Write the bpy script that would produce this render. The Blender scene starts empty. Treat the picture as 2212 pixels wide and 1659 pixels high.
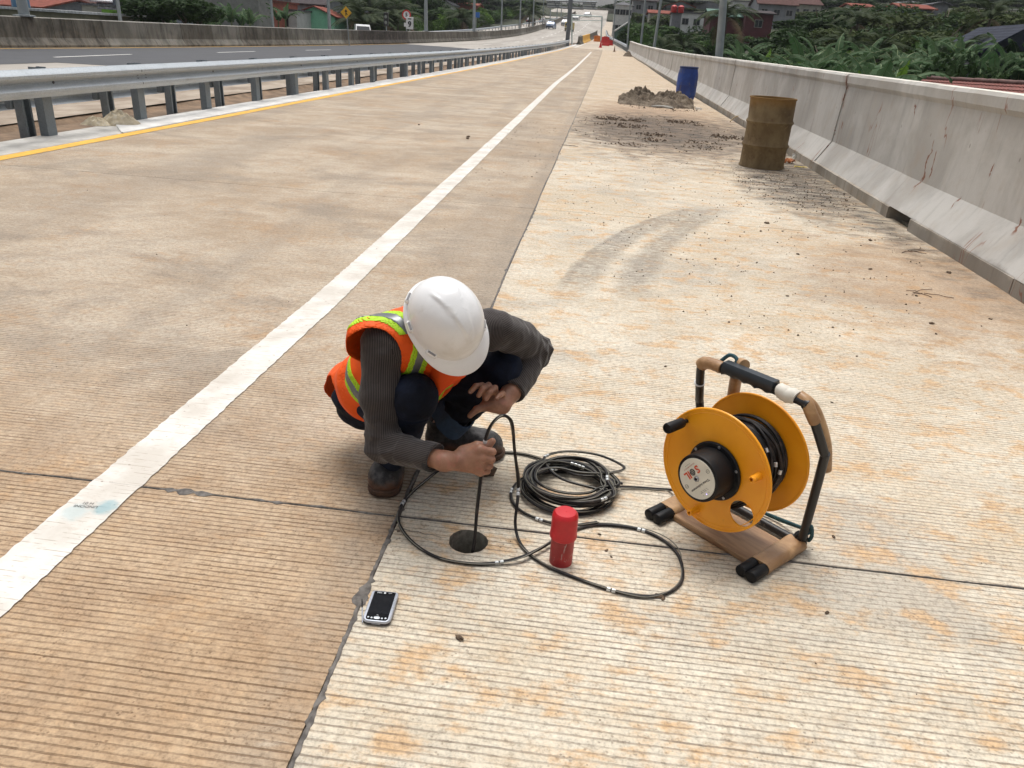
import bpy, bmesh, math, random
import numpy as np
from math import sin, cos, pi, radians as rad, atan2, sqrt
from mathutils import Vector, Matrix, Quaternion
random.seed(7)
C = bpy.context.scene.collection
sc = bpy.context.scene
# ------------------------------------------------------------------ camera
FP, PX, PY, CAMH = 1660., 1106., 829.5, 1.40
def _frame():
    fw = Vector((1312. - PX, 95. - PY, FP)).normalized()
    u = Vector((2312. - PX, 160. - PY, FP))
    up = u.cross(fw).normalized()
    if up.y > 0: up = -up
    rt = fw.cross(up)
    if rt.x < 0: rt = -rt
    return rt, fw, up
_rt, _fw, _up = _frame()
RM = Matrix((_rt, _fw, _up))
cam = bpy.data.objects.new('camera', bpy.data.cameras.new('camera')); C.objects.link(cam)
cx, cy, cz = RM.col[0], RM.col[1], RM.col[2]
cam.matrix_world = Matrix(((cx.x, -cy.x, -cz.x, 0), (cx.y, -cy.y, -cz.y, 0), (cx.z, -cy.z, -cz.z, CAMH), (0, 0, 0, 1)))
cam.data.sensor_width = 36; cam.data.lens = FP / 2212 * 36
cam.data.clip_start = .05; cam.data.clip_end = 3000
sc.camera = cam
# ------------------------------------------------------------------ light: overcast noon
w = bpy.data.worlds.new('World'); sc.world = w; w.use_nodes = True
nt = w.node_tree; nt.nodes.clear()
sky = nt.nodes.new('ShaderNodeTexSky'); sky.sky_type = 'NISHITA'; sky.sun_disc = False
sky.sun_elevation = rad(70); sky.sun_rotation = rad(-20)
sky.air_density = 1.0; sky.dust_density = 6.0; sky.ozone_density = 1.0
hs = nt.nodes.new('ShaderNodeHueSaturation'); hs.inputs['Saturation'].default_value = .28
bg = nt.nodes.new('ShaderNodeBackground'); bg.inputs['Strength'].default_value = .135
wo = nt.nodes.new('ShaderNodeOutputWorld')
nt.links.new(sky.outputs[0], hs.inputs['Color']); nt.links.new(hs.outputs[0], bg.inputs['Color']); nt.links.new(bg.outputs[0], wo.inputs['Surface'])
sun = bpy.data.objects.new('sun', bpy.data.lights.new('sun', 'SUN')); C.objects.link(sun)
sun.data.energy = 1.5; sun.data.angle = rad(26); sun.data.color = (1, .97, .92)
sun.rotation_euler = (rad(12), 0, rad(190))
sc.view_settings.view_transform = 'Standard'; sc.view_settings.look = 'None'
sc.view_settings.exposure = .20; sc.view_settings.gamma = 1; sc.view_settings.use_curve_mapping = False
# ------------------------------------------------------------------ where a pixel of the survey lies in the world
def zs(Y): return .00014 * max(0., Y - 30) ** 2 if Y < 340 else 13.454 + (Y - 340) * .015
def dirn(x, y): return RM @ Vector((x - PX, y - PY, FP))
def atY(x, y, Y):
    d = dirn(x, y); t = Y / d.y; return Vector((d.x * t, Y, CAMH + d.z * t))
def atZ(x, y, z=0.):
    d = dirn(x, y); t = (z - CAMH) / d.z; return Vector((d.x * t, d.y * t, z))
def GS(x, y, dz=0.):
    d = dirn(x, y); Y = .3; p = Y
    while Y < 1200:
        if CAMH + d.z * Y / d.y < zs(Y) + dz: break
        p = Y; Y *= 1.02
    a, b = p, Y
    for i in range(30):
        m = (a + b) / 2
        if CAMH + d.z * m / d.y < zs(m) + dz: b = m
        else: a = m
    return Vector((d.x * a / d.y, a, zs(a) + dz))
def lerp_tab(tab, q):
    if q <= tab[0][0]: return tab[0][1]
    for (a, u), (b, v) in zip(tab, tab[1:]):
        if q <= b: return u + (v - u) * (q - a) / (b - a)
    return tab[-1][1]
# ------------------------------------------------------------------ tagging
def tag(o, label=None, cat=None, group=None, kind=None):
    if label: o['label'] = label
    if cat: o['category'] = cat
    if group: o['group'] = group
    if kind: o['kind'] = kind
    return o
def empty(name, loc=(0, 0, 0), rz=0., label=None, cat=None, group=None, kind=None):
    o = bpy.data.objects.new(name, None); C.objects.link(o); o.location = loc; o.rotation_euler = (0, 0, rz)
    o.empty_display_size = .1
    return tag(o, label, cat, group, kind)
def copy_tree(o, parent=None):
    c = o.copy(); C.objects.link(c); c.parent = parent
    for ch in [q for q in bpy.data.objects if q.parent == o]: copy_tree(ch, c)
    return c
# ------------------------------------------------------------------ materials
class M:
    def __init__(s, name):
        s.mat = bpy.data.materials.new(name); s.mat.use_nodes = True
        s.t = s.mat.node_tree; s.t.nodes.clear()
        s.out = s.t.nodes.new('ShaderNodeOutputMaterial')
        s.b = s.t.nodes.new('ShaderNodeBsdfPrincipled'); s.t.links.new(s.b.outputs[0], s.out.inputs['Surface'])
        s._g = None
    def put(s, sock, v):
        if v is None: return
        if hasattr(v, 'node'): s.t.links.new(v, sock)
        elif isinstance(v, (tuple, list)) and len(v) == 3 and sock.type == 'RGBA': sock.default_value = (*v, 1)
        else: sock.default_value = v
    def new(s, typ, out=0, ins=None, **props):
        n = s.t.nodes.new(typ)
        for k, v in props.items(): setattr(n, k, v)
        for k, v in (ins or {}).items(): s.put(n.inputs[k], v)
        return n.outputs[out]
    def pos(s): 
        if s._g is None: s._g = s.new('ShaderNodeNewGeometry', 'Position')
        return s._g
    def obj(s): return s.new('ShaderNodeTexCoord', 'Object')
    def xyz(s, v):
        n = s.t.nodes.new('ShaderNodeSeparateXYZ'); s.put(n.inputs[0], v); return n.outputs[0], n.outputs[1], n.outputs[2]
    def comb(s, x, y, z): return s.new('ShaderNodeCombineXYZ', 0, {0: x, 1: y, 2: z})
    def map(s, v, scale=(1, 1, 1), loc=(0, 0, 0), rot=(0, 0, 0)): return s.new('ShaderNodeMapping', 0, {0: v, 'Scale': scale, 'Location': loc, 'Rotation': rot})
    def noise(s, v, scale, det=4, rough=.55, dist=0., out='Fac'): return s.new('ShaderNodeTexNoise', out, {'Vector': v, 'Scale': scale, 'Detail': det, 'Roughness': rough, 'Distortion': dist})
    def voro(s, v, scale, out='Distance', feature='F1'): return s.new('ShaderNodeTexVoronoi', out, {'Vector': v, 'Scale': scale}, feature=feature)
    def math(s, op, a, b=0., c=0.): return s.new('ShaderNodeMath', 0, {0: a, 1: b, 2: c}, operation=op)
    def add(s, a, b): return s.math('ADD', a, b)
    def mul(s, a, b): return s.math('MULTIPLY', a, b)
    def sub(s, a, b): return s.math('SUBTRACT', a, b)
    def step(s, v, lo, hi, a=0., b=1.): return s.new('ShaderNodeMapRange', 0, {0: v, 1: lo, 2: hi, 3: a, 4: b}, interpolation_type='SMOOTHSTEP')
    def mix(s, f, a, b, mode='MIX'):
        n = s.t.nodes.new('ShaderNodeMix'); n.data_type = 'RGBA'; n.blend_type = mode
        s.put(n.inputs[0], f); s.put(n.inputs[6], a); s.put(n.inputs[7], b); return n.outputs[2]
    def ramp(s, f, stops):
        n = s.t.nodes.new('ShaderNodeValToRGB'); s.put(n.inputs[0], f)
        el = n.color_ramp.elements
        while len(el) < len(stops): el.new(.5)
        for e, (p, c) in zip(el, stops): e.position = p; e.color = (*c, 1) if len(c) == 3 else c
        return n.outputs[0]
    def bump(s, h, strength=.3, dist=.01, normal=None): return s.new('ShaderNodeBump', 0, {'Height': h, 'Strength': strength, 'Distance': dist, 'Normal': normal})
    def rnd(s): return s.new('ShaderNodeObjectInfo', 'Random')
    def done(s, color, rough=.6, metal=0., normal=None, spec=.5, **k):
        s.put(s.b.inputs['Base Color'], color); s.put(s.b.inputs['Roughness'], rough); s.put(s.b.inputs['Metallic'], metal)
        s.put(s.b.inputs['Specular IOR Level'], spec)
        if normal is not None: s.put(s.b.inputs['Normal'], normal)
        for a, v in k.items(): s.put(s.b.inputs[a.replace('_', ' ')], v)
        return s.mat
def plain(name, col, rough=.5, metal=0., var=.12, scale=8., bump=.0, bscale=60., dirt=None, dirt_amt=.5, spec=.5, **k):
    m = M(name); p = m.obj(); n = m.noise(p, scale, 5, .6)
    lo = tuple(c * (1 - var) for c in col); hi = tuple(min(1, c * (1 + var)) for c in col)
    c = m.mix(m.step(n, .3, .7), lo, hi)
    if dirt: c = m.mix(m.mul(m.step(m.noise(p, scale * 1.7, 6, .7, .5), .5, .72), dirt_amt), c, dirt)
    nm = m.bump(m.noise(p, bscale, 4), bump, .002) if bump else None
    return m.done(c, m.add(rough, m.mul(m.sub(n, .5), .15)), metal, nm, spec, **k)
# ------------------------------------------------------------------ mesh building
class MB:
    def __init__(s): s.v = []; s.f = []; s.m = []
    def add(s, vs, fs, m=0):
        o = len(s.v); s.v += [tuple(v) for v in vs]; s.f += [tuple(i + o for i in f) for f in fs]; s.m += [m] * len(fs); return s
    def box(s, c, d, rz=0., m=0, R=None, taper=1.):
        h = [x / 2 for x in d]; vs = []
        for z in (-1, 1):
            k = taper if z > 0 else 1
            for x, y in ((-1, -1), (1, -1), (1, 1), (-1, 1)): vs.append(Vector((x * h[0] * k, y * h[1] * k, z * h[2])))
        Q = R if R is not None else Matrix.Rotation(rz, 3, 'Z')
        vs = [Q @ v + Vector(c) for v in vs]
        return s.add(vs, [(3, 2, 1, 0), (4, 5, 6, 7), (0, 1, 5, 4), (1, 2, 6, 5), (2, 3, 7, 6), (3, 0, 4, 7)], m)
    def rbox(s, c, d, b=.01, rz=0., m=0, R=None):       # box with chamfered edges
        hx, hy, hz = [x / 2 for x in d]; b = min(b, hx * .9, hy * .9, hz * .9); Q = R if R is not None else Matrix.Rotation(rz, 3, 'Z')
        def ring(ix, z): return [(-hx + ix + 0, -hy + ix + b, z), (-hx + ix + b, -hy + ix, z), (hx - ix - b, -hy + ix, z), (hx - ix, -hy + ix + b, z), (hx - ix, hy - ix - b, z), (hx - ix - b, hy - ix, z), (-hx + ix + b, hy - ix, z), (-hx + ix, hy - ix - b, z)]
        vs = ring(b * .7, -hz) + ring(0, -hz + b) + ring(0, hz - b) + ring(b * .7, hz)
        fs = [tuple(range(7, -1, -1)), tuple(range(24, 32))]
        for k in range(3):
            for i in range(8): j = (i + 1) % 8; fs.append((k * 8 + i, k * 8 + j, k * 8 + 8 + j, k * 8 + 8 + i))
        return s.add([Q @ Vector(v) + Vector(c) for v in vs], fs, m)
    def tube(s, pts, r, n=8, m=0, closed=False, caps=True):
        P = [Vector(p) for p in pts]; N = len(P); rs = r if isinstance(r, (list, tuple)) else [r] * N
        T = []
        for i in range(N):
            a = P[i - 1] if (i or closed) else P[0]; b = P[(i + 1) % N] if (i < N - 1 or closed) else P[-1]
            t = (b - a); T.append(t.normalized() if t.length > 1e-9 else Vector((0, 0, 1)))
        u = T[0].orthogonal().normalized(); vs = []
        for i in range(N):
            u = (u - T[i] * u.dot(T[i])).normalized(); w_ = T[i].cross(u)
            for k in range(n):
                a = 2 * pi * k / n; vs.append(P[i] + (u * cos(a) + w_ * sin(a)) * rs[i])
        fs = []
        for i in range(N if closed else N - 1):
            j = (i + 1) % N
            for k in range(n): l = (k + 1) % n; fs.append((i * n + k, i * n + l, j * n + l, j * n + k))
        if caps and not closed: fs += [tuple(range(n - 1, -1, -1)), tuple(range((N - 1) * n, N * n))]
        return s.add(vs, fs, m)
    def lathe(s, prof, n=24, m=0, o=(0, 0, 0), ax=(0, 0, 1), close=False):      # prof: (r, h) along ax
        ax = Vector(ax).normalized(); u = ax.orthogonal().normalized(); w_ = ax.cross(u); o = Vector(o); vs = []; fs = []
        for r, h in prof:
            for k in range(n):
                a = 2 * pi * k / n; vs.append(o + ax * h + (u * cos(a) + w_ * sin(a)) * r)
        for i in range(len(prof) - 1):
            for k in range(n): l = (k + 1) % n; fs.append((i * n + k, i * n + l, (i + 1) * n + l, (i + 1) * n + k))
        if prof[0][0] > 1e-6 and not close: fs.append(tuple(range(n - 1, -1, -1)))
        if prof[-1][0] > 1e-6 and not close: fs.append(tuple(range((len(prof) - 1) * n, len(prof) * n)))
        return s.add(vs, fs, m)
    def prism(s, poly, A, B, m=0):        # poly of 2-D points; A, B: functions (a,b)->3-D point for the two ends
        n = len(poly); vs = [A(*p) for p in poly] + [B(*p) for p in poly]
        fs = [tuple(range(n - 1, -1, -1)), tuple(range(n, 2 * n))] + [(i, (i + 1) % n, n + (i + 1) % n, n + i) for i in range(n)]
        return s.add(vs, fs, m)
    def build(s, name, mats, parent=None, smooth=None, loc=None, world=False):
        if not isinstance(mats, (list, tuple)): mats = [mats]
        me = bpy.data.meshes.new(name); me.from_pydata(s.v, [], s.f)
        for q in mats: me.materials.append(q)
        if any(s.m): me.polygons.foreach_set('material_index', s.m)
        fixn(me)
        if smooth is not None:
            me.shade_smooth(); me.set_sharp_from_angle(angle=rad(smooth))
        return link(name, me, parent, loc, world)
def fixn(me):
    bm = bmesh.new(); bm.from_mesh(me)
    bmesh.ops.remove_doubles(bm, verts=bm.verts, dist=1e-6)
    bmesh.ops.recalc_face_normals(bm, faces=bm.faces); bm.to_mesh(me); bm.free()
def link(name, me, parent=None, loc=None, world=False):
    o = bpy.data.objects.new(name, me); C.objects.link(o)
    if parent is not None:
        o.parent = parent
        if world:
            mw = Matrix.Translation(parent.location) @ parent.rotation_euler.to_matrix().to_4x4()
            me.transform(mw.inverted())
    if loc is not None: o.location = loc
    return o
def npmesh(name, V, F, mats, parent=None, smooth=True, world=False, attrs=None):
    me = bpy.data.meshes.new(name); V = np.asarray(V, np.float32); F = np.asarray(F, np.int32); k = F.shape[1]
    me.vertices.add(len(V)); me.vertices.foreach_set('co', V.ravel())
    me.loops.add(F.size); me.loops.foreach_set('vertex_index', F.ravel())
    me.polygons.add(len(F)); me.polygons.foreach_set('loop_start', np.arange(0, F.size, k, dtype=np.int32))
    for a, d in (attrs or {}).items():
        at = me.attributes.new(a, 'FLOAT', 'POINT'); at.data.foreach_set('value', np.asarray(d, np.float32))
    me.update(calc_edges=True); me.validate()
    for q in (mats if isinstance(mats, (list, tuple)) else [mats]): me.materials.append(q)
    if smooth: me.shade_smooth()
    return link(name, me, parent, None, world)
def spline(pts, sub=8, closed=False):
    P = [Vector(p) for p in pts]; n = len(P); out = []
    for i in range(n if closed else n - 1):
        g = lambda j: P[j % n] if closed else P[max(0, min(n - 1, j))]
        a, b, c, d = g(i - 1), g(i), g(i + 1), g(i + 2)
        for k in range(sub):
            t = k / sub; out.append(.5 * ((2 * b) + (c - a) * t + (2 * a - 5 * b + 4 * c - d) * t * t + (3 * b - a - 3 * c + d) * t ** 3))
    if not closed: out.append(P[-1])
    return out
def text_mesh(name, body, size, mat, parent, M4, extrude=.0002, align='CENTER', bold=0.):
    cu = bpy.data.curves.new(name, 'FONT'); cu.body = body; cu.size = size; cu.align_x = align; cu.align_y = 'CENTER'; cu.extrude = extrude; cu.offset = bold; cu.resolution_u = 3
    t = bpy.data.objects.new('tmp', cu); C.objects.link(t)
    me = bpy.data.meshes.new_from_object(t.evaluated_get(bpy.context.evaluated_depsgraph_get())); bpy.data.objects.remove(t)
    me.name = name; me.transform(M4); me.materials.clear(); me.materials.append(mat)
    return link(name, me, parent)
# ================================================================== THE SETTING
def concrete(name, tan, pale, rust, grey, gcol, groove=1., shoulder=False):
    m = M(name); p = m.pos(); x, y, z = m.xyz(p)
    big = m.noise(m.map(p, (.55, .75, 1)), 1.0, 9, .68, .5)
    mid = m.noise(m.map(p, (1, 1.25, 1)), 3.0, 8, .72, .2)
    mot = m.noise(m.map(p, (1, 1.7, 1), (3, 8, 1)), 15., 6, .7, .2)
    fine = m.noise(p, 120., 3, .7); grain = m.noise(m.map(p, (1, 1, 1), (2, 2, 2)), 46., 4, .7)
    c = m.mix(m.step(m.add(m.mul(big, .6), m.mul(mid, .4)), .38, .62), tan, pale)
    c = m.mix(m.mul(m.step(mot, .42, .72), .32), c, rust)
    c = m.mix(m.mul(m.step(m.noise(m.map(p, (.9, 1.2, 1), (11, 4, 0)), 1.0, 7, .66, .6), .49, .66), .62), c, grey)
    c = m.mix(m.mul(m.step(m.add(m.mul(m.noise(m.map(p, (.8, 1., 1), (1, 7, 0)), 1.5, 7, .7, .3), .7), m.mul(mot, .3)), .52, .66), .55), c, rust)
    # rubber and traffic darken the wheel tracks in faint bands along the road
    if not shoulder:
        tr_ = m.noise(m.map(p, (1.3, .10, 1), (3, 1, 0)), 1.0, 4, .6)
        c = m.mix(m.mul(m.step(tr_, .46, .64), .38), c, grey)
        c = m.mix(m.mul(m.step(y, 3.2, 1.2), .55), c, m.mix(m.step(mid, .35, .65), (.36, .215, .105), (.50, .325, .17)))
    # pale scuffs, small and drawn out across the lane
    c = m.mix(m.mul(m.step(m.noise(m.map(p, (1.6, 5.5, 1), (3, 9, 0)), 3.2, 5, .6), .64, .74), .5), c, tuple(min(.8, q * 1.25) for q in pale))
    if shoulder:
        c = m.mix(m.mul(m.step(m.add(m.mul(m.noise(m.map(p, (1, 1.4, 1)), 5.0, 5, .6, .2), .72), m.mul(mot, .28)), .495, .63), .80), c, rust)
        c = m.mix(m.mul(m.step(m.noise(m.map(p, (1, 2.2, 1), (6, 2, 0)), 8.0, 5, .65), .66, .74), .6), c, (.24, .165, .11))
        def blob(cx_, cy_, sx, sy, lo=.35, hi=1.05, am=1.6):
            dx = m.math('DIVIDE', m.sub(x, cx_), sx); dy = m.math('DIVIDE', m.sub(y, cy_), sy)
            d = m.math('SQRT', m.add(m.mul(dx, dx), m.mul(dy, dy)))
            return m.step(m.add(d, m.mul(m.sub(m.noise(m.map(p, (1.2, 1.5, 1)), 2.6, 6, .7), .5), am)), hi, lo, 0., 1.)
        c = m.mix(m.mul(blob(2.6, 5.4, 1.5, 2.2, .2, 1.1), .62), c, (.33, .205, .115))
        c = m.mix(m.mul(blob(1.2, 18., 1.9, 7.), .45), c, (.40, .22, .11))
        c = m.mix(m.mul(m.mul(m.step(y, 11., 24.), m.step(mid, .36, .60)), .60), c, (.44, .315, .205))
        soot = m.math('MAXIMUM', blob(1.15, 15.2, 2.3, 4.8), m.math('MAXIMUM', blob(2.4, 9.8, .85, 3.2), blob(2.72, 12., .42, 8.)))
        crumb = m.step(m.noise(m.map(p, (1, 3.4, 1)), 2.6, 9, .78, .3), .43, .56)
        c = m.mix(m.mul(blob(1.2, 16., 2.6, 6.5, .3, 1.2), .55), c, (.27, .185, .12))
        c = m.mix(m.mul(soot, m.add(.50, m.mul(crumb, .48))), c, (.065, .056, .048))
        for (ox, oy, r, wd, a) in ((6.237, 4.016, 6.297, .16, .66), (8.778, 3.631, 8.545, .17, .62), (6.237, 4.016, 6.40, .04, .5)):
            dx = m.sub(x, ox); dy = m.sub(y, oy); d = m.math('SQRT', m.add(m.mul(dx, dx), m.mul(dy, dy)))
            k = m.step(m.add(m.math('ABSOLUTE', m.sub(d, r)), m.mul(m.sub(mid, .5), .12)), wd, wd * .25)
            k = m.mul(m.mul(k, m.step(y, 8.1, 7.0)), m.step(y, 4.3, 5.0))
            c = m.mix(m.mul(k, m.mul(m.step(mot, .25, .6), a)), c, (.20, .18, .155))
    dj = m.math('ABSOLUTE', m.add(x, .57))
    c = m.mix(m.mul(m.mul(m.step(dj, .13, .02), m.step(mid, .35, .6)), .5), c, grey)
    # tined grooves: narrow, slightly wavering, filled unevenly with dirt
    wob = m.mul(m.sub(m.noise(m.map(p, (1.2, .4, 1)), 2., 2, .5), .5), .012)
    wob2 = m.mul(m.sub(m.noise(m.map(p, (22, 30, 1)), 1., 3, .6), .5), .0034)
    ph = m.math('DIVIDE', m.add(y, m.add(wob, wob2)), .0205)
    tri = m.mul(m.math('ABSOLUTE', m.sub(m.math('FRACT', ph), .5)), 2.)
    lin = m.new('ShaderNodeTexWhiteNoise', 'Value', {'W': m.math('FLOOR', m.add(ph, .5))}, noise_dimensions='1D')
    wid = m.add(.50, m.mul(m.noise(m.map(p, (9, 40, 1)), 1.2, 5, .7), .30))
    g = m.math('MINIMUM', m.step(tri, wid, m.add(wid, .20)), 1.)
    keep = m.step(m.noise(m.map(p, (7, 45, 1)), 1., 5, .7), .34, .54, .30, 1.)
    g = m.mul(m.mul(g, keep), m.add(.60, m.mul(lin, .40)))
    worn = m.step(m.noise(m.map(p, (.7, 1.2, 1), (1, 5, 0)), 1.3, 6, .6), .34, .52, .38, 1.)
    g = m.mul(m.mul(g, worn), groove)
    c = m.mix(m.mul(g, .80), c, gcol)
    pit = m.step(m.voro(p, 62.), .12, .24, 1., 0.)
    pit = m.mul(pit, m.step(m.noise(p, 7., 3), .46, .6))
    c = m.mix(m.mul(pit, .5), c, gcol)
    c = m.mix(1., c, m.ramp(m.add(m.mul(fine, .45), m.mul(grain, .55)), [(.34, (.58, .56, .54)), (.50, (1., 1., 1.)), (.66, (1.25, 1.25, 1.24))]), 'MULTIPLY')
    h = m.add(m.mul(g, -1.), m.add(m.mul(grain, .75), m.mul(pit, -.5)))
    return m.done(c, m.add(.78, m.mul(mid, .15)), 0., m.bump(h, .6, .0042), .3)
lane_mat = concrete('lane_concrete', (.375, .295, .212), (.51, .44, .35), (.44, .27, .14), (.275, .235, .19), (.125, .070, .036))
shoulder_mat = concrete('shoulder_concrete', (.53, .455, .345), (.655, .605, .505), (.56, .365, .195), (.40, .365, .31), (.17, .13, .095), .92, True)
ditch_mat = plain('dirt', (.20, .135, .085), .95, 0, .35, 3., .6, 40., (.09, .06, .04), .6)
def mainroad():
    m = M('main_road_concrete'); p = m.pos()
    c = m.mix(m.step(m.noise(m.map(p, (.5, .06, 1)), 1., 5, .6), .35, .65), (.30, .27, .235), (.40, .37, .33))
    c = m.mix(m.mul(m.step(m.noise(p, 2.0, 5), .5, .75), .4), c, (.23, .19, .15))
    return m.done(c, .8, 0, m.bump(m.noise(p, 60.), .2, .004))
main_mat = mainroad()
dirty_mat = M('dirty_concrete'); _p = dirty_mat.pos()
_c = dirty_mat.mix(dirty_mat.step(dirty_mat.noise(dirty_mat.map(_p, (1, .5, 1)), 1.2, 6, .65), .35, .65), (.22, .165, .115), (.40, .335, .265))
dirty_mat = dirty_mat.done(_c, .85, 0, dirty_mat.bump(dirty_mat.noise(_p, 40.), .3, .004))
asph_mat = plain('asphalt', (.060, .062, .068), .85, 0, .15, 1., .4, 80.)
yellow_paint = plain('yellow_paint', (.76, .42, .045), .6, 0, .10, 6., .15, 120., (.30, .20, .09), .55)
white_far = plain('road_white', (.70, .69, .66), .6, 0, .08, 5.)
def linepaint():
    m = M('white_line_paint'); p = m.pos(); x, y, z = m.xyz(p)
    c = m.mix(m.step(m.noise(p, 4., 5, .6), .35, .65), (.55, .51, .45), (.71, .68, .63))
    ph = m.math('DIVIDE', m.add(y, m.mul(m.sub(m.noise(m.map(p, (1.2, .4, 1)), 2., 2, .5), .5), .012)), .0205)
    tri = m.mul(m.math('ABSOLUTE', m.sub(m.math('FRACT', ph), .5)), 2.)
    g = m.mul(m.step(tri, .78, .96), m.step(m.noise(m.map(p, (14, 40, 1)), 1., 4, .6), .48, .62))
    chip = m.step(m.noise(m.map(p, (1, 1.6, 1)), 38., 4, .6), .66, .71)
    c = m.mix(m.mul(g, .7), c, (.30, .22, .15)); c = m.mix(m.mul(m.step(m.noise(m.map(p, (1, 2, 1)), 9., 7, .75), .52, .68), .35), c, (.42, .34, .26)); c = m.mix(m.mul(chip, .8), c, (.24, .18, .13))
    def sp(cx_, cy_, r):
        d = m.new('ShaderNodeVectorMath', 'Value', {0: p, 1: (cx_, cy_, 0.)}, operation='DISTANCE')
        return m.step(m.add(d, m.mul(m.sub(m.noise(p, 22., 4, .6), .5), .07)), r, r * .35)
    c = m.mix(m.mul(sp(-1.398, 1.865, .05), .55), c, (.10, .33, .40)); c = m.mix(m.mul(sp(-1.47, 1.82, .06), .35), c, (.30, .50, .55))
    h = m.add(m.mul(g, -1.), m.noise(p, 80., 4))
    return m.done(c, .65, 0, m.bump(h, .4, .003))
line_mat = linepaint()
mortar_mat = M('fresh_mortar'); _p = mortar_mat.pos()
mortar_mat = mortar_mat.done(mortar_mat.mix(mortar_mat.step(mortar_mat.noise(_p, 3., 6, .6), .3, .7), (.36, .345, .32), (.56, .545, .51)), .9, 0, mortar_mat.bump(mortar_mat.noise(_p, 45., 5), .5, .006))
seal_mat = M('joint_sealant'); _p = seal_mat.pos()
seal_mat = seal_mat.done(seal_mat.mix(seal_mat.step(seal_mat.noise(_p, 30., 5, .6), .35, .65), (.065, .056, .05), (.16, .145, .13)), .7, 0, seal_mat.bump(seal_mat.noise(_p, 120., 4), .6, .003))

# ---- ramp pavement: slabs 5 m long, joints recessed
road = empty('road', (0, 0, 0), kind='structure'); road['label'] = 'tined concrete ramp pavement, tan lane and pale shoulder'
HC = Vector((-.268, 1.914)); HR = .060
JX = -.505
def joint_y(k): return 2.0 + 5. * k
XL, XR = -6.02, 2.97
def slab(x0, x1, y0, y1, mat, hole=False):
    b = MB(); g = .0035; x0 += .004; x1 -= .004; y0 += g; y1 -= g; T = .25
    def top(x, y): return (x, y, zs(y))
    if not hole:
        b.add([top(x0, y0), top(x1, y0), top(x1, y1), top(x0, y1), (x0, y0, zs(y0) - T), (x1, y0, zs(y0) - T), (x1, y1, zs(y1) - T), (x0, y1, zs(y1) - T)],
              [(0, 1, 2, 3), (0, 4, 5, 1), (1, 5, 6, 2), (2, 6, 7, 3), (3, 7, 4, 0)])
    else:
        s = .075; cx_, cy_ = HC; n = 48; ci = []; sq = []
        for i in range(n):
            a = 2 * pi * i / n; r = HR * (1 + .012 * sin(3 * a + 1) + .008 * sin(7 * a) + random.uniform(-.018, .018))
            ci.append((cx_ + cos(a) * r, cy_ + sin(a) * r, 0)); q = s / max(abs(cos(a)), abs(sin(a))); sq.append((cx_ + cos(a) * q, cy_ + sin(a) * q, 0))
        wall = [(p[0], p[1], -.30) for p in ci]
        b.add(ci + sq + wall, [(i, n + i, n + (i + 1) % n, (i + 1) % n) for i in range(n)])
        b.add(ci + wall, [(i, (i + 1) % n, n + (i + 1) % n, n + i) for i in range(n)], 1)
        X = [x0, cx_ - s, cx_ + s, x1]; Y = [y0, cy_ - s, cy_ + s, y1]
        for i in range(3):
            for j in range(3):
                if i == j == 1: continue
                b.add([(X[i], Y[j], 0), (X[i + 1], Y[j], 0), (X[i + 1], Y[j + 1], 0), (X[i], Y[j + 1], 0)], [(0, 1, 2, 3)])
        b.add([(x0, y0, 0), (x1, y0, 0), (x1, y1, 0), (x0, y1, 0), (x0, y0, -T), (x1, y0, -T), (x1, y1, -T), (x0, y1, -T)], [(0, 4, 5, 1), (1, 5, 6, 2), (2, 6, 7, 3), (3, 7, 4, 0)])
    me = bpy.data.meshes.new('slab'); me.from_pydata(b.v, [], b.f); me.materials.append(mat); me.materials.append(hole_mat); me.polygons.foreach_set('material_index', b.m); me.update()
    if hole: 
        bm = bmesh.new(); bm.from_mesh(me); bmesh.ops.remove_doubles(bm, verts=bm.verts, dist=1e-6); bm.to_mesh(me); bm.free()
    o = bpy.data.objects.new('slab', me); C.objects.link(o); o.parent = road; return o
hole_mat = plain('core_hole_wall', (.24, .215, .17), .95, 0, .3, 40., .8, 120.)
for k in range(-1, 20):
    a, b_ = joint_y(k), joint_y(k + 1)
    if b_ > 103: break
    slab(XL, JX, a, b_, lane_mat); slab(JX, XR, a, b_, shoulder_mat, hole=(k == -1))
b = MB(); b.lathe([(0, -.295), (.07, -.295)], 24, 0, (HC.x, HC.y, 0)); b.build('hole_floor', hole_mat, road)
# joint filler bed under the slabs
b = MB()
ys = [-3 + 2 * i for i in range(54)]
for y0, y1 in zip(ys, ys[1:]):
    if y0 < 2.0 < y1 or y0 == 1: pass
    b.add([(XL, y0, zs(y0) - .007), (XR, y0, zs(y0) - .007), (XR, y1, zs(y1) - .007), (XL, y1, zs(y1) - .007)], [(0, 1, 2, 3)])
# leave the bed open round the cored hole
def bed():
    q = MB(); s = .076; X = [XL, HC.x - s, HC.x + s, XR]; Y = [-3, HC.y - s, HC.y + s, 5]
    for i in range(3):
        for j in range(3):
            if i == j == 1: continue
            q.add([(X[i], Y[j], -.007), (X[i + 1], Y[j], -.007), (X[i + 1], Y[j + 1], -.007), (X[i], Y[j + 1], -.007)], [(0, 1, 2, 3)])
    for i in range(49):
        y0, y1 = 5 + 2 * i, 7 + 2 * i
        q.add([(XL, y0, zs(y0) - .007), (XR, y0, zs(y0) - .007), (XR, y1, zs(y1) - .007), (XL, y1, zs(y1) - .007)], [(0, 1, 2, 3)])
    q.build('joint_bed', seal_mat, road)
bed()
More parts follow.
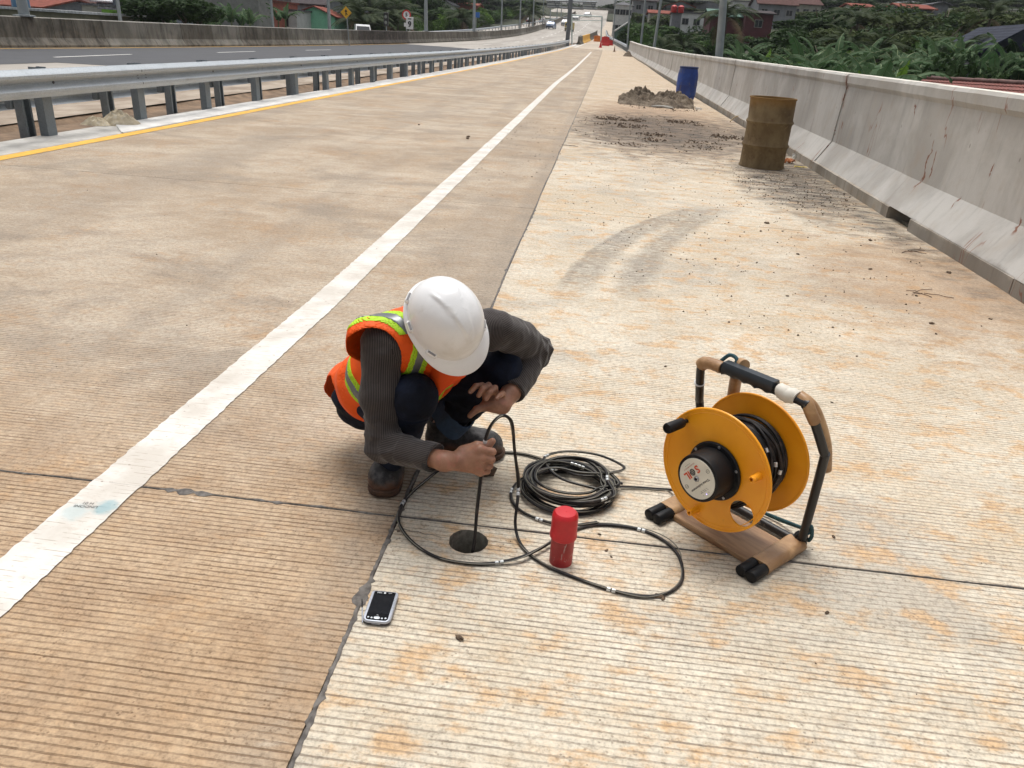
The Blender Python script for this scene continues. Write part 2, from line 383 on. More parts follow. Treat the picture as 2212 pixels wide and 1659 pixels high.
# poured sealant with ragged edges
def sealant(path, wid, name='joint_sealant', blobs=()):
    """path: function s->(x,y), list of s; ragged strip lying just proud of the slab"""
    b = MB(); n = len(path); L = []; R_ = []
    for i, (x, y, nx, ny) in enumerate(path):
        wl = wid * (.5 + .5 * abs(sin(i * 1.7) * sin(i * .37 + 1))) * random.uniform(.6, 1.1); wr = wid * (.45 + random.random() * .5)
        if random.random() < .10: wr += wid * random.uniform(.4, 1.2)
        for (bx, by, br) in blobs:
            d = math.hypot(x - bx, y - by)
            if d < br: kk = sqrt(1 - (d / br) ** 2) * br; wl = max(wl, kk * random.uniform(.8, 1)); wr = max(wr, kk * random.uniform(.5, .75))
        L.append((x - nx * wl, y - ny * wl, zs(y) + .0015)); R_.append((x + nx * wr, y + ny * wr, zs(y) + .0015))
    mid = [(x, y, zs(y) + .0042) for x, y, _, _ in path]
    low = [(p[0], p[1], p[2] - .012) for p in L]; low2 = [(p[0], p[1], p[2] - .012) for p in R_]
    vs = low + L + mid + R_ + low2
    fs = [(k * n + i, (k + 1) * n + i, (k + 1) * n + i + 1, k * n + i + 1) for k in range(4) for i in range(n - 1)]
    b.add(vs, fs); o = b.build(name, seal_mat, road, smooth=60); return o
pts = []; y = .6
while y < 14: pts.append((JX + .006 * sin(y * 2.1), y, 1, 0)); y += .012 if y < 4 else .03
sealant(pts, .0085, blobs=((-.515, 1.60, .030), (-.50, 1.64, .022), (-.51, 1.19, .016), (-.515, 1.33, .012), (-.51, 4.9, .02), (-.51, 1.02, .014), (-.51, 3.2, .018)))
pts = [(JX + .004 * sin(y_ * 1.3), y_, 1, 0) for y_ in [14 + .25 * i for i in range(300)]]
sealant(pts, .009)
pts = [(-5.9 + .02 * i, 2.0 + .002 * sin(i * .3), 0, 1) for i in range(270)]
sealant(pts, .0055, blobs=((-1.21, 2.0, .026), (-1.26, 2.0, .018), (-1.15, 2.0, .02), (-.9, 2.0, .012), (-1.75, 2.0, .012)))
pts = [(-.50 + .012 * i, 2.0 + .0012 * sin(i * .21), 0, 1) for i in range(280)]
sealant(pts, .0042)
# a hairline crack beside the hole
b = MB(); cr = [(-.50, 1.93), (-.475, 1.938), (-.45, 1.930), (-.43, 1.934), (-.405, 1.922), (-.385, 1.926), (-.36, 1.918), (-.335, 1.916)]
vs = []; 
for i, (x, y) in enumerate(cr): q = .0014 * (1 - i / 12); vs += [(x, y - q, .0012), (x, y + q, .0012)]
b.add(vs, [(2 * i, 2 * i + 2, 2 * i + 3, 2 * i + 1) for i in range(len(cr) - 1)]); b.build('crack', seal_mat, road)
# ---- markings on the ramp
def ribbon(name, tab, wid, mat, dz, ys, parent=None, rag=.0, kind='structure', label=None):
    b = MB(); vs = []
    for y in ys:
        x = lerp_tab(tab, y); r = rag and random.uniform(-rag, rag); r2 = rag and random.uniform(-rag, rag)
        vs += [(x - wid / 2 + r, y, zs(y) + dz), (x + wid / 2 + r2, y, zs(y) + dz)]
    b.add(vs, [(2 * i, 2 * i + 1, 2 * i + 3, 2 * i + 2) for i in range(len(ys) - 1)])
    o = b.build(name, mat, parent)
    if parent is None: tag(o, label, kind=kind)
    return o
wline = [(0, -1.46), (4, -1.42), (14, -1.52), (30, -1.70), (66, -1.72), (100, -1.6)]
ys = [.6 + .02 * i for i in range(250)] + [5.6 + .25 * i for i in range(340)]
ribbon('white_line', wline, .165, line_mat, .004, ys, rag=.0035, label='worn white edge line on the ramp')
yline = [(0, -5.93), (12, -5.88), (27, -5.95), (42, -5.95), (65, -5.68), (92, -4.78), (112, -4.25)]
ribbon('yellow_line', yline, .17, yellow_paint, .004, [2 + .5 * i for i in range(216)], rag=.004, label='yellow line along the guardrail side of the ramp')
# little felt-pen marks on the white line
ink = plain('ink', (.05, .05, .05), .6)
t = text_mesh('handwriting', 'UNDONI\n H 01', .018, ink, None, Matrix.Translation((-1.455, 1.865, .0052)) @ Matrix.Rotation(pi + .08, 4, 'Z'), 0., 'CENTER'); tag(t, 'faint handwriting on the white line', kind='structure')
# ---- beyond the ramp on the left: dirt strip, paved verge, carriageways
railx = [(0, -6.40), (45, -6.40), (65, -6.12), (90, -5.2), (112, -4.75)]
edge = [(-3, XL), (45, XL), (65, -5.78), (92, -4.9), (103, -4.55), (125, -3.6), (160, -2.4), (260, -1.)]
med = [(-40, -21.6), (27, -21.6), (45, -21.3), (63, -20.3), (90, -18.2), (105, -17.0), (139, -15.5), (250, -14.2), (330, -11), (420, -4)]
YS = [-12 + 3 * i for i in range(60)] + [170 + 10 * i for i in range(28)]
def sheet(name, L, R_, mat, dz, ys=YS, label=None, dzR=None):
    b = MB(); vs = []
    for y in ys:
        l = L(y); r = R_(y); n = 3
        for i in range(n): t_ = i / (n - 1); vs.append((l + (r - l) * t_, y, zs(y) + dz + (0 if dzR is None else (dzR - dz) * t_)))
    fs = [(i * 3 + k, i * 3 + k + 1, i * 3 + k + 4, i * 3 + k + 3) for i in range(len(ys) - 1) for k in range(2)]
    b.add(vs, fs); return tag(b.build(name, mat), label, kind='structure')
T_ = lerp_tab
fr = lambda tab, d=0.: (lambda y: T_(tab, y) + d)
NY = [y for y in YS if y < 125]
sheet('verge_strip', fr(edge, -.66), fr(edge, -.003), mortar_mat, -.010, NY, 'grey mortar verge under the guardrail')
# fresh pale mortar with an angular start
b = MB(); vs = []
for i in range(140):
    y = 9.62 + .75 * i; x1 = T_(edge, y) + .02; x0 = T_(edge, y) - (.52 + .04 * sin(i * 1.3) + random.uniform(-.02, .02)) * min(1, (i + .0) / 1. if i < 1 else 1)
    vs += [(x0, y, zs(y) + .012), (x1, y, zs(y) + .012), (x0 - .02, y, zs(y) - .03), (x1 + .004, y, zs(y) + .0015)]
fs = []
for i in range(139): o = 4 * i; fs += [(o, o + 1, o + 5, o + 4), (o + 2, o, o + 4, o + 6), (o + 1, o + 3, o + 7, o + 5)]
b.add(vs, fs); fresh = M('pale_mortar'); _p = fresh.pos()
fresh = fresh.done(fresh.mix(fresh.step(fresh.noise(_p, 2.2, 6, .65), .3, .7), (.50, .49, .47), (.72, .71, .68)), .9, 0, fresh.bump(fresh.noise(_p, 60., 5), .4, .005))
tag(b.build('mortar_strip', fresh), 'fresh pale mortar band beside the yellow line', kind='structure')
# shallow dirt ditch
b = MB(); vs = []; yy = [-6 + .4 * i for i in range(330)]
for y in yy:
    e = T_(edge, y) - .64; 
    for j, (dx, dz) in enumerate(((0, -.02), (-.12, -.07), (-.45, -.10), (-.85, -.085), (-1.0, -.03))): vs.append((e + dx + random.uniform(-.02, .02), y, zs(y) + dz + random.uniform(-.012, .012)))
b.add(vs, [(5 * i + k, 5 * i + k + 1, 5 * i + k + 6, 5 * i + k + 5) for i in range(len(yy) - 1) for k in range(4)]); tag(b.build('dirt_strip', ditch_mat), 'brown dirt strip behind the guardrail posts', kind='structure')
sheet('paved_verge', lambda y: T_(edge, y) - 3.4, fr(edge, -1.62), dirty_mat, -.012, NY, 'muddy concrete verge behind the guardrail')
sheet('main_road', fr(med), lambda y: T_(edge, y) - (3.4 if y < 112 else max(0, 3.4 - (y - 112) * .2)) - .01, main_mat, -.020, YS, 'main carriageway concrete')
sheet('opposite_road', lambda y: T_(med, y) - 11.5, fr(med, -.6), main_mat, -.35, YS, 'opposite carriageway concrete')
# ramp pavement beyond the last slab
far_ramp = plain('far_ramp_concrete', (.44, .37, .29), .85, 0, .15, .3)
YF = [101.98 + 6 * i for i in range(28)]
rampR = [(90, 2.97), (103, 2.9), (125, 1.9), (160, .8), (260, 1.5)]
sheet('ramp_far', fr(edge, .0), fr(rampR), far_ramp, 0., YF, 'far end of the ramp')
b = MB()
def plate(b, quad, dz, m=0): b.add([(x, y, zs(y) + dz) for x, y in quad], [(0, 1, 2, 3)], m)
# asphalt on the main road
asp = MB(); vs = []
for i in range(42):
    y = (-12 + 2.2 * i) if i < 16 else (22.2 if i == 16 else 23.4 + (i - 17) * 2.2); l = T_(med, y) + .62
    r = -15.6 if y < 23 else -9.55
    if y > 74: r = -9.55 - (y - 74) * 2.5
    vs += [(l, y, zs(y) - .014), (max(r, l + .02), y, zs(y) - .014)]
asp.add(vs, [(2 * i, 2 * i + 1, 2 * i + 3, 2 * i + 2) for i in range(41)]); tag(asp.build('asphalt_surface', asph_mat), 'dark asphalt strip on the main road', kind='structure')
ribbon('median_yellow_line', [(q, v + .42) for q, v in med], .14, yellow_paint, -.008, [-10 + 2 * i for i in range(45)], label='yellow line at the foot of the median barrier')
rm = empty('road_marking', kind='structure'); rm['label'] = 'white lane dashes of the main road'
def dash(x0, y0, x1, y1, wd=.14, dz=-.006):
    b = MB(); d = Vector((x1 - x0, y1 - y0)); nrm = Vector((-d.y, d.x)).normalized() * wd / 2
    b.add([(x0 - nrm.x, y0 - nrm.y, zs(y0) + dz), (x0 + nrm.x, y0 + nrm.y, zs(y0) + dz), (x1 + nrm.x, y1 + nrm.y, zs(y1) + dz), (x1 - nrm.x, y1 - nrm.y, zs(y1) + dz)], [(0, 1, 2, 3)]); b.build('dash', white_far, rm)
for (a, b_, c_, d_) in ((117, 123, 283, 116.8), (470, 113, 551, 110.6), (661, 108.3, 714, 107.2)):
    p, q = GS(a, b_), GS(c_, d_); dash(p.x, p.y, q.x, q.y, .15)
for j, off in enumerate((4.6, 8.2)):
    for i in range(22):
        y = 82 + 9.5 * i
        if j == 0 and y < 90: continue
        dash(T_(med, y) + off, y, T_(med, y + 4) + off, y + 4, .17)
for i in range(20):
    y = 70 + 10 * i; dash(T_(med, y) - 5.6, y, T_(med, y + 4) - 5.6, y + 4, .17, -.344)
p, q = GS(1245, 99), GS(1240, 95)
ribbon('far_white_line', [(100, -4.1), (125, -3.25), (160, -2.0)], .2, white_far, .005, [104 + 2 * i for i in range(12)], label='short white line at the gore')
# ---- terrain
def gz(x, y):
    z = zs(y); r = sqrt(x * x + y * y)
    if x > 3.6:
        d = x - 3.6; z = z - min(3.6, d * .75) + max(0, min(r, 260) - 45) * .060 * min(1, d / 12)
    xl = T_(med, y) - 12.2
    if x < xl:
        d = xl - x; z = z - min(2.4, d * .35) + max(0, min(r, 300) - 75) * .045 * min(1, d / 15)
    return z - .05
gm = M('earth'); _p = gm.pos()
gm = gm.done(gm.mix(gm.step(gm.noise(_p, .8, 6, .6), .4, .62), (.022, .034, .012), (.045, .045, .024)), .95, 0, gm.bump(gm.noise(_p, 6., 5), 1., .1))
b = MB(); xs = [-700, -450, -300, -220, -170, -130, -105, -85, -70, -60, -52, -46, -42, -38, -35, -32, -28, -22, -14, -6, 3.3, 3.7, 4.6, 5.8, 7.2, 8.6, 11, 15, 20, 27, 36, 48, 62, 80, 105, 140, 190, 260, 360, 500, 700]
yy = [-60, -30, -15, -5] + [0 + 8 * i for i in range(30)] + [250, 280, 320, 380, 460, 560, 700, 900, 1200]
vs = [(x, y, gz(x, y) - (.32 if -33 < x < 3.4 else 0)) for y in yy for x in xs]; n = len(xs)
b.add(vs, [(j * n + i, j * n + i + 1, (j + 1) * n + i + 1, (j + 1) * n + i) for j in range(len(yy) - 1) for i in range(n - 1)])
tag(b.build('ground', gm, smooth=60), 'grassy earth beside and beyond the road', kind='structure')
# ================================================================== BARRIERS
def barrier_mat(name, a, b_, stain, stain_amt, lo=.45, hi=.7, topc=None, dirty=.3, marks=False):
    m = M(name); p = m.pos(); x, y, z = m.xyz(p)
    pv = m.map(p, (1, 1.0, .16))
    c = m.mix(m.step(m.noise(p, 1.1, 5, .6, .4), .35, .65), a, b_)
    c = m.mix(m.mul(m.step(m.noise(pv, 3.4, 6, .7, .2), lo, hi), stain_amt), c, stain)
    c = m.mix(m.mul(m.step(m.noise(m.map(p, (1, 3.5, .12)), 3., 4, .6), .55, .72), stain_amt * .7), c, tuple(q * .7 for q in stain))
    c = m.mix(m.mul(m.step(m.noise(p, 5., 5, .6), .5, .75), dirty), c, (.36, .27, .18))
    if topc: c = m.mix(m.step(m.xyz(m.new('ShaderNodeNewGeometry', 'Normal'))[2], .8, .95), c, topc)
    if marks:   # form-tie scars, rust smears, damp foot
        foot = m.step(m.add(z, m.mul(m.sub(m.noise(m.map(p, (1, 3, 3)), 1.6, 5, .65), .5), .16)), .135, .085)
        c = m.mix(m.mul(m.mul(foot, m.step(y, 8.2, 7.2)), .62), c, (.20, .18, .155))
        yy_ = m.math('MODULO', m.add(y, .2), .86)
        dd = m.math('SQRT', m.add(m.math('POWER', m.mul(m.sub(yy_, .43), 1.5), 2.), m.math('POWER', m.sub(z, .80), 2.)))
        ring = m.mul(m.step(dd, .052, .042), m.step(dd, .022, .030))
        ring = m.mul(ring, m.step(m.noise(p, 1.1, 1), .46, .52))
        c = m.mix(m.mul(ring, .4), c, (.55, .54, .50))
        c = m.mix(m.mul(m.step(dd, .020, .012), .5), c, (.16, .14, .12))
        vein = m.math('ABSOLUTE', m.sub(m.noise(m.map(p, (1, 2.4, .55), (3, 1, 2)), 1.9, 3, .5, .6), .5))
        vein = m.mul(m.step(vein, .013, .004), m.step(m.noise(m.map(p, (1, 1, 1), (5, 5, 5)), 1.7, 2), .55, .62))
        c = m.mix(m.mul(vein, .8), c, (.22, .075, .035))
        for (ym, zt, zb) in ((7.85, .78, .30), (7.70, .70, .42), (6.6, .74, .60), (6.95, .42, .28), (5.9, .45, .30), (5.62, .60, .36), (8.6, 1.05, .9)):
            w_ = m.add(m.mul(m.noise(p, 7., 3), .22), -.11)
            k = m.mul(m.step(m.math('ABSOLUTE', m.add(m.sub(y, ym), w_)), .016, .006), m.mul(m.step(z, zb, zb + .05), m.step(z, zt, zt - .04)))
            c = m.mix(m.mul(k, m.mul(m.step(m.noise(p, 14., 3), .30, .45), .92)), c, (.20, .075, .04))
    h = m.add(m.noise(p, 40., 5, .6), m.mul(m.step(m.voro(p, 26.), .10, .05), -.6))
    return m.done(c, .82, 0, m.bump(h, .35, .004), .35)
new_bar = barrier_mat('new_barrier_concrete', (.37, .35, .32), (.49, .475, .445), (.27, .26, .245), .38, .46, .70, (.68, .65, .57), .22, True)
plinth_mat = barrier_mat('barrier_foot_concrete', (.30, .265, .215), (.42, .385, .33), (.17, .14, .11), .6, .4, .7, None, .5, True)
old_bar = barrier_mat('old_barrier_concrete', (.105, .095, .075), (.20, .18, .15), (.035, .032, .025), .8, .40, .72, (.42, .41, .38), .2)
wet_bar = barrier_mat('dark_barrier_concrete', (.055, .048, .042), (.10, .085, .075), (.02, .018, .015), .8, .4, .7)
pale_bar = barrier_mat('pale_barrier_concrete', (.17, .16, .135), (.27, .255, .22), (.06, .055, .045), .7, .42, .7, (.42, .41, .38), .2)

rb = empty('concrete_barrier', (3.1, 5, 0), label='pale new concrete parapet barrier along the right edge of the shoulder', cat='concrete barrier')
# X of the foot follows the survey
bx = [(0, 0.), (8, 0.), (13, .06), (20, .12), (30, .22), (40, .20), (60, .08), (87, -.40), (96, -.62)]
prof = [(2.915, .115), (3.085, .385), (3.125, 1.08), (3.10, 1.125), (3.10, 1.205), (3.125, 1.235), (3.35, 1.235), (3.36, 1.18), (3.36, .115)]
def seg(y0, y1, wob=0.):
    b = MB(); k = max(2, int((y1 - y0) / .35)) if y0 < 16 else 2; n = len(prof); vs = []
    for i in range(k + 1):
        y = y0 + (y1 - y0) * i / k; o = T_(bx, y)
        for j, (x, z) in enumerate(prof):
            r = random.uniform(-.003, .003) if 2 < j < 6 and y0 < 16 else 0
            vs.append((x + o + wob + r, y, z + zs(y) + r))
    fs = [(i * n + j, i * n + (j + 1) % n, (i + 1) * n + (j + 1) % n, (i + 1) * n + j) for i in range(k) for j in range(n)]
    fs += [tuple(range(n)), tuple(range(k * n, (k + 1) * n))]
    b.add(vs, fs); return b.build('barrier_segment', new_bar, rb, smooth=9, world=True)
cuts = [-3, 1.2, 5.42, 8.35, 11.2, 16.3, 21.5, 26.7, 31.9, 37.1, 42.3, 47.5, 52.7, 58, 63, 68, 73, 78, 83, 88, 93, 96]
for i, (a, c_) in enumerate(zip(cuts, cuts[1:])): seg(a + .006, c_ - .006, .012 * (i % 2) - (.03 if i == 1 else 0))
def foot(y0, y1):
    b = MB(); k = max(1, int((y1 - y0) / .25)) if y0 < 12 else 1; vs = []
    for i in range(k + 1):
        y = y0 + (y1 - y0) * i / k; o = T_(bx, y) + (random.uniform(-.006, .006) if y0 < 12 else 0); z = zs(y)
        vs += [(2.905 + o, y, z - .05), (2.905 + o, y, z + .108), (2.93 + o, y, z + .117), (3.36 + T_(bx, y), y, z + .113), (3.36 + T_(bx, y), y, z - .05)]
    fs = [(i * 5 + j, i * 5 + (j + 1) % 5, i * 5 + 5 + (j + 1) % 5, i * 5 + 5 + j) for i in range(k) for j in range(5)] + [tuple(range(5)), tuple(range(k * 5, k * 5 + 5))]
    b.add(vs, fs); b.build('plinth', plinth_mat, rb, world=True)
g1, g2 = 7.40, 7.98
for a, c_ in ((-3, 1.19), (1.21, 5.41), (5.43, g1), (g2, 13.6), (13.68, 17.4), (17.46, 22), (22.08, 30), (30.1, 42), (42, 58), (58, 80), (80, 96)): foot(a, c_)
b = MB(); b.box((3.2, 7.69, -.02), (.30, .57, .02)); b.build('drain_floor', hole_mat, rb, world=True)

mb = empty('concrete_barrier', (-21, 30, 0), label='old stained concrete median barrier between the two carriageways', cat='concrete barrier')
mp = [(.30, 0), (.30, .08), (.12, .34), (.07, 1.02), (.02, 1.05), (-.07, 1.05), (-.12, 1.02), (-.17, .34), (-.35, .08), (-.35, 0)]
y = -14.; i = 0
while y < 300:
    L = 3.2 if y < 90 else 8.; L *= random.uniform(.9, 1.1) if y > 60 else 1
    if 57 < y < 63: L = 12.4 if False else L
    mat = old_bar
    if 63 < y < 76: mat = wet_bar
    elif (51 < y < 62) or random.random() < .16: mat = pale_bar
    b = MB(); n = len(mp); vs = []
    for yy_ in (y + .012, y + L - .012):
        for (x, z) in mp: vs.append((T_(med, yy_) - .05 + x, yy_, zs(yy_) + z))
    b.add(vs, [(j, (j + 1) % n, n + (j + 1) % n, n + j) for j in range(n)] + [tuple(range(n)), tuple(range(n, 2 * n))])
    b.build('barrier_segment', mat, mb, world=True); y += L; i += 1

# ================================================================== GUARDRAILS
def galv(name, base=(.46, .50, .53)):
    m = M(name); p = m.obj(); 
    c = m.mix(m.step(m.voro(p, 38., 'Distance'), .1, .6), tuple(q * .86 for q in base), base)
    c = m.mix(m.mul(m.step(m.noise(p, 3., 5, .65), .5, .72), .4), c, tuple(q * .68 for q in base))
    c = m.mix(m.mul(m.step(m.noise(m.map(p, (1, 1, 1), (4, 4, 4)), 7., 5, .7), .58, .75), .3), c, (.24, .20, .15))
    return m.done(c, m.add(.46, m.mul(m.noise(p, 9.), .14)), .30, m.bump(m.noise(p, 30.), .1, .002))
galv_mat = galv('galvanised_steel'); post_mat = galv('galvanised_post', (.20, .23, .25)); bolt_mat = plain('bolt_steel', (.13, .13, .13), .5, .8)
WP = [(0, 0), (.010, .012), (.074, .040), (.092, .060), (.092, .088), (.074, .108), (.014, .138), (.004, .155), (.014, .172), (.074, .202), (.092, .222), (.092, .250), (.074, .270), (.010, .298), (0, .310)]
def wrail(xf, side, y0, y1, zb, parent, off=0.):
    """one W-beam length; side +1 bulges towards +X"""
    n = len(WP); loop = [(x + .0035, z) for x, z in WP] + [(x, z) for x, z in reversed(WP)]
    b = MB(); vs = []; N = len(loop)
    for yy_ in (y0, y1):
        for (x, z) in loop: vs.append((xf(yy_) + side * (x + off), yy_, zs(yy_) + zb + z))
    b.add(vs, [(j, (j + 1) % N, N + (j + 1) % N, N + j) for j in range(N)] + [(j, j + 1, N - 2 - j, N - 1 - j) for j in range(n - 1)] + [(N + j, N + j + 1, 2 * N - 2 - j, 2 * N - 1 - j) for j in range(n - 1)])
    return b.build('rail_beam', galv_mat, parent, smooth=35, world=True)
def bolts(xf, side, y, zb, parent, full=True):
    b = MB()
    for dy in ((-.10, .10) if full else (0,)):
        for z in ((.076, .234, .125, .185) if full else (.155,)):
            dx = .086 if z in (.076, .234) else .022
            if full or z == .155: b.lathe([(.016, -.002), (.018, .006), (.010, .012), (0, .013)], 8, 0, (xf(y + dy) + side * (dx if full else .012), y + dy, zs(y) + zb + z), (side, 0, 0))
    b.build('splice_bolts' if full else 'post_bolt', bolt_mat, parent, world=True)
def cpost(x, y, ztop, side, parent, zb=.66, wd=.135):
    """C-section driven post with a spacer block on the rail side"""
    z0 = zs(y) - .12; zt = zs(y) + ztop; t = .006; d = .105; hw = wd / 2
    pl = [(-d / 2, -hw), (d / 2, -hw), (d / 2, hw), (-d / 2, hw), (-d / 2, hw - .03), (-d / 2 + t, hw - .03), (-d / 2 + t, hw - t), (d / 2 - t, hw - t), (d / 2 - t, -hw + t), (-d / 2 + t, -hw + t), (-d / 2 + t, -hw + .03), (-d / 2, -hw + .03)]
    b = MB(); s = side
    lean = random.uniform(-.01, .01)
    b.prism(pl, lambda a, c_: (x + a * s, y + c_, z0), lambda a, c_: (x + a * s + lean, y + c_, zt)); return b.build('post', post_mat, parent, world=True)
def block(x, y, z, side, parent):
    b = MB(); b.rbox((x, y, zs(y) + z), (.085, .13, .26), .012); b.build('spacer_block', post_mat, parent, world=True)
YA = [(9.07 + 2.02 * k) for k in range(-4, 49)]
gA = empty('guardrail', (-6.4, 9, 0), label='galvanised guardrail with W-beam facing the ramp, nearest the yellow line', cat='guardrail')
xA = lambda y: T_(railx, y) - .06
cutsA = [-1.4 + .0 + 4.04 * k for k in range(0, 25)]
cutsA = [c_ for c_ in [10.95 + 4.04 * k for k in range(-3, 25)]]
for i, (a, c_) in enumerate(zip(cutsA, cutsA[1:])):
    wrail(xA, 1, a - .10, c_ + .10, .445, gA, .003 * (i % 2)); bolts(xA, 1, a, .445, gA)
for y in YA:
    if y > 106: continue
    cpost(xA(y) - .155, y, .76, 1, gA, wd=.165); block(xA(y) - .055, y, .60, 1, gA)
    if min(abs(y - c_) for c_ in cutsA) > .3: bolts(xA, 1, y, .445, gA, False)
gB = empty('guardrail', (-6.9, 9, 0), label='second guardrail behind the first, its W-beam facing the main road', cat='guardrail')
xB = lambda y: T_(railx, y) - .60
cB = [9.6 + 4.04 * k for k in range(-3, 21)]
for i, (a, c_) in enumerate(zip(cB, cB[1:])): wrail(xB, -1, a - .1, c_ + .1, .26, gB, .003 * (i % 2))
for k in range(-4, 48):
    y = 8.95 + 1.68 * (k + 1)
    if y > 92: continue
    cpost(xB(y) + .20, y, .62, -1, gB, wd=.15); block(xB(y) + .06, y, .41, -1, gB)
# guardrail past the end of the right parapet
gC = empty('guardrail', (3, 100, 0), label='short guardrail continuing beyond the far end of the pale parapet', cat='guardrail')
cx_tab = [(94, 2.35), (110, 1.9), (125, 1.2), (150, -.1), (185, -.6)]
xC = lambda y: T_(cx_tab, y)
for k in range(22): y = 96.5 + 4 * k; wrail(xC, -1, y, y + 4, .50, gC)
for k in range(44): y = 97 + 2 * k; cpost(xC(y) + .16, y, .80, -1, gC)
# guardrail of the opposite carriageway
gD = empty('guardrail', (-32, 100, 0), label='long guardrail on the far side of the opposite carriageway below the bushes', cat='guardrail')
ptsD = [GS(*p, .78) for p in ((800, 70.2), (858, 69), (963, 66.0), (1080, 56), (1138, 49), (1196, 39.3), (1266, 31.5))]
tD = sorted((p.y, p.x) for p in ptsD); xD = lambda y: T_(tD, y)
y = tD[0][0] - 30
while y < min(300, tD[-1][0]):
    wrail(xD, 1, y, y + 8, .48, gD); 
    for q in (0, 4): cpost(xD(y + q) - .12, y + q, .78, 1, gD, wd=.2)
    y += 8
# ================================================================== THINGS ON THE SHOULDER
# rusty steel drum
def rust_mat():
    m = M('rusty_drum_steel'); p = m.obj(); z = m.xyz(p)[2]
    c = m.mix(m.step(m.noise(m.map(p, (1, 1, .6)), 4., 6, .65, .3), .35, .65), (.135, .092, .045), (.215, .155, .080))
    c = m.mix(m.mul(m.step(m.noise(p, 7., 6, .7), .5, .7), .6), c, (.085, .052, .028))
    c = m.mix(m.mul(m.step(m.noise(p, 16., 4, .6), .60, .72), .5), c, (.30, .21, .11))
    c = m.mix(m.mul(m.step(m.add(z, m.mul(m.noise(p, 5.), .15)), .80, .95), .6), c, (.26, .135, .035))
    return m.done(c, .75, .15, m.bump(m.noise(p, 30., 5, .65), .5, .006), .3)
rust = rust_mat()
d1 = empty('steel_drum', (2.25, 11.12, 0), label='rusty brown open steel drum standing against the pale parapet', cat='drum')
R0 = .292; pr = [(R0 + .008, 0), (R0 + .008, .018), (R0, .03)]
for zc in (.29, .585): pr += [(R0 - .002, zc - .035), (R0 + .013, zc - .012), (R0 + .019, zc), (R0 + .013, zc + .012), (R0 - .002, zc + .035)]
pr += [(R0, .84), (R0, .868), (R0 + .010, .872), (R0 + .012, .882), (R0 + .008, .890), (R0 - .004, .888), (R0 - .010, .86), (R0 - .012, .06), (0, .05)]
b = MB(); b.lathe(pr, 48); ob = b.build('shell', rust, d1, smooth=35)
for v in ob.data.vertices:
    a = atan2(v.co.y, v.co.x); k = .004 * sin(a * 3 + v.co.z * 5) + .003 * sin(a * 7 + 2 + v.co.z * 11); v.co.x += k * cos(a); v.co.y += k * sin(a)
b = MB(); b.lathe([(R0 - .02, .0), (0, .0)], 32, 0, (0, 0, .62)); b.build('drum_filling', plain('mud_water', (.10, .07, .04), .35), d1)
# blue plastic drum, muddied
def blue_mat():
    m = M('blue_drum_plastic'); p = m.obj(); z = m.xyz(p)[2]
    c = m.mix(m.step(m.noise(p, 3.), .4, .6), (.010, .035, .19), (.014, .055, .27))
    c = m.mix(m.mul(m.step(m.noise(m.map(p, (1.5, 1.5, .6)), 5., 6, .7, .4), .55, .68), .55), c, (.10, .085, .06))
    c = m.mix(m.mul(m.step(m.add(z, m.mul(m.noise(p, 6.), .2)), .28, .10), .35), c, (.16, .11, .07))
    return m.done(c, .45, 0, m.bump(m.noise(p, 12.), .1, .003))
bp = atY(1468, 212, 22.6)
d2 = empty('plastic_drum', (2.40, 24.3, 0), label='blue plastic drum splashed with mud behind the mud pile', cat='drum')
b = MB(); b.lathe([(.20, 0), (.235, .02), (.262, .10), (.285, .22), (.292, .40), (.292, .44), (.298, .455), (.292, .47), (.292, .66), (.285, .76), (.262, .86), (.250, .90)], 40); b.build('shell', blue_mat(), d2, smooth=40)
b = MB(); b.lathe([(.262, .895), (.268, .90), (.268, .945), (.258, .95), (.245, .95), (.245, .925), (0, .925)], 40); b.build('lid_ring', plain('dark_blue_plastic', (.012, .03, .12), .4), d2, smooth=40)
# mud pile
def lump(name, c, r, h, seed, mat, label=None, cat=None, group=None, parent=None, n=34, rough=.35, peaks=()):
    rs = random.Random(seed); ph = [rs.uniform(0, 6.28) for _ in range(12)]; vs = []; 
    G_ = n; fs = []
    for j in range(G_ + 1):
        for i in range(G_ + 1):
            x = (i / G_ * 2 - 1); y = (j / G_ * 2 - 1); d = math.hypot(x, y); k = max(0, 1 - d ** 1.6)
            z = k
            if peaks:
                z = 0
                for (px_, py_, pr_, ph_) in peaks: z = max(z, ph_ * max(0, 1 - math.hypot(x - px_, y - py_) / pr_) ** .8)
            nz = .5 * sin(7 * x + ph[0] + 2 * sin(5 * y + ph[1])) * sin(8 * y + ph[2]) + .35 * sin(17 * x + ph[3]) * sin(15 * y + ph[4] + x * 6) + .25 * sin(31 * x + ph[5] + y * 9) * sin(29 * y + ph[6]) + rs.uniform(-.3, .3)
            z = z * (1 + rough * nz) if z > .02 else -.06
            vs.append((x * r[0] + rs.uniform(-.3, .3) * r[0] / n, y * r[1] + rs.uniform(-.3, .3) * r[1] / n, z * h))
    for j in range(G_):
        for i in range(G_):
            q = j * (G_ + 1) + i
            if max(vs[q][2], vs[q + 1][2], vs[q + G_ + 2][2], vs[q + G_ + 1][2]) > -.05 * h: fs.append((q, q + 1, q + G_ + 2, q + G_ + 1))
    b = MB(); b.add(vs, fs); o = b.build(name, mat, parent, smooth=30, loc=c); return tag(o, label, cat, group)
mud = M('mud'); _p = mud.pos()
mud = mud.done(mud.mix(mud.step(mud.noise(_p, 8., 6, .65), .35, .65), (.085, .062, .042), (.22, .175, .125)), .9, 0, mud.bump(mud.noise(_p, 50., 6, .7), 1., .02))
mp_ = atZ(1425, 226)
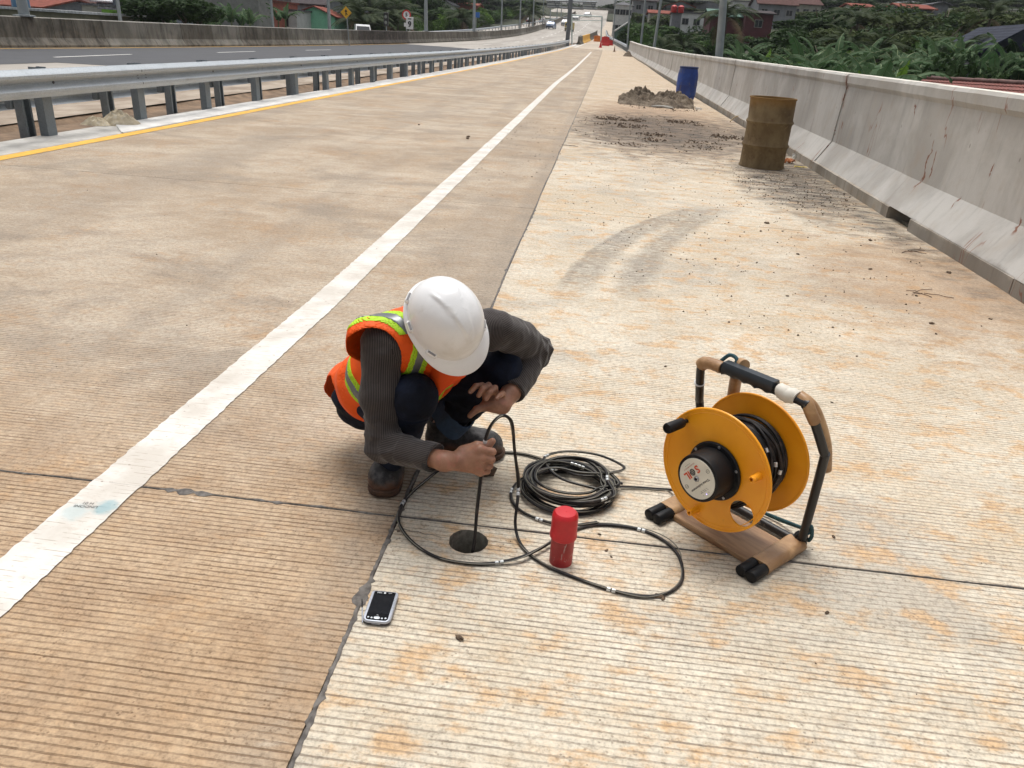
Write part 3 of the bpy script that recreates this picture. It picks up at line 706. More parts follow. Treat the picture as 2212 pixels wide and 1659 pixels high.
lump('mud_pile', (1.42, 21.9, 0), (.98, .85), .40, 3, mud, 'heap of grey brown mud in front of the blue drum', 'mud pile', n=44, rough=.55, peaks=((-.45, .1, .75, .95), (.42, 0, .75, 1.), (0, -.3, .7, .5), (-.65, -.2, .5, .4)))
slab_mat = plain('cement_crust', (.33, .32, .29), .9, 0, .2, 6., .5, 60.)
b = MB(); b.rbox((0, 0, .03), (.34, .2, .05), .015, .3); b.rbox((.16, -.08, .02), (.2, .14, .04), .01, -.5); b.rbox((-.2, -.03, .02), (.16, .1, .035), .01, .9)
tag(b.build('cement_lump', slab_mat, loc=(1.55, 21.1, 0)), 'flat pale cement crust lying at the foot of the mud heap', 'cement lump')
# single clods
clodm = M('clod'); _p = clodm.pos()
clodm = clodm.done(clodm.mix(clodm.step(clodm.noise(_p, 30., 5, .65), .35, .65), (.055, .038, .025), (.15, .10, .065)), .95, 0, clodm.bump(clodm.noise(_p, 120., 5), .8, .005))
def rock_mesh(seed, sub=2):
    rs = random.Random(seed); bm = bmesh.new(); bmesh.ops.create_icosphere(bm, subdivisions=sub, radius=1)
    ph = [Vector((rs.uniform(-4, 4), rs.uniform(-4, 4), rs.uniform(-4, 4))) for _ in range(4)]
    for v in bm.verts:
        k = 1 + .22 * sin(ph[0].dot(v.co)) + .15 * sin(2.1 * ph[1].dot(v.co)) + rs.uniform(-.12, .12); v.co = Vector((v.co.x * k, v.co.y * k * .8, v.co.z * k * .55))
    me = bpy.data.meshes.new('clod'); bm.to_mesh(me); bm.free(); me.materials.append(clodm); return me
rocks = [rock_mesh(i) for i in range(6)]
cl = [(1420, 1290, .011), (1432, 1293, .008), (992, 1380, .009), (1785, 1325, .006), (1205, 1062, 0), (2012, 700, .013), (2022, 722, .008), (1656, 483, .018), (1643, 500, .010), (1724, 550, .012), (1880, 582, .012),
      (2050, 590, .016), (2140, 690, .009), (2120, 705, .006), (1797, 870, .005), (1438, 792, .006), (1010, 300, .030), (1012, 296, .022), (905, 270, .018), (1295, 1155, .005), (1310, 1190, .005), (1320, 1203, .004), (860, 1148, .004), (1800, 1160, .006), (1700, 640, .008),
      (1600, 700, .006), (1545, 560, .008), (1850, 770, .006), (1880, 520, .016), (1690, 500, .008), (1640, 410, .012), (1512, 465, .008), (1470, 560, .006), (1980, 640, .009), (1500, 900, .004)]
for i, (x, y, r) in enumerate(cl):
    if r == 0: continue
    p = atZ(x, y); o = bpy.data.objects.new('mud_clod', rocks[i % 6]); C.objects.link(o); o.location = (p.x, p.y, r * .35); o.scale = (r * 1.3, r, r); o.rotation_euler = (0, 0, i * 1.3)
    tag(o, 'small dark mud clod lying loose on the tined concrete', 'mud clod', 'mud clods scattered on the pavement')
# the brown muddy knob on the ground behind the fist
o = bpy.data.objects.new('mud_clod', rocks[2]); C.objects.link(o); p = atZ(1049, 1036); o.location = (p.x, p.y + .03, .018); o.scale = (.030, .022, .045); tag(o, 'dark brown muddy lump on the ground right behind the gripping fist', 'mud clod')
# scattered grit: nobody could count it
def grit(name, regions, label, seed=5):
    rs = random.Random(seed); b = MB()
    T = [(1, 0, 0), (-.5, .8, 0), (-.4, -.8, .1), (.1, .1, .8)]
    for (x0, x1, y0, y1, n, r0, r1) in regions:
        for i in range(n):
            cx_, cy_ = (x0 + x1) / 2, (y0 + y1) / 2; a = rs.uniform(0, 6.28); q = sqrt(rs.random())
            x = cx_ + cos(a) * q * (x1 - x0) / 2; y = cy_ + sin(a) * q * (y1 - y0) / 2; r = r0 + (r1 - r0) * rs.random() ** 3; t = rs.uniform(0, 6.28); s = rs.uniform(.5, 1)
            v = [(x + r * (cos(t) * px_ - sin(t) * py_ * s), y + r * (sin(t) * px_ + cos(t) * py_ * s), zs(y) + .001 + r * pz_) for px_, py_, pz_ in T]
            b.add(v, [(0, 1, 3), (1, 2, 3), (2, 0, 3), (0, 2, 1)])
    return tag(b.build(name, clodm), label, 'debris', kind='stuff')
grit('grit', [(-0.40, 2.80, 4.00, 12.50, 1500, .003, .012), (-0.50, 2.60, 12.00, 18.50, 900, .004, .024), (0.32, 0.81, 14.92, 15.54, 78, .004, 0.041), (-0.06, 0.74, 12.27, 12.66, 115, .004, 0.031), (1.99, 2.75, 14.55, 15.10, 115, .004, 0.041), (0.13, 0.95, 15.37, 15.97, 117, .004, 0.044), (1.28, 2.02, 12.52, 13.14, 109, .004, 0.033), (-0.13, 0.43, 16.53, 17.23, 86, .004, 0.047), (1.37, 1.88, 16.81, 17.56, 80, .004, 0.036), (1.86, 2.17, 16.59, 16.90, 57, .004, 0.030), (1.92, 2.58, 14.38, 14.80, 98, .004, 0.038), (0.65, 1.28, 13.95, 14.57, 95, .004, 0.048), (1.30, 2.11, 16.84, 17.75, 116, .004, 0.042), (0.16, 1.04, 16.50, 17.36, 125, .004, 0.039), (1.37, 2.16, 13.26, 13.86, 114, .004, 0.032), (-0.06, 0.83, 16.47, 16.73, 127, .004, 0.045), (0.70, 1.14, 12.95, 13.70, 72, .004, 0.047), (-0.10, 0.18, 15.27, 16.00, 53, .004, 0.033), (1.70, 2.90, 7.80, 11.40, 900, .004, .016), (-1.60, -0.40, 8.00, 16.00, 260, .004, .014), (-4.50, -0.60, 2.20, 12.00, 160, .003, .008), (-0.40, 2.50, 0.80, 4.50, 260, .0015, .004), (-2.40, -0.60, 0.80, 4.00, 120, .0012, .003), (0.40, 2.60, 20.00, 23.50, 350, .01, .04)], 'dry mud crumbs and grit scattered over the shoulder')
# dry stalks
stalk = plain('dry_stalk', (.10, .055, .035), .9)
def stalks(c, seed, label):
    rs = random.Random(seed); b = MB()
    for i in range(5):
        a = rs.uniform(-.5, .5) + (pi if i % 2 else 0); L = rs.uniform(.08, .2); p0 = Vector((rs.uniform(-.05, .05), rs.uniform(-.03, .03), .004)); p = [p0]
        for k in range(4): a += rs.uniform(-.5, .5); p.append(p[-1] + Vector((cos(a) * L / 4, sin(a) * L / 4, rs.uniform(-.002, .004))))
        b.tube(p, .0022, 5)
    tag(b.build('dry_twig', stalk, loc=c), label, 'twig')
p = atZ(1985, 632); stalks((p.x, p.y, 0), 1, 'brown dry twigs near the foot of the parapet, right of the drain gap')
p = atZ(1965, 543); stalks((p.x, p.y, 0), 3, 'thin brown stalk lying just below the drain gap')
p = atZ(1230, 315); stalks((p.x, p.y, 0), 4, 'tangle of thin dark twigs lying on the long joint')
# litter by the drum
foil = plain('orange_wrapper', (.45, .17, .06), .4); foily = plain('yellow_wrapper', (.62, .50, .12), .4); clear = M('clear_plastic'); clear = clear.done((.75, .78, .76), .15, Alpha=.35)
def crumple(name, c, r, mat, label, seed):
    rs = random.Random(seed); b = MB(); n = 7; vs = [(r[0] * (i / (n - 1) - .5) + rs.uniform(-.1, .1) * r[0], r[1] * (j / (n - 1) - .5) + rs.uniform(-.1, .1) * r[1], r[2] * rs.random() + .004) for j in range(n) for i in range(n)]
    b.add(vs, [(j * n + i, j * n + i + 1, (j + 1) * n + i + 1, (j + 1) * n + i) for j in range(n - 1) for i in range(n - 1)]); tag(b.build(name, mat, loc=c), label, 'litter')
p = atZ(1700, 352); crumple('plastic_wrapper', (p.x, p.y, 0), (.2, .12, .07), foil, 'crumpled orange brown wrapper at the foot of the rusty drum', 1)
p = atZ(1728, 362); crumple('plastic_wrapper', (p.x, p.y - .02, 0), (.16, .05, .02), foily, 'flat yellow wrapper between the rusty drum and the parapet', 2)
p = atZ(1722, 345); crumple('plastic_bag', (p.x + .04, p.y + .05, 0), (.2, .14, .08), clear, 'clear plastic bag behind the wrappers at the drum', 3)
p = atZ(1502, 237); b = MB(); b.lathe([(.03, 0), (.032, .005), (.032, .13), (.012, .17), (.012, .19), (0, .19)], 16, 0, (0, 0, .033), (1, .3, 0)); tag(b.build('plastic_bottle', clear, smooth=40, loc=(p.x, p.y, 0)), 'small clear plastic bottle lying beside the mud heap', 'bottle')
b = MB(); b.tube(spline([(0, 0, .02), (-.15, .05, .12), (-.3, -.1, .10), (-.42, -.3, .02)], 6), .012, 8); p = atZ(1580, 262); tag(b.build('bamboo_stick', plain('bamboo', (.34, .25, .13), .7), smooth=60, loc=(p.x + .35, p.y, 0)), 'bent yellowish stick leaning beside the rusty drum', 'stick')
# sacks by the guardrail post
sackm = plain('woven_sack', (.40, .34, .24), .85, 0, .2, 9., .5, 90., (.55, .52, .44), .7)
sp_ = atZ(250, 268)
sk = lump('sack', (sp_.x + .03, sp_.y + .05, 0), (.30, .20), .17, 8, sackm, 'crumpled beige sack slumped at the foot of the second guardrail post', 'sack', n=26, rough=.25)
lump('sack', (sp_.x - .18, sp_.y - .16, 0), (.20, .13), .10, 12, sackm, 'flat folded beige sack in front of the bigger sack by the guardrail', 'sack', n=22, rough=.3)

# ---- red capped pipe
redp = plain('red_plastic', (.50, .012, .018), .33, 0, .10, 20., .05, 60.)
redw = M('worn_red_paint'); _p = redw.obj()
_c = redw.mix(redw.step(redw.noise(_p, 14., 4), .35, .65), (.26, .014, .016), (.42, .03, .03))
_c = redw.mix(redw.mul(redw.step(redw.noise(redw.map(_p, (1.4, 1.4, .5)), 30., 5, .7, .8), .58, .66), .75), _c, (.42, .37, .34))
redw = redw.done(_c, .5, 0, redw.bump(redw.noise(_p, 90.), .3, .001))
p = atZ(1211, 1212); rp = empty('capped_pipe', (p.x, p.y, 0), label='short red plastic pipe with a red cap standing on the concrete beside the cable loop', cat='pipe')
b = MB(); b.lathe([(.034, 0), (.034, .11), (.031, .11), (.031, .004), (0, .004)], 32); b.build('pipe', redw, rp, smooth=40)
b = MB(); b.lathe([(.0375, .088), (.0395, .090), (.040, .100), (.0385, .104), (.038, .158), (.036, .168), (.030, .174), (.012, .1755), (0, .1755)], 40); b.lathe([(.0022, 0), (.0022, .0012), (0, .0014)], 8, 0, (.002, -.002, .1752)); b.build('cap', redp, rp, smooth=35)

# ---- handheld computer
silver = plain('silver_plastic', (.46, .49, .55), .28, .35, .05, 10.); blk = plain('black_gloss', (.010, .011, .013), .12, 0, .1, 10.); dkp = plain('dark_plastic', (.035, .028, .035), .45); scr = plain('screen_glass', (.017, .018, .021), .08); wht = plain('white_print', (.72, .74, .76), .4); btn = plain('button_silver', (.62, .66, .70), .25, .3)
c0 = atZ(822, 1312, .012); pd = empty('handheld_computer', (c0.x - .003, c0.y - .004, 0.0), rad(-4.), label='silver handheld computer with a dark screen lying on the long joint', cat='handheld computer')
# check on orientation: long side follows the two bottom/top mid points
pa, pb = atZ(834, 1276, .015), atZ(811, 1345, .015); pd.rotation_euler.z = atan2(pa.y - pb.y, pa.x - pb.x) - pi / 2; pd.location = ((pa.x + pb.x) / 2, (pa.y + pb.y) / 2, .0015)
def rrect(w_, h_, r, n=6, rb=None):
    out = []
    for (sx, sy, a0) in ((1, -1, -pi / 2), (1, 1, 0), (-1, 1, pi / 2), (-1, -1, pi)):
        q = r if (sy > 0 or rb is None) else rb
        for k in range(n + 1): a = a0 + pi / 2 * k / n; out.append((sx * (w_ / 2 - q) + q * cos(a), sy * (h_ / 2 - q) + q * sin(a)))
    return out
def stack(b, layers, m=0):
    n = len(layers[0][0]); vs = []
    for poly, z in layers: vs += [(x, y, z) for x, y in poly]
    fs = [tuple(range(n - 1, -1, -1)), tuple(range((len(layers) - 1) * n, len(layers) * n))]
    for k in range(len(layers) - 1): fs += [(k * n + i, k * n + (i + 1) % n, (k + 1) * n + (i + 1) % n, (k + 1) * n + i) for i in range(n)]
    b.add(vs, fs, m)
W_, H_ = .073, .119
b = MB(); stack(b, [(rrect(W_ - .006, H_ - .006, .009, rb=.014), .0), (rrect(W_ - .001, H_ - .001, .009, rb=.016), .003), (rrect(W_, H_, .009, rb=.017), .008)]); b.build('back_shell', dkp, pd, smooth=40)
b = MB(); stack(b, [(rrect(W_, H_, .009, rb=.017), .0081), (rrect(W_, H_, .009, rb=.017), .0125), (rrect(W_ - .003, H_ - .003, .008, rb=.016), .0148), (rrect(W_ - .008, H_ - .007, .006, rb=.014), .0152)]); b.build('front_bezel', silver, pd, smooth=40)
b = MB(); stack(b, [([(x * .79, y * .935) for x, y in rrect(W_, H_, .004, rb=.010)], .0152), ([(x * .79, y * .935) for x, y in rrect(W_, H_, .004, rb=.010)], .0157)]); b.build('face_plate', blk, pd)
b = MB(); b.box((0, .006, .0159), (.053, .073, .0004)); b.build('screen', scr, pd)
for bx_, by_ in ((-.0225, -.047), (-.0135, -.0485), (.0135, -.0485), (.0225, -.047)):
    b = MB(); b.lathe([(.0028, 0), (.0026, .0012), (0, .0014)], 14, 0, (bx_, by_, .0156)); b.build('button', btn, pd, smooth=40)
b = MB(); b.lathe([(1., 0), (.95, .13), (.62, .15), (.58, .10), (.3, .12), (0, .12)], 24); 
b.v = [(x * .0085, y * .0052 - .0475, .0156 + z * .011) for x, y, z in b.v]; b.build('navigation_pad', btn, pd, smooth=40)
text_mesh('maker_lettering', 'DELL', .0062, wht, pd, Matrix.Translation((-.014, .0505, .0158)), .0001, bold=.0001)
text_mesh('model_lettering', 'AXIM', .0038, wht, pd, Matrix.Translation((.014, .0505, .0158)), .0001)
text_mesh('radio_lettering', 'X51v', .003, wht, pd, Matrix.Translation((0, -.037, .0158)), .0001)
b = MB(); b.lathe([(.0032, 0), (.003, .0004), (0, .0005)], 14, 0, (0, .0505, .0157)); b.build('status_lamp', wht, pd)
b = MB(); b.box((0, -H_ / 2 - .0004, .0065), (.022, .0012, .0012)); b.build('connector', silver, pd)
pa, pb = atZ(782, 1294, .008), atZ(783, 1345, .006)
sty = empty('stylus', tuple((pa + pb) / 2), label='thin stylus lying along the left side of the handheld computer', cat='stylus'); d_ = (pa - pb)
b = MB(); b.tube([pb, pb + d_ * .62], .0016, 8); b.build('shaft', silver, sty, world=True)
b = MB(); b.tube([pb + d_ * .625, pb + d_ * .9, pb + d_], [.0019, .0017, .0008], 8); b.build('tip', blk, sty, world=True)

# ================================================================== CABLE
rubber = M('cable_rubber'); _p = rubber.pos()
rubber = rubber.done(rubber.mix(rubber.mul(rubber.step(rubber.noise(_p, 16., 5, .65), .48, .66), .55), (.010, .009, .010), (.085, .066, .056)), .5, 0, None, .35)
wirem = plain('thin_grey_wire', (.17, .16, .13), .45); markm = plain('white_marker', (.62, .64, .64), .3, .4)
run = [(-.275, 1.870, -.24), (-.272, 1.872, -.1)]
hp = [atY(1022, 1187, 1.872), atY(1030, 1110, 1.895), atY(1039, 1032, 1.925), atY(1044, 990, 1.932), atY(1047.5, 956, 1.934), atY(1056, 927, 1.935), atY(1071, 906, 1.94), atY(1085, 898, 1.95), atY(1098, 902, 1.965), atY(1107, 918, 1.98), atY(1111, 966, 2.0), atY(1116, 1010, 2.02), atY(1119.5, 1050, 2.03)]
run += [tuple(v) for v in hp]
gp = [(1117, 1090), (1113, 1130), (1120, 1165), (1140, 1194), (1180, 1222), (1230, 1243), (1290, 1265), (1350, 1282), (1405, 1288), (1450, 1277), (1474, 1250), (1468, 1205), (1440, 1172), (1395, 1148), (1345, 1137), (1290, 1134), (1245, 1144), (1205, 1162), (1165, 1186), (1120, 1205), (1060, 1217), (1000, 1216), (940, 1202), (890, 1170), (862, 1130), (866, 1095), (885, 1068), (915, 1042), (948, 1016)]
zz = [.10, .045, .012] + [.006] * 40
for i, (x, y) in enumerate(gp): 
    z = zz[i] + (.010 if 17 <= i <= 19 else 0); run.append(tuple(atZ(x, y, z)))
run += [tuple(atZ(985, 1000, .006)), tuple(atZ(1030, 985, .006)), tuple(atZ(1080, 977, .006)), tuple(atZ(1138, 982, .006)), tuple(atZ(1190, 1000, .012)), tuple(atZ(1240, 1025, .03)), tuple(atZ(1300, 1030, .04)), tuple(atZ(1345, 1045, .04))]
path = spline(run, 10)
cb = empty('cable', (0, 2, 0), label='black cable coiled and looped on the concrete, one end held over the hole', cat='cable')
b = MB(); b.tube(path, .0048, 10); b.build('loose_run', rubber, cb, smooth=50, world=True)
off = [Vector(p) + Vector((.0055 * cos(i * .09), .0055 * sin(i * .05), .001 + .003 * abs(sin(i * .11)))) for i, p in enumerate(path)]
# on the far side of the last bend the thin wire swings away from the cable
b = MB(); b.tube([o + (Vector((.012, 0, 0)) if 255 < i < 285 else Vector((0, 0, 0))) * max(0, sin((i - 255) / 30 * pi)) for i, o in enumerate(off)], .0017, 6); b.build('thin_wire', wirem, cb, smooth=50, world=True)
def band(path, i, r, parent, L=2):
    a, c_ = Vector(path[i]), Vector(path[min(len(path) - 1, i + 1)]); d = (c_ - a).normalized()
    for k in (-.6, .6):
        b = MB(); b.lathe([(r, -.0055), (r * 1.12, -.004), (r * 1.12, .004), (r, .0055)], 10, 0, a + d * (.0075 * k * 1.6), d); b.build('depth_marker', markm, parent, smooth=40, world=True)
def near(path, q): return min(range(len(path)), key=lambda i: (Vector(path[i]) - Vector(q)).length)
for q in (atY(1047, 960, 1.934), atZ(1116, 1073, .06), atZ(1322, 1273, .006), atZ(1382, 1147, .006), atZ(1078, 1213, .006), atZ(874, 1088, .006)): band(path, near(path, q), .0057, cb)
# the coil
cc = atZ(1229, 1063); rs = random.Random(4); cp = []; nl = 19
e1, e2 = atZ(1115, 1050), atZ(1352, 1042)
for l in range(nl):
    r = .118 + .038 * rs.random() + (.012 if l < 3 else 0); ox, oy = rs.uniform(-.014, .014), rs.uniform(-.016, .012); zt = .007 + .0030 * l * (1 if r < .14 else .6); ph_ = rs.uniform(0, 6.28)
    sx = rs.uniform(.98, 1.10)
    for k in range(14):
        a = 2 * pi * k / 14; rr = r * (1 + .05 * sin(2 * a + ph_))
        cp.append((cc.x + ox + cos(a) * rr * sx, cc.y + oy + sin(a) * rr * .97, zt + .006 * sin(a * 2 + ph_) + .003))
b = MB(); b.tube(spline(cp, 4), .0046, 8); b.build('coil', rubber, cb, smooth=50, world=True)
co = [(x + .006 * cos(i * .3), y + .006 * sin(i * .21), z + .0035) for i, (x, y, z) in enumerate(cp)]
b = MB(); b.tube(spline(co, 4), .0017, 5); b.build('thin_wire', wirem, cb, smooth=50, world=True)
# two wide stray loops over the coil
s1 = [tuple(atZ(x, y, z)) for x, y, z in ((1300, 1058, .05), (1215, 1035, .055), (1178, 1003, .05), (1180, 985, .045), (1225, 975, .04), (1290, 982, .035), (1340, 1003, .035), (1345, 1015, .04), (1310, 1022, .05), (1250, 1020, .055), (1200, 1010, .055), (1160, 1018, .05), (1120, 1040, .02), (1103, 1068, .008), (1118, 1098, .008), (1165, 1122, .008), (1225, 1135, .01), (1290, 1128, .012))]
b = MB(); b.tube(spline(s1, 8), .0046, 8); b.build('stray_loop', rubber, cb, smooth=50, world=True)
b = MB(); b.tube([Vector(v) + Vector((.006, -.003, .003)) for v in spline(s1, 8)], .0017, 5); b.build('thin_wire', wirem, cb, smooth=50, world=True)
cps = spline(cp, 4)
for i in range(14): band(cps, rs.randrange(len(cps) * 2 // 5, len(cps) - 4), .0053, cb)
s1s = spline(s1, 8)
for k in (.18, .75, .88): band(s1s, int(k * len(s1s)), .0053, cb)
s2 = [tuple(atZ(x, y, z)) for x, y, z in ((1290, 1062, .03), (1335, 1052, .012), (1380, 1053, .006), (1420, 1056, .006), (1450, 1058, .012))] 

# ================================================================== CABLE REEL
RX, RY = .3013, 2.1369; RZ = rad(-44)
reel = empty('cable_reel', (RX, RY, 0), RZ, label='orange and black cable reel on a taped tube stand, with a round instrument hub', cat='cable reel')
orange = M('orange_plastic'); _p = orange.obj()
_c = orange.mix(orange.step(orange.noise(_p, 5., 4), .35, .65), (.84, .32, .008), (.92, .39, .014))
_c = orange.mix(orange.mul(orange.step(orange.noise(_p, 26., 5, .7, .6), .63, .72), .3), _c, (.28, .11, .02))
orange = orange.done(_c, .36, 0, orange.bump(orange.noise(_p, 25., 3), .05, .002))
blackt = M('black_tube'); _p = blackt.obj()
blackt = blackt.done(blackt.mix(blackt.mul(blackt.step(blackt.noise(_p, 22., 5, .75, .5), .62, .66), .75), (.013, .014, .016), (.19, .19, .17)), .42, 0, blackt.bump(blackt.noise(_p, 50.), .1, .001))
tape = M('brown_tape'); _p = tape.obj()
_c = tape.mix(tape.step(tape.noise(tape.map(_p, (1, 1, 1)), 11., 5, .6, .5), .35, .65), (.30, .165, .075), (.47, .29, .145))
_c = tape.mix(tape.mul(tape.step(tape.noise(_p, 30., 5, .7), .55, .7), .35), _c, (.16, .09, .05))
_w = tape.math('FRACT', tape.mul(tape.add(tape.xyz(_p)[1], tape.mul(tape.noise(_p, 9.), .03)), 19.))
tape = tape.done(_c, .38, 0, tape.bump(tape.add(tape.noise(_p, 24., 4, .6, 1.), tape.mul(_w, .5)), .55, .004))
plank = M('taped_plank'); _p = plank.obj()
_c = plank.mix(plank.step(plank.noise(plank.map(_p, (1, 6, 6)), 5., 5, .6, .4), .35, .65), (.24, .13, .065), (.44, .27, .14))
plank = plank.done(plank.mix(plank.mul(plank.step(plank.noise(_p, 9., 4), .56, .7), .5), _c, (.17, .085, .045)), .5, 0, plank.bump(plank.noise(plank.map(_p, (1, 8, 8)), 14., 5), .4, .003))
blk2 = plain('black_plastic', (.008, .008, .009), .5, 0, .1, 9., .1, 60., None, .5, .25); grip = plain('grip_plastic', (.018, .024, .030), .36, 0, .1, 9.); whtape = plain('white_tape', (.66, .62, .54), .6, 0, .1, 9., .6, 40.); rope = plain('teal_rope', (.02, .07, .085), .8, 0, .2, 50., .6, 150.)
CA, CZ, RF = .183, .281, .186
LW = .355
# feet: paired tubes with caps, taped
for a0 in (0., LW):
    for s_ in (-1, 1):
        b = MB(); b.tube([(a0 + s_ * .017, .055, .018), (a0 + s_ * .017, .27, .018)], .0155, 14); b.build('skid_tube', blackt, reel, smooth=40)
        b = MB(); b.lathe([(.0175, -.005), (.0182, -.004), (.0182, .064), (.0172, .066)], 18, 0, (a0 + s_ * .017, 0, .0185), (0, 1, 0)); b.lathe([(0, -.0065), (.015, -.006), (.0175, -.0045)], 18, 0, (a0 + s_ * .017, 0, .0185), (0, 1, 0)); b.build('end_cap', blk2, reel, smooth=35)
    b = MB(); rr = []
    for k in range(9):
        y = .062 + .205 * k / 8; w_ = .0355 + random.uniform(-.0012, .0015); h_ = .0195 + random.uniform(-.001, .001)
        rr.append(([(a0 + x * w_ / .0355, z * h_ / .0195) for x, z in [(.0355 * cos(t) * (1 if abs(cos(t)) > .5 else 1.0), .0195 * max(-.9, min(.95, sin(t) * 1.35))) for t in [2 * pi * q / 16 for q in range(16)]]], y))
    vs = [(x, y, z + .0185) for poly, y in rr for x, z in poly]; b.add(vs, [(k * 16 + i, k * 16 + (i + 1) % 16, (k + 1) * 16 + (i + 1) % 16, (k + 1) * 16 + i) for k in range(8) for i in range(16)] + [tuple(range(16)), tuple(range(128, 144))]); b.build('tape_wrap', tape, reel, smooth=50)
b = MB(); b.rbox((LW / 2, .145, .011), (LW - .066, .175, .021), .004); b.build('base_board', plank, reel)
# tube stand: two loops side by side
def loop(yo, mat, name, r=.0135, lean=0.):
    L = [(-.005, .27 + yo, .02), (-.010, .265 + yo, .06), (-.040, .205 + yo, .352), (-.038, .195 + yo, .375), (-.012, .135 + yo, .505), (.005, .125 + yo, .530), (.03, .122 + yo, .538)]
    R_ = [(.325, .122 + yo, .538), (.348, .125 + yo, .530), (.366, .138 + yo, .505), (.398, .195 + yo, .385), (.400, .205 + yo, .355), (.372, .262 + yo, .075), (.365, .268 + yo, .04), (.34, .270 + yo, .024), (.30, .271 + yo, .020), (.05, .271 + yo, .020), (0, .27 + yo, .020)]
    b = MB(); b.tube(spline(L + R_, 5), r, 14, closed=False); b.build(name, mat, reel, smooth=50)
loop(0, blackt, 'stand_tube'); 
# rear brown-taped tube loop
b = MB(); b.tube(spline([(.06, .30, .06), (.055, .245, .35), (.075, .20, .50), (.10, .165, .552), (.125, .15, .560)], 6), .019, 12); b.build('taped_brace', tape, reel, smooth=50)
b = MB(); b.tube(spline([(.388, .262, .30), (.385, .228, .39), (.368, .180, .48), (.350, .152, .525), (.318, .135, .545)], 6), .0165, 12); b.build('taped_brace', tape, reel, smooth=50)
b = MB(); b.tube(spline([(.325, .13, .545), (.35, .128, .535), (.362, .135, .512), (.374, .150, .482)], 4), .0175, 14); b.build('tape_wrap', tape, reel, smooth=50)
b = MB(); b.tube(spline([(-.006, .128, .520), (.006, .124, .533), (.035, .121, .540), (.072, .120, .541)], 4), [.019, .021, .0205, .019, .020, .018, .0195, .019, .018, .019, .0185, .019, .018], 14); b.build('tape_wrap', tape, reel, smooth=50)
b = MB(); b.tube([(.262 + .0065 * k, .122, .541 + .002 * sin(k)) for k in range(10)], [.018, .0225, .021, .023, .0215, .0235, .022, .023, .021, .019], 14); b.build('white_tape', whtape, reel, smooth=50)
b = MB(); b.lathe([(.016, -.002), (.0175, 0), (.0175, .002), (.016, .003)], 14, 0, (-.026, .162, .445), (.3, -.45, .85)); b.build('cable_tie', plain('cable_tie', (.6, .6, .58), .4), reel)
# grip with finger notches
b = MB(); vs = []; N = 25
for k in range(N):
    t_ = k / (N - 1); a_ = .080 + .172 * t_; lo = -.019 + .0055 * abs(sin(t_ * pi * 4.5)); poly = [(-.019, .010), (-.014, .019), (.014, .019), (.019, .010), (.019, lo + .008), (.012, lo), (-.012, lo), (-.019, lo + .008)]
    vs += [(a_, .121 + y, .545 + z * 1.1) for y, z in poly]
b.add(vs, [(k * 8 + i, k * 8 + (i + 1) % 8, (k + 1) * 8 + (i + 1) % 8, (k + 1) * 8 + i) for k in range(N - 1) for i in range(8)] + [tuple(range(8)), tuple(range((N - 1) * 8, N * 8))]); b.build('grip', grip, reel, smooth=50)
b = MB(); b.tube([(.07, .121, .541), (.08, .121, .545)], [.010, .017], 12); b.tube([(.252, .121, .545), (.262, .121, .541)], [.017, .010], 12); b.build('grip_collar', blk2, reel, smooth=40)
b = MB(); b.tube(spline([(.05, .14, .55), (.07, .15, .575), (.095, .15, .572), (.105, .14, .55)], 5), .006, 7); b.build('rope_knot', rope, reel, smooth=50)
b = MB()
for k in range(2): b.tube(spline([(.385, .262, .09 - .02 * k), (.36, .31, .05), (.25, .34, .012 + .006 * k), (.16, .33, .012)], 6), .0048, 7)
b.build('rope_tail', rope, reel, smooth=50)
b = MB(); b.tube(spline([(.375, .25, .09), (.388, .262, .10), (.392, .275, .06), (.38, .29, .03)], 5), .006, 7); b.build('rope_lashing', rope, reel, smooth=50)
b = MB(); b.rbox((.362, .272, .032), (.042, .030, .05), .010); b.build('lashing_tape', blk2, reel)
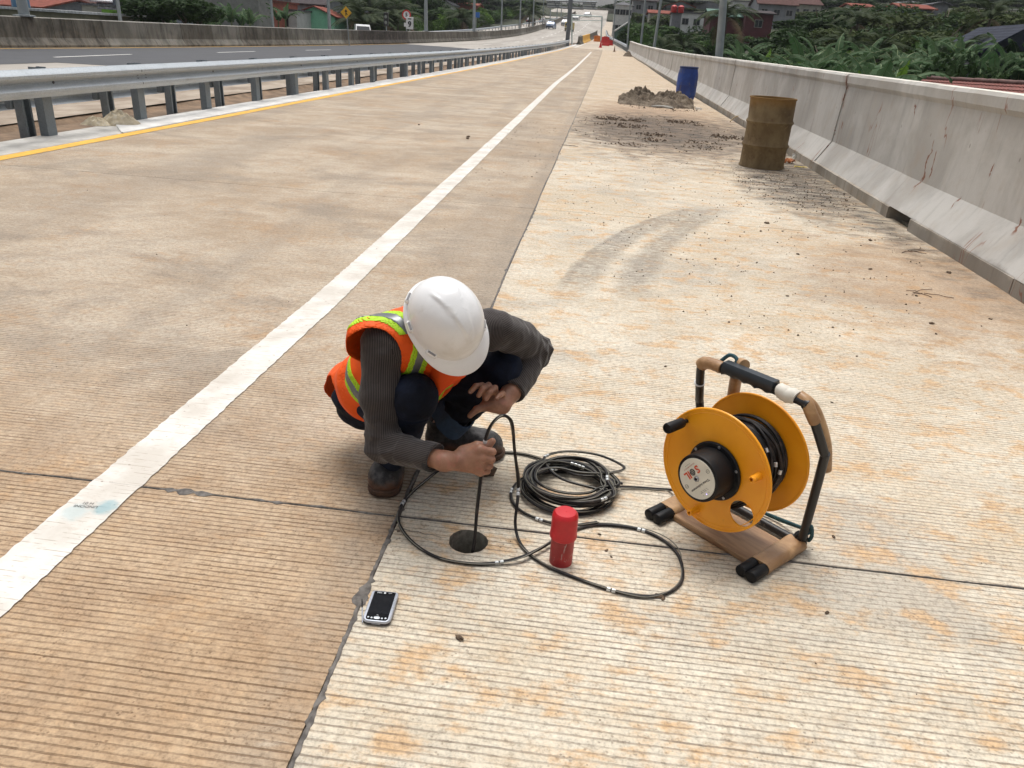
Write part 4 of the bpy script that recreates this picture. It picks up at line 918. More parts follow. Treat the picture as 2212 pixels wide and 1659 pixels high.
# flanges (normals along local y)
def flange(y, hole=None, t=.004):
    b = MB(); n = 72; ri = [.045, .075, .11, .14, .165, .179, .186]; dy = [0, 0, 0, 0, 0, -.001, -.0035]
    if hole is None:
        vs = []
        for side in (0, 1):
            for r, q in zip(ri, dy):
                for k in range(n): a = 2 * pi * k / n; vs.append((CA + cos(a) * r, y + q * (-1 if y < .1 else 1) * -1 * 0 + (t if side else 0), CZ + sin(a) * r))
        m_ = len(ri); fs = []
        for side in (0, 1):
            for i in range(m_ - 1):
                for k in range(n): o = side * m_ * n; fs.append((o + i * n + k, o + i * n + (k + 1) % n, o + (i + 1) * n + (k + 1) % n, o + (i + 1) * n + k))
        fs += [((m_ - 1) * n + k, (m_ - 1) * n + (k + 1) % n, m_ * n + (m_ - 1) * n + (k + 1) % n, m_ * n + (m_ - 1) * n + k) for k in range(n)]
        b.add(vs, fs)
    else:
        hx, hz, hr = hole; bm = bmesh.new(); outer = [bm.verts.new((CA + cos(2 * pi * k / n) * RF, y, CZ + sin(2 * pi * k / n) * RF)) for k in range(n)]
        inner = [bm.verts.new((hx + cos(2 * pi * k / 36) * hr, y, hz + sin(2 * pi * k / 36) * hr)) for k in range(36)]
        es = [bm.edges.new((outer[k], outer[(k + 1) % n])) for k in range(n)] + [bm.edges.new((inner[k], inner[(k + 1) % 36])) for k in range(36)]
        bmesh.ops.triangle_fill(bm, edges=es, use_beauty=True)
        # drop faces inside the hole
        for f in [f for f in bm.faces if math.hypot(f.calc_center_median().x - hx, f.calc_center_median().z - hz) < hr * .97]: bm.faces.remove(f)
        r_ = bmesh.ops.extrude_face_region(bm, geom=bm.faces[:]); bmesh.ops.translate(bm, vec=(0, t, 0), verts=[v for v in r_['geom'] if isinstance(v, bmesh.types.BMVert)])
        me = bpy.data.meshes.new('f'); bm.to_mesh(me); bm.free(); b.add([v.co for v in me.vertices], [tuple(p.vertices) for p in me.polygons])
        b.lathe([(hr, -.001), (hr + .004, -.0012), (hr + .004, .001)], 36, 0, (hx, y, hz), (0, 1, 0), True)
    # rolled rim
    s_ = -1 if y < .1 else 1
    b.tube([(CA + cos(2 * pi * k / n) * RF, y + t / 2, CZ + sin(2 * pi * k / n) * RF) for k in range(n)], .0042, 8, closed=True)
    b.tube([(CA + cos(2 * pi * k / n) * (RF - .012), y + (0 if s_ < 0 else t), CZ + sin(2 * pi * k / n) * (RF - .012)) for k in range(n)], .0013, 6, closed=True)
    return b.build('flange', orange, reel, smooth=30)
flange(.003, (.297, .193, .040)); flange(.195)
b = MB(); b.lathe([(.10, .007), (.10, .195)], 40, 0, (CA, 0, CZ), (0, 1, 0), True); b.build('drum_core', orange, reel, smooth=50)
# wound cable
rs = random.Random(9); 
for l in range(26):
    r = .104 + .008 * (l % 3) + rs.uniform(0, .006); y0 = .020 + .165 * rs.random(); tl = rs.uniform(-.03, .03); ph_ = rs.uniform(0, 6.28)
    pts_ = [(CA + cos(a) * r, min(.186, max(.014, y0 + tl * sin(a + ph_))), CZ + sin(a) * r) for a in [2 * pi * k / 40 for k in range(40)]]
    b = MB(); b.tube(pts_, .0048 if l % 3 else .0024, 8, closed=True); b.build('cable_turn', rubber if l % 3 else wirem, reel, smooth=50)
b = MB(); b.tube([(CA + cos(a) * (.124 + .012 * max(0, -sin(a))) , .165 + .012 * sin(a), CZ + sin(a) * (.124 + .018 * max(0, -sin(a)))) for a in [2 * pi * k / 40 for k in range(40)]], .0045, 8, closed=True); b.build('slack_turn', rubber, reel, smooth=50)
b = MB(); b.lathe([(.1085, 0.02), (.1085, .185)], 40, 0, (CA, 0, CZ), (0, 1, 0), True); b.build('cable_bed', rubber, reel, smooth=50)
for k in range(5):
    a = rs.uniform(-.3, 1.); b = MB(); b.tube([(CA + cos(a) * .125, .05 + .025 * k, CZ + sin(a) * .125), (CA + cos(a + .1) * .125, .052 + .025 * k, CZ + sin(a + .1) * .125)], .0056, 8); b.build('depth_marker', markm, reel)
# instrument hub
HA, HZ = CA + .004, CZ + .002
b = MB(); b.lathe([(.090, -.001), (.090, -.005), (.086, -.008), (.074, -.008)], 48, 0, (HA, 0, HZ), (0, 1, 0)); b.build('hub_base', blk2, reel, smooth=35)
b = MB(); b.lathe([(.0735, -.008), (.0735, -.018), (.0715, -.074), (.0700, -.080), (.066, -.0815), (.0595, -.0815)], 48, 0, (HA, 0, HZ), (0, 1, 0)); b.build('hub_housing', blk2, reel, smooth=35)
lab = plain('label_face', (.70, .68, .58), .35, 0, .06, 12.)
b = MB(); b.lathe([(.0615, -.0812), (.0612, -.0828), (0, -.0828)], 48, 0, (HA, 0, HZ), (0, 1, 0)); b.build('label_disc', lab, reel, smooth=35)
scm = plain('screw_steel', (.35, .36, .38), .35, .8)
for a in (.45, 1.5, 2.6, -.9, -2.2):
    b = MB(); b.lathe([(.0045, 0), (.0045, -.0015), (.002, -.002), (.0018, -.001), (0, -.001)], 12, 0, (HA + cos(a) * .082, -.008, HZ + sin(a) * .082), (0, 1, 0)); b.build('screw', scm, reel, smooth=35)
b = MB(); b.lathe([(.0085, .001), (.0085, -.002), (.007, -.0055), (.0052, -.006), (.0042, -.003), (0, -.002)], 24, 0, (HA, -.0828, HZ), (0, 1, 0)); b.build('socket', scm, reel, smooth=30)
b = MB(); b.lathe([(.004, -.0035), (0, -.0035)], 16, 0, (HA, -.0825, HZ), (0, 1, 0)); b.build('socket_bore', blk, reel)
# print on the label. frame: e (text right), n (text up) in the disc plane, seen from -y
TA = rad(233.6)
def LM(ex, ez, off=.0004):       # label coordinates (text frame, metres) -> local matrix
    e = Vector((cos(TA), 0, sin(TA))); nn = Vector((-sin(TA), 0, cos(TA))); o = Vector((HA, -.0828 - off, HZ)) + e * ex + nn * ez; k = Vector((0, -1, 0))
    return Matrix(((e.x, nn.x, k.x, o.x), (e.y, nn.y, k.y, o.y), (e.z, nn.z, k.z, o.z), (0, 0, 0, 1)))
pr_red = plain('print_red', (.62, .085, .03), .4); pr_blk = plain('print_black', (.03, .03, .028), .4); pr_pale = plain('print_pale_red', (.52, .22, .17), .4)
sg = -1.
text_mesh('label_letter', 'S', .031, pr_red, reel, LM(-.0215, -.0225), 0, bold=.0011)
text_mesh('label_letters', 'IL', .031, pr_red, reel, LM(.0215, -.0225), 0, bold=.0011)
b = MB(); b.lathe([(.0088, 0), (0, 0)], 28); b.v = [tuple(LM(x * 1.15, y * 1.15 - .0225) @ Vector((0, 0, 0))) for x, y, z in b.v]; b.build('globe_emblem', pr_blk, reel)
b = MB()
for k in (-.0045, 0, .0045): b.tube([LM(k * (1 - abs(t) * .25 if k else 1), -.0225 + t * .0092, .0006) @ Vector((0, 0, 0)) for t in (-.9, -.4, 0, .4, .9)], .0003, 4); b.tube([LM(t * .0092, -.0225 + k, .0006) @ Vector((0, 0, 0)) for t in (-.85, 0, .85)], .0003, 4)
b.build('globe_lines', lab, reel)
text_mesh('maker_line', 'SOIL INSTRUMENTS LTD', .0045, pr_pale, reel, LM(0, -.0405), 0, bold=.0001)
text_mesh('web_line', 'www.soil.co.uk', .0036, pr_blk, reel, LM(.002, -.0470), 0)
text_mesh('instrument_lettering', '"Digital Inclinometer', .0100, pr_blk, reel, LM(.002, .0205), 0, bold=.0002)
for ex, ez in ((-.050, .001), (.049, .001)):
    b = MB(); b.tube([LM(ex + cos(2 * pi * k / 24) * .0055, ez + sin(2 * pi * k / 24) * .0055, .0003) @ Vector((0, 0, 0)) for k in range(24)], .0005, 4, closed=True); b.build('print_ring', pr_blk, reel)
    text_mesh('ring_mark', 'M', .005, pr_blk, reel, LM(ex, ez), 0)
text_mesh('small_print', 'Tx   Status  Charge\n Rx   Power   On', .0042, pr_blk, reel, LM(.0, .0390), 0)
led = M('led'); led.put(led.b.inputs['Emission Color'], (.35, .3, 1.)); led.put(led.b.inputs['Emission Strength'], 3.); led = led.done((.5, .5, .9), .3)
b = MB(); b.lathe([(.0014, 0), (.0012, -.0005), (0, -.0006)], 10, 0, LM(0, .0505) @ Vector((0, 0, 0)), (0, 1, 0)); b.build('indicator_light', led, reel)
for ex in (-.012, .012): b = MB(); b.lathe([(.0014, 0), (.0012, -.0003), (0, -.0004)], 10, 0, LM(ex, .0495) @ Vector((0, 0, 0)), (0, 1, 0)); b.build('indicator_spot', scm, reel)
# crank knob and pegs
b = MB(); b.lathe([(.0065, 0), (.0065, -.02), (.0145, -.022), (.0155, -.03), (.0165, -.088), (.015, -.092), (.012, -.0925), (.0115, -.088), (0, -.088)], 20, 0, (.062, .002, .392), (0, 1, 0)); b.build('crank_knob', blk2, reel, smooth=35)
for pa_, pz_ in ((.325, .333), (.150, .128)):
    b = MB(); b.lathe([(.0125, .001), (.0105, -.006), (.0095, -.034), (.0090, -.036), (.0055, -.036), (.0052, -.01), (0, -.01)], 20, 0, (pa_, .002, pz_), (0, 1, 0)); b.build('peg', orange, reel, smooth=35)
# cable end running from the coil to the reel
q = Matrix.Translation((RX, RY, 0)) @ Matrix.Rotation(RZ, 4, 'Z') @ Vector((.07, .09, .21))
s2 += [tuple(q + Vector((-.02, 0, -.10))), tuple(q)]
b = MB(); b.tube(spline(s2, 8), .0046, 8); b.build('reel_lead', rubber, cb, smooth=50, world=True)
b = MB(); b.tube([Vector(v) + Vector((.002, -.010, .002)) for v in spline(s2, 8)], .0017, 5); b.build('thin_wire', wirem, cb, smooth=50, world=True)
# ================================================================== THE WORKER
V_ = lambda *a: np.array(a, np.float32)
def vn(P, s, seed):           # smooth value noise in [-1,1], numpy
    Q = P * s + seed * 7.13; I = np.floor(Q).astype(np.int64); f = (Q - I).astype(np.float32); f = f * f * (3 - 2 * f)
    def h(i, j, k):
        n = (i * 73856093) ^ (j * 19349663) ^ (k * 83492791) ^ (seed * 2654435); n = (n ^ (n >> 13)) * 1274126177; n = n ^ (n >> 16)
        return ((n & 0xffff).astype(np.float32) / 32768.) - 1
    r = 0
    for a in (0, 1):
        for b_ in (0, 1):
            for c_ in (0, 1):
                w_ = (f[..., 0] if a else 1 - f[..., 0]) * (f[..., 1] if b_ else 1 - f[..., 1]) * (f[..., 2] if c_ else 1 - f[..., 2])
                r = r + w_ * h(I[..., 0] + a, I[..., 1] + b_, I[..., 2] + c_)
    return r
def cap(a, b_, ra, rb, flat=None, fs=1., k=.01):       # tapered capsule; stretched by fs along direction flat
    return ('c', np.array(a, np.float32), np.array(b_, np.float32), ra, rb, None if flat is None else np.array(flat, np.float32) / np.linalg.norm(flat), fs, k)
def dcap(P, pr):
    _, a, b_, ra, rb, fl, fs, k = pr
    Q = P - a; d = b_ - a
    if fl is not None:
        Q = Q + (Q @ fl)[..., None] * fl * (1 / fs - 1); d = d + (d @ fl) * fl * (1 / fs - 1)
    L = float(d @ d) + 1e-9; t = np.clip((Q @ d) / L, 0, 1)
    D = np.sqrt(((Q - t[..., None] * d) ** 2).sum(-1)) - (ra + (rb - ra) * t)
    return D
def smin(a, b_, k):
    h = np.maximum(k - np.abs(a - b_), 0) / k; return np.minimum(a, b_) - h * h * k * .25
class SDF:
    def __init__(s, lo, hi, h):
        s.lo = np.array(lo, np.float32); s.h = h; s.n = tuple(int(q) for q in np.ceil((np.array(hi) - s.lo) / h)); s.F = np.full(s.n, .06, np.float32)
    def grid(s, i0, i1):
        ax = [s.lo[k] + s.h * np.arange(i0[k], i1[k], dtype=np.float32) for k in range(3)]
        return np.stack(np.meshgrid(*ax, indexing='ij'), -1)
    def region(s, lo, hi):
        i0 = np.maximum(0, np.floor((lo - s.lo) / s.h).astype(int)); i1 = np.minimum(s.n, np.ceil((hi - s.lo) / s.h).astype(int) + 1); return i0, i1
    def prim(s, pr, op='add', grow=0.):
        _, a, b_, ra, rb, fl, fs, k = pr; R_ = max(ra, rb) * max(1, fs) + .055 + grow
        i0, i1 = s.region(np.minimum(a, b_) - R_, np.maximum(a, b_) + R_)
        if (i1 <= i0).any(): return
        sl = tuple(slice(x, y) for x, y in zip(i0, i1)); D = dcap(s.grid(i0, i1), pr) - grow
        if op == 'add': s.F[sl] = smin(s.F[sl], D, k)
        else: s.F[sl] = -smin(-s.F[sl], D, k)
    def disp(s, fn):      # displacement of the whole field near its surface
        idx = np.nonzero(np.abs(s.F) < .03); P = s.lo + s.h * np.stack(idx, -1).astype(np.float32); s.F[idx] += fn(P)
    def mesh(s):
        F = s.F; S = F < 0
        c = [S[i:F.shape[0] - 1 + i, j:F.shape[1] - 1 + j, k:F.shape[2] - 1 + k] for i in (0, 1) for j in (0, 1) for k in (0, 1)]
        any_ = c[0] | c[1] | c[2] | c[3] | c[4] | c[5] | c[6] | c[7]; all_ = c[0] & c[1] & c[2] & c[3] & c[4] & c[5] & c[6] & c[7]
        act = any_ & ~all_; I = np.argwhere(act); idm = np.full(act.shape, -1, np.int64); idm[act] = np.arange(len(I))
        acc = np.zeros((len(I), 3)); cnt = np.zeros(len(I))
        co = [(i, j, k) for i in (0, 1) for j in (0, 1) for k in (0, 1)]
        for a in co:
            for ax in range(3):
                if a[ax]: continue
                b_ = list(a); b_[ax] = 1
                fa = F[I[:, 0] + a[0], I[:, 1] + a[1], I[:, 2] + a[2]]; fb = F[I[:, 0] + b_[0], I[:, 1] + b_[1], I[:, 2] + b_[2]]
                m = (fa < 0) != (fb < 0); t = fa[m] / (fa[m] - fb[m]); p = np.tile(np.array(a, float), (m.sum(), 1)); p[:, ax] += t
                acc[m] += p; cnt[m] += 1
        V = s.lo + s.h * (I + acc / np.maximum(cnt, 1)[:, None])
        Q = []
        for ax in range(3):
            A = [slice(None)] * 3; B = [slice(None)] * 3; A[ax] = slice(0, -1); B[ax] = slice(1, None)
            df = S[tuple(A)] != S[tuple(B)]; E_ = np.argwhere(df); u, v = [(1, 2), (2, 0), (0, 1)][ax]
            E_ = E_[(E_[:, u] > 0) & (E_[:, v] > 0) & (E_[:, u] < F.shape[u] - 1) & (E_[:, v] < F.shape[v] - 1)]
            def cell(du, dv): e = E_.copy(); e[:, u] -= du; e[:, v] -= dv; return idm[e[:, 0], e[:, 1], e[:, 2]]
            q = np.stack([cell(1, 1), cell(0, 1), cell(0, 0), cell(1, 0)], -1)
            ins = S[E_[:, 0], E_[:, 1], E_[:, 2]]; q[~ins] = q[~ins][:, ::-1]; Q.append(q)
        return V, np.concatenate(Q)
def relax(V, F, it=2, lam=.5):
    E_ = np.concatenate([F[:, [0, 1]], F[:, [1, 2]], F[:, [2, 3]], F[:, [3, 0]]]); n = len(V)
    for _ in range(it):
        for l in (lam, -lam * 1.03):
            A = np.zeros((n, 3)); c = np.zeros(n)
            for a, b_ in ((0, 1), (1, 0)):
                for k in range(3): A[:, k] += np.bincount(E_[:, a], V[E_[:, b_], k], n)
                c += np.bincount(E_[:, a], minlength=n)
            V = V + l * (A / np.maximum(c, 1)[:, None] - V)
    return V
Y3 = lambda x, y, Y: np.array(atY(x, y, Y), np.float32)
J = dict(rsh=V_(-.572, 2.050, .560), lsh=V_(-.250, 2.262, .565), rel=V_(-.548, 1.975, .268), rwr=Y3(960, 996, 1.872), lel=V_(-.137, 2.480, .418), lwr=Y3(1104, 848, 2.262),
         neck=V_(-.455, 2.185, .59), head=V_(-.385, 2.09, .60), rhip=V_(-.690, 2.290, .255), lhip=V_(-.600, 2.430, .265), rkn=V_(-.462, 2.02, .415), lkn=V_(-.236, 2.315, .405), ran=V_(-.590, 2.19, .10), lan=V_(-.462, 2.450, .10))
pel = (J['rhip'] + J['lhip']) / 2; che = (J['rsh'] + J['lsh']) / 2
tt = che - pel; tt /= np.linalg.norm(tt); rr_ = J['rsh'] - J['lsh']; rr_ -= tt * (rr_ @ tt); rr_ /= np.linalg.norm(rr_); ff = np.cross(tt, rr_)
skin = M('skin'); _p = skin.pos()
_c = skin.mix(skin.step(skin.noise(_p, 22., 5, .6), .35, .65), (.245, .118, .072), (.335, .172, .108))
_c = skin.mix(skin.mul(skin.step(skin.noise(_p, 45., 4), .5, .7), .45), _c, (.40, .155, .11))
skin = skin.done(_c, .48, 0, skin.bump(skin.add(skin.noise(_p, 230., 3, .6), skin.mul(skin.noise(skin.map(_p, (1, 1, 3)), 60., 3), 1.)), .25, .0012), .45, Subsurface_Weight=.08, Subsurface_Radius=(.02, .008, .004), Subsurface_Scale=.3)
# ---- body: one continuous surface
lo, hi = (-.84, 1.83, .0), (-.02, 2.62, .84)
S = SDF(lo, hi, .0030)
B_ = []
mid = pel + tt * .22
B_ += [cap(pel, mid, .085, .082, rr_, 1.45, .03), cap(mid, che - tt * .05, .082, .085, rr_, 1.55, .03), cap(J['rsh'], J['lsh'], .045, .045, k=.03), cap(che - ff * .01, J['neck'] + tt * .03, .05, .05, k=.03)]
for s_ in 'rl':
    B_ += [cap(J[s_ + 'sh'], J[s_ + 'el'], .043, .036, k=.02), cap(J[s_ + 'el'], J[s_ + 'wr'], .037, .026, k=.015),
           cap(J[s_ + 'hip'], J[s_ + 'kn'], .070, .050, k=.02), cap(J[s_ + 'kn'], J[s_ + 'an'], .050, .033, k=.02)]
# feet inside the shoes
rt_ = np.array(atZ(828, 1070, .03)); lt_ = np.array(atZ(1065, 962, .03))
_a = J['ran'] - V_(0, 0, .055); _b = J['lan'] - V_(0, 0, .055); B_ += [cap(_a, _a * .45 + rt_ * .55 + V_(0, 0, .004), .029, .024, k=.02), cap(_b, _b * .45 + lt_ * .55 + V_(0, 0, .004), .029, .024, k=.02)]
# head, bent down; hf = where the face looks, hu = crown
ccx, ccy, ccz = [np.array(q, np.float32) for q in (cx, cy, cz)]
hf = .52 * ccx + .84 * ccy - .04 * ccz; hf /= np.linalg.norm(hf)
hu = -.88 * ccz - .17 * ccy + .30 * ccx; hu -= hf * (hu @ hf); hu /= np.linalg.norm(hu); hr = np.cross(hf, hu)
HD = np.array(atY(962, 694, 2.050), np.float32)          # centre of the helmet dome's rim plane
hc = HD - hu * .035 - hf * .008
B_ += [cap(hc + hf * .02, hc - hf * .03, .076, .080, hu, 1.12, .02), cap(hc + hf * .045 - hu * .06, hc + hf * .03 - hu * .085, .050, .042, k=.03), cap(hc - hu * .04 - hf * .02, J['neck'], .056, .058, k=.03),
       cap(hc + hf * .088 - hu * .02, hc + hf * .108 - hu * .052, .010, .014, k=.012), cap(hc + hf * .085 - hu * .078 + hr * .018, hc + hf * .085 - hu * .078 - hr * .018, .009, .009, k=.01),
       cap(hc + hf * .082 - hu * .004 + hr * .04, hc + hf * .082 - hu * .004 - hr * .04, .010, .010, k=.015)]
for q in (-1, 1): B_ += [cap(hc + hr * q * .078 - hu * .02 - hf * .01, hc + hr * q * .083 - hu * .05 - hf * .005, .016, .011, hr, .45, .008)]
for q in (-1, 1): B_ += [cap(hc + hf * .078 - hu * .024 + hr * q * .032, hc + hf * .079 - hu * .024 + hr * q * .034, .013, .013, k=.004)]
for p_ in B_: S.prim(p_)
# hands
def D(x, y, Y): return Y3(x, y, Y)
H1 = []      # right: a fist round the cable
w0 = J['rwr']; pc = D(1006, 996, 1.915)
kn = [D(1036, 972, 1.900), D(1039, 989, 1.893), D(1040, 1005, 1.895), D(1037, 1019, 1.902)]
pi_ = [D(1064, 976, 1.912), D(1062, 992.5, 1.905), D(1058.5, 1006, 1.908), D(1053, 1018, 1.914)]
di_ = [D(1062, 978, 1.945), D(1060, 994, 1.942), D(1056, 1007, 1.942), D(1050, 1018, 1.942)]
ti_ = [D(1044, 982, 1.958), D(1043, 996, 1.957), D(1041, 1008, 1.955), D(1038, 1018, 1.952)]
H1 += [cap(w0, pc, .026, .029, k=.02)]
for k_ in range(4): H1 += [cap(pc + (w0 - pc) * .35, kn[k_], .019, .0145 - .0005 * k_, k=.014)]
H1 += [cap(pc, D(1022, 1003, 1.925), .024, .020, k=.015)]
th = [D(1000, 975, 1.915), D(1030, 964, 1.928), D(1054, 962, 1.940), D(1064, 953, 1.944)]
H1 += [cap(th[0], th[1], .018, .014, k=.014), cap(th[1], th[2], .0135, .012, k=.008), cap(th[2], th[3], .0118, .0098, k=.006)]
for p_ in H1: S.prim(p_)
for k_ in range(4):
    r0 = (.0116, .0114, .0106, .0094)[k_]
    for p_ in (cap(kn[k_], pi_[k_], r0 + .0012, r0, k=.0012), cap(pi_[k_], di_[k_], r0, r0 - .0012, k=.0012), cap(di_[k_], ti_[k_], r0 - .0012, r0 - .002, k=.0012)): S.prim(p_)
    S.prim(cap(kn[k_] - hu * 0, kn[k_] + (kn[k_] - pc) * .02, r0 + .0022, r0 + .0022, k=.008))
# left: open, palm towards the viewer, fingers curled over
lw = J['lwr']; pl_ = D(1070, 873, 2.195); heel = D(1084, 876, 2.205)
H2 = [cap(lw, heel, .027, .026, k=.02), cap(heel, pl_, .024, .021, k=.02), cap(pl_, D(1052, 874, 2.192), .020, .016, k=.015), cap(lw, pl_, .024, .020, k=.02)]
mc = [D(1050, 858, 2.205), D(1061, 855, 2.208), D(1072, 859, 2.212), D(1084, 866, 2.214)]
for q in mc: H2.append(cap(pl_ * .6 + heel * .4, q, .017, .0125, k=.012))
for p_ in H2: S.prim(p_)
pp = [D(1042, 833, 2.192), D(1055, 832.5, 2.190), D(1069, 838, 2.192), D(1086, 850.5, 2.195)]
dd_ = [D(1028, 834, 2.165), D(1043, 840, 2.158), D(1058, 848, 2.158), D(1079, 855, 2.168)]
tp = [D(1016, 846, 2.150), D(1034, 854, 2.146), D(1050, 862, 2.146), D(1073, 861.5, 2.152)]
for k_ in range(4):
    r0 = (.0102, .0105, .0100, .0090)[k_]
    for p_ in (cap(mc[k_], pp[k_], r0 + .001, r0, k=.004), cap(pp[k_], dd_[k_], r0, r0 - .0009, k=.003), cap(dd_[k_], tp[k_], r0 - .0009, r0 - .0022, k=.003)): S.prim(p_)
for p_ in (cap(pl_, D(1047, 878, 2.185), .020, .015, k=.014), cap(D(1047, 878, 2.185), D(1030, 884, 2.170), .0128, .0118, k=.006), cap(D(1030, 884, 2.170), D(1015, 898, 2.155), .0118, .0090, k=.004)): S.prim(p_)
Vb, Fb = S.mesh(); Vb = relax(Vb, Fb, 1)
worker = npmesh('person', Vb, Fb, skin)
tag(worker, 'crouching worker in white helmet and orange vest feeding a cable into the hole', 'person')
# fingernails
nail = plain('nail', (.46, .27, .21), .3)
def mnail(tip, prev, r, name='fingernail'):
    d = (tip - prev); d /= np.linalg.norm(d); n_ = -ccz - d * float(-ccz @ d); n_ /= np.linalg.norm(n_)
    s_ = np.cross(d, n_); b = MB(); c_ = tip + n_ * (r * .72) + d * .001
    b.add([c_ + d * .0055 * cos(a) + s_ * .0042 * sin(a) - n_ * (.0012 * sin(a) ** 2) for a in [2 * pi * k / 10 for k in range(10)]], [tuple(range(10))]); b.build(name, nail, worker, world=True)
mnail(tp[0], dd_[0], .010); mnail(th[3], th[2], .0125)
# hair
hair = plain('black_hair', (.010, .009, .008), .6, 0, .2, 80., .8, 300.)
T2 = SDF(hc - .16, hc + .16, .0045); T2.prim(cap(hc - hf * .012 + hu * .006, hc - hf * .035 - hu * .02, .084, .080, hu, 1.08, .02)); T2.prim(cap(hc - hf * .045 - hu * .045, hc - hf * .04 - hu * .07, .058, .045, k=.03))
T2.prim(cap(hc + hf * .12 + hu * .04, hc + hf * .12 - hu * .12, .085, .085, k=.01), 'cut'); T2.disp(lambda P: .002 * vn(P, 160, 3)); v_, f_ = T2.mesh(); npmesh('hair', v_, f_, hair, worker)
# ---- clothing
def shirt_mat():
    m = M('striped_shirt'); s_ = m.new('ShaderNodeAttribute', 'Fac', attribute_name='stripe'); p = m.pos()
    l = m.mul(m.math('ABSOLUTE', m.sub(m.math('FRACT', m.math('DIVIDE', s_, .0050)), .5)), 2.)
    c = m.mix(m.mul(m.step(l, .42, .62), .85), (.013, .0105, .0105), (.088, .073, .067))
    c = m.mix(m.mul(m.noise(p, 9., 4), .25), c, (.03, .025, .024))
    return m.done(c, .85, 0, m.bump(m.add(m.noise(p, 26., 4, .6, .8), m.mul(m.noise(p, 9., 3, .5, 1.2), 1.5)), .35, .008), .25, Sheen_Weight=.2)
shirt_m = shirt_mat()
S = SDF(lo, hi, .0036)
segs = []
def sp2(a, b_, ra, rb, fl=None, fs=1., k=.02, w=None):
    S.prim(cap(a, b_, ra, rb, fl, fs, k)); segs.append((np.array(a), np.array(b_), ra, w))
sp2(pel + tt * .06, mid, .112, .108, rr_, 1.32, .04, rr_); sp2(mid, che - tt * .06 - ff * .01, .108, .108, rr_, 1.45, .04, rr_); sp2(J['rsh'] * .88 + J['lsh'] * .12, J['lsh'] * .88 + J['rsh'] * .12, .066, .066, None, 1, .04, rr_); sp2(che, J['neck'] + tt * .01, .06, .062, None, 1, .02, rr_)
for s_ in 'rl':
    a, e, w_ = J[s_ + 'sh'], J[s_ + 'el'], J[s_ + 'wr']; c_ = e + (w_ - e) * (.80 if s_ == 'r' else .93); dh = (w_ - e) / np.linalg.norm(w_ - e)
    wd = np.cross(e - a, ccz); wd /= np.linalg.norm(wd); wd2 = np.cross(w_ - e, ccz); wd2 /= np.linalg.norm(wd2)
    sp2(a, a + (e - a) * .5, .058, .060, None, 1, .03, wd); sp2(a + (e - a) * .5, e, .060, .051, None, 1, .02, wd); sp2(e, c_ + dh * .01, .053, .0405 if s_ == 'r' else .046, None, 1, .018, wd2)
    S.prim(cap(c_ + dh * .075, c_ + dh * .14, .075, .075, k=.003), 'cut')        # clean cuff
el_r, el_l = J['rel'], J['lel']
def folds(P):
    o = np.zeros(len(P), np.float32)
    for e, a_, w_, ph in ((J['rel'], J['rsh'], J['rwr'], 0.), (J['lel'], J['lsh'], J['lwr'], 2.)):
        for (u0, u1, amp) in ((a_, e, .0062), (e, w_, .0058)):
            d = u1 - u0; L = np.linalg.norm(d); d = d / L; q = (P - u0) @ d; rad_ = np.linalg.norm(P - u0 - q[:, None] * d, axis=1)
            wgt = np.exp(-((q - (L if u1 is e else 0)) / .10) ** 2) * (rad_ < .09); tw = vn(P, 9, 4) * 2.2 + (P @ np.cross(d, ccz)) * 20
            o += amp * wgt * (np.abs(np.sin(q * 62 + tw + ph)) - .6)
    return o + .0060 * vn(P, 14, 2) + .002 * vn(P, 42, 6)
S.disp(folds)
v_, f_ = S.mesh(); v_ = relax(v_, f_, 1)
st = np.zeros(len(v_)); best = np.full(len(v_), 9.)
for a, b_, r, w_ in segs:
    d = b_ - a; L = d @ d; t = np.clip(((v_ - a) @ d) / L, 0, 1); q = np.linalg.norm(v_ - a - t[:, None] * d, axis=1) - r; m_ = q < best; best[m_] = q[m_]; st[m_] = (v_[m_] - a) @ w_
# stripe coordinate follows the surface better when it is taken as an angle for the sleeves
npmesh('shirt', v_, f_, shirt_m, worker, attrs={'stripe': st})
cuffm = plain('dark_cuff', (.012, .015, .018), .8, 0, .2, 30., .3, 90.)
for s_, k0 in (('r', .70), ('l', .80)):
    e, w_ = J[s_ + 'el'], J[s_ + 'wr']; c_ = e + (w_ - e) * (k0 + .12); d = (w_ - e) / np.linalg.norm(w_ - e); b = MB()
    g_ = 0 if s_ == 'r' else .0035; b.lathe([(.030, -.004), (.0405 + g_, -.004), (.0425 + g_, .006), (.0415 + g_, .015), (.036 + g_, .016), (.032, .008)], 28, 0, c_ - d * .010, d, True); b.build('cuff', cuffm if s_ == 'r' else shirt_m, worker, smooth=50)
b = MB(); p_ = D(818, 880, 1.93); b.lathe([(.0065, 0), (.006, .002), (0, .0025)], 14, 0, J['rsh'] * .42 + J['rel'] * .58 - ccz * .056 - ccx * .01, -ccz); b.build('shirt_button', cuffm, worker)
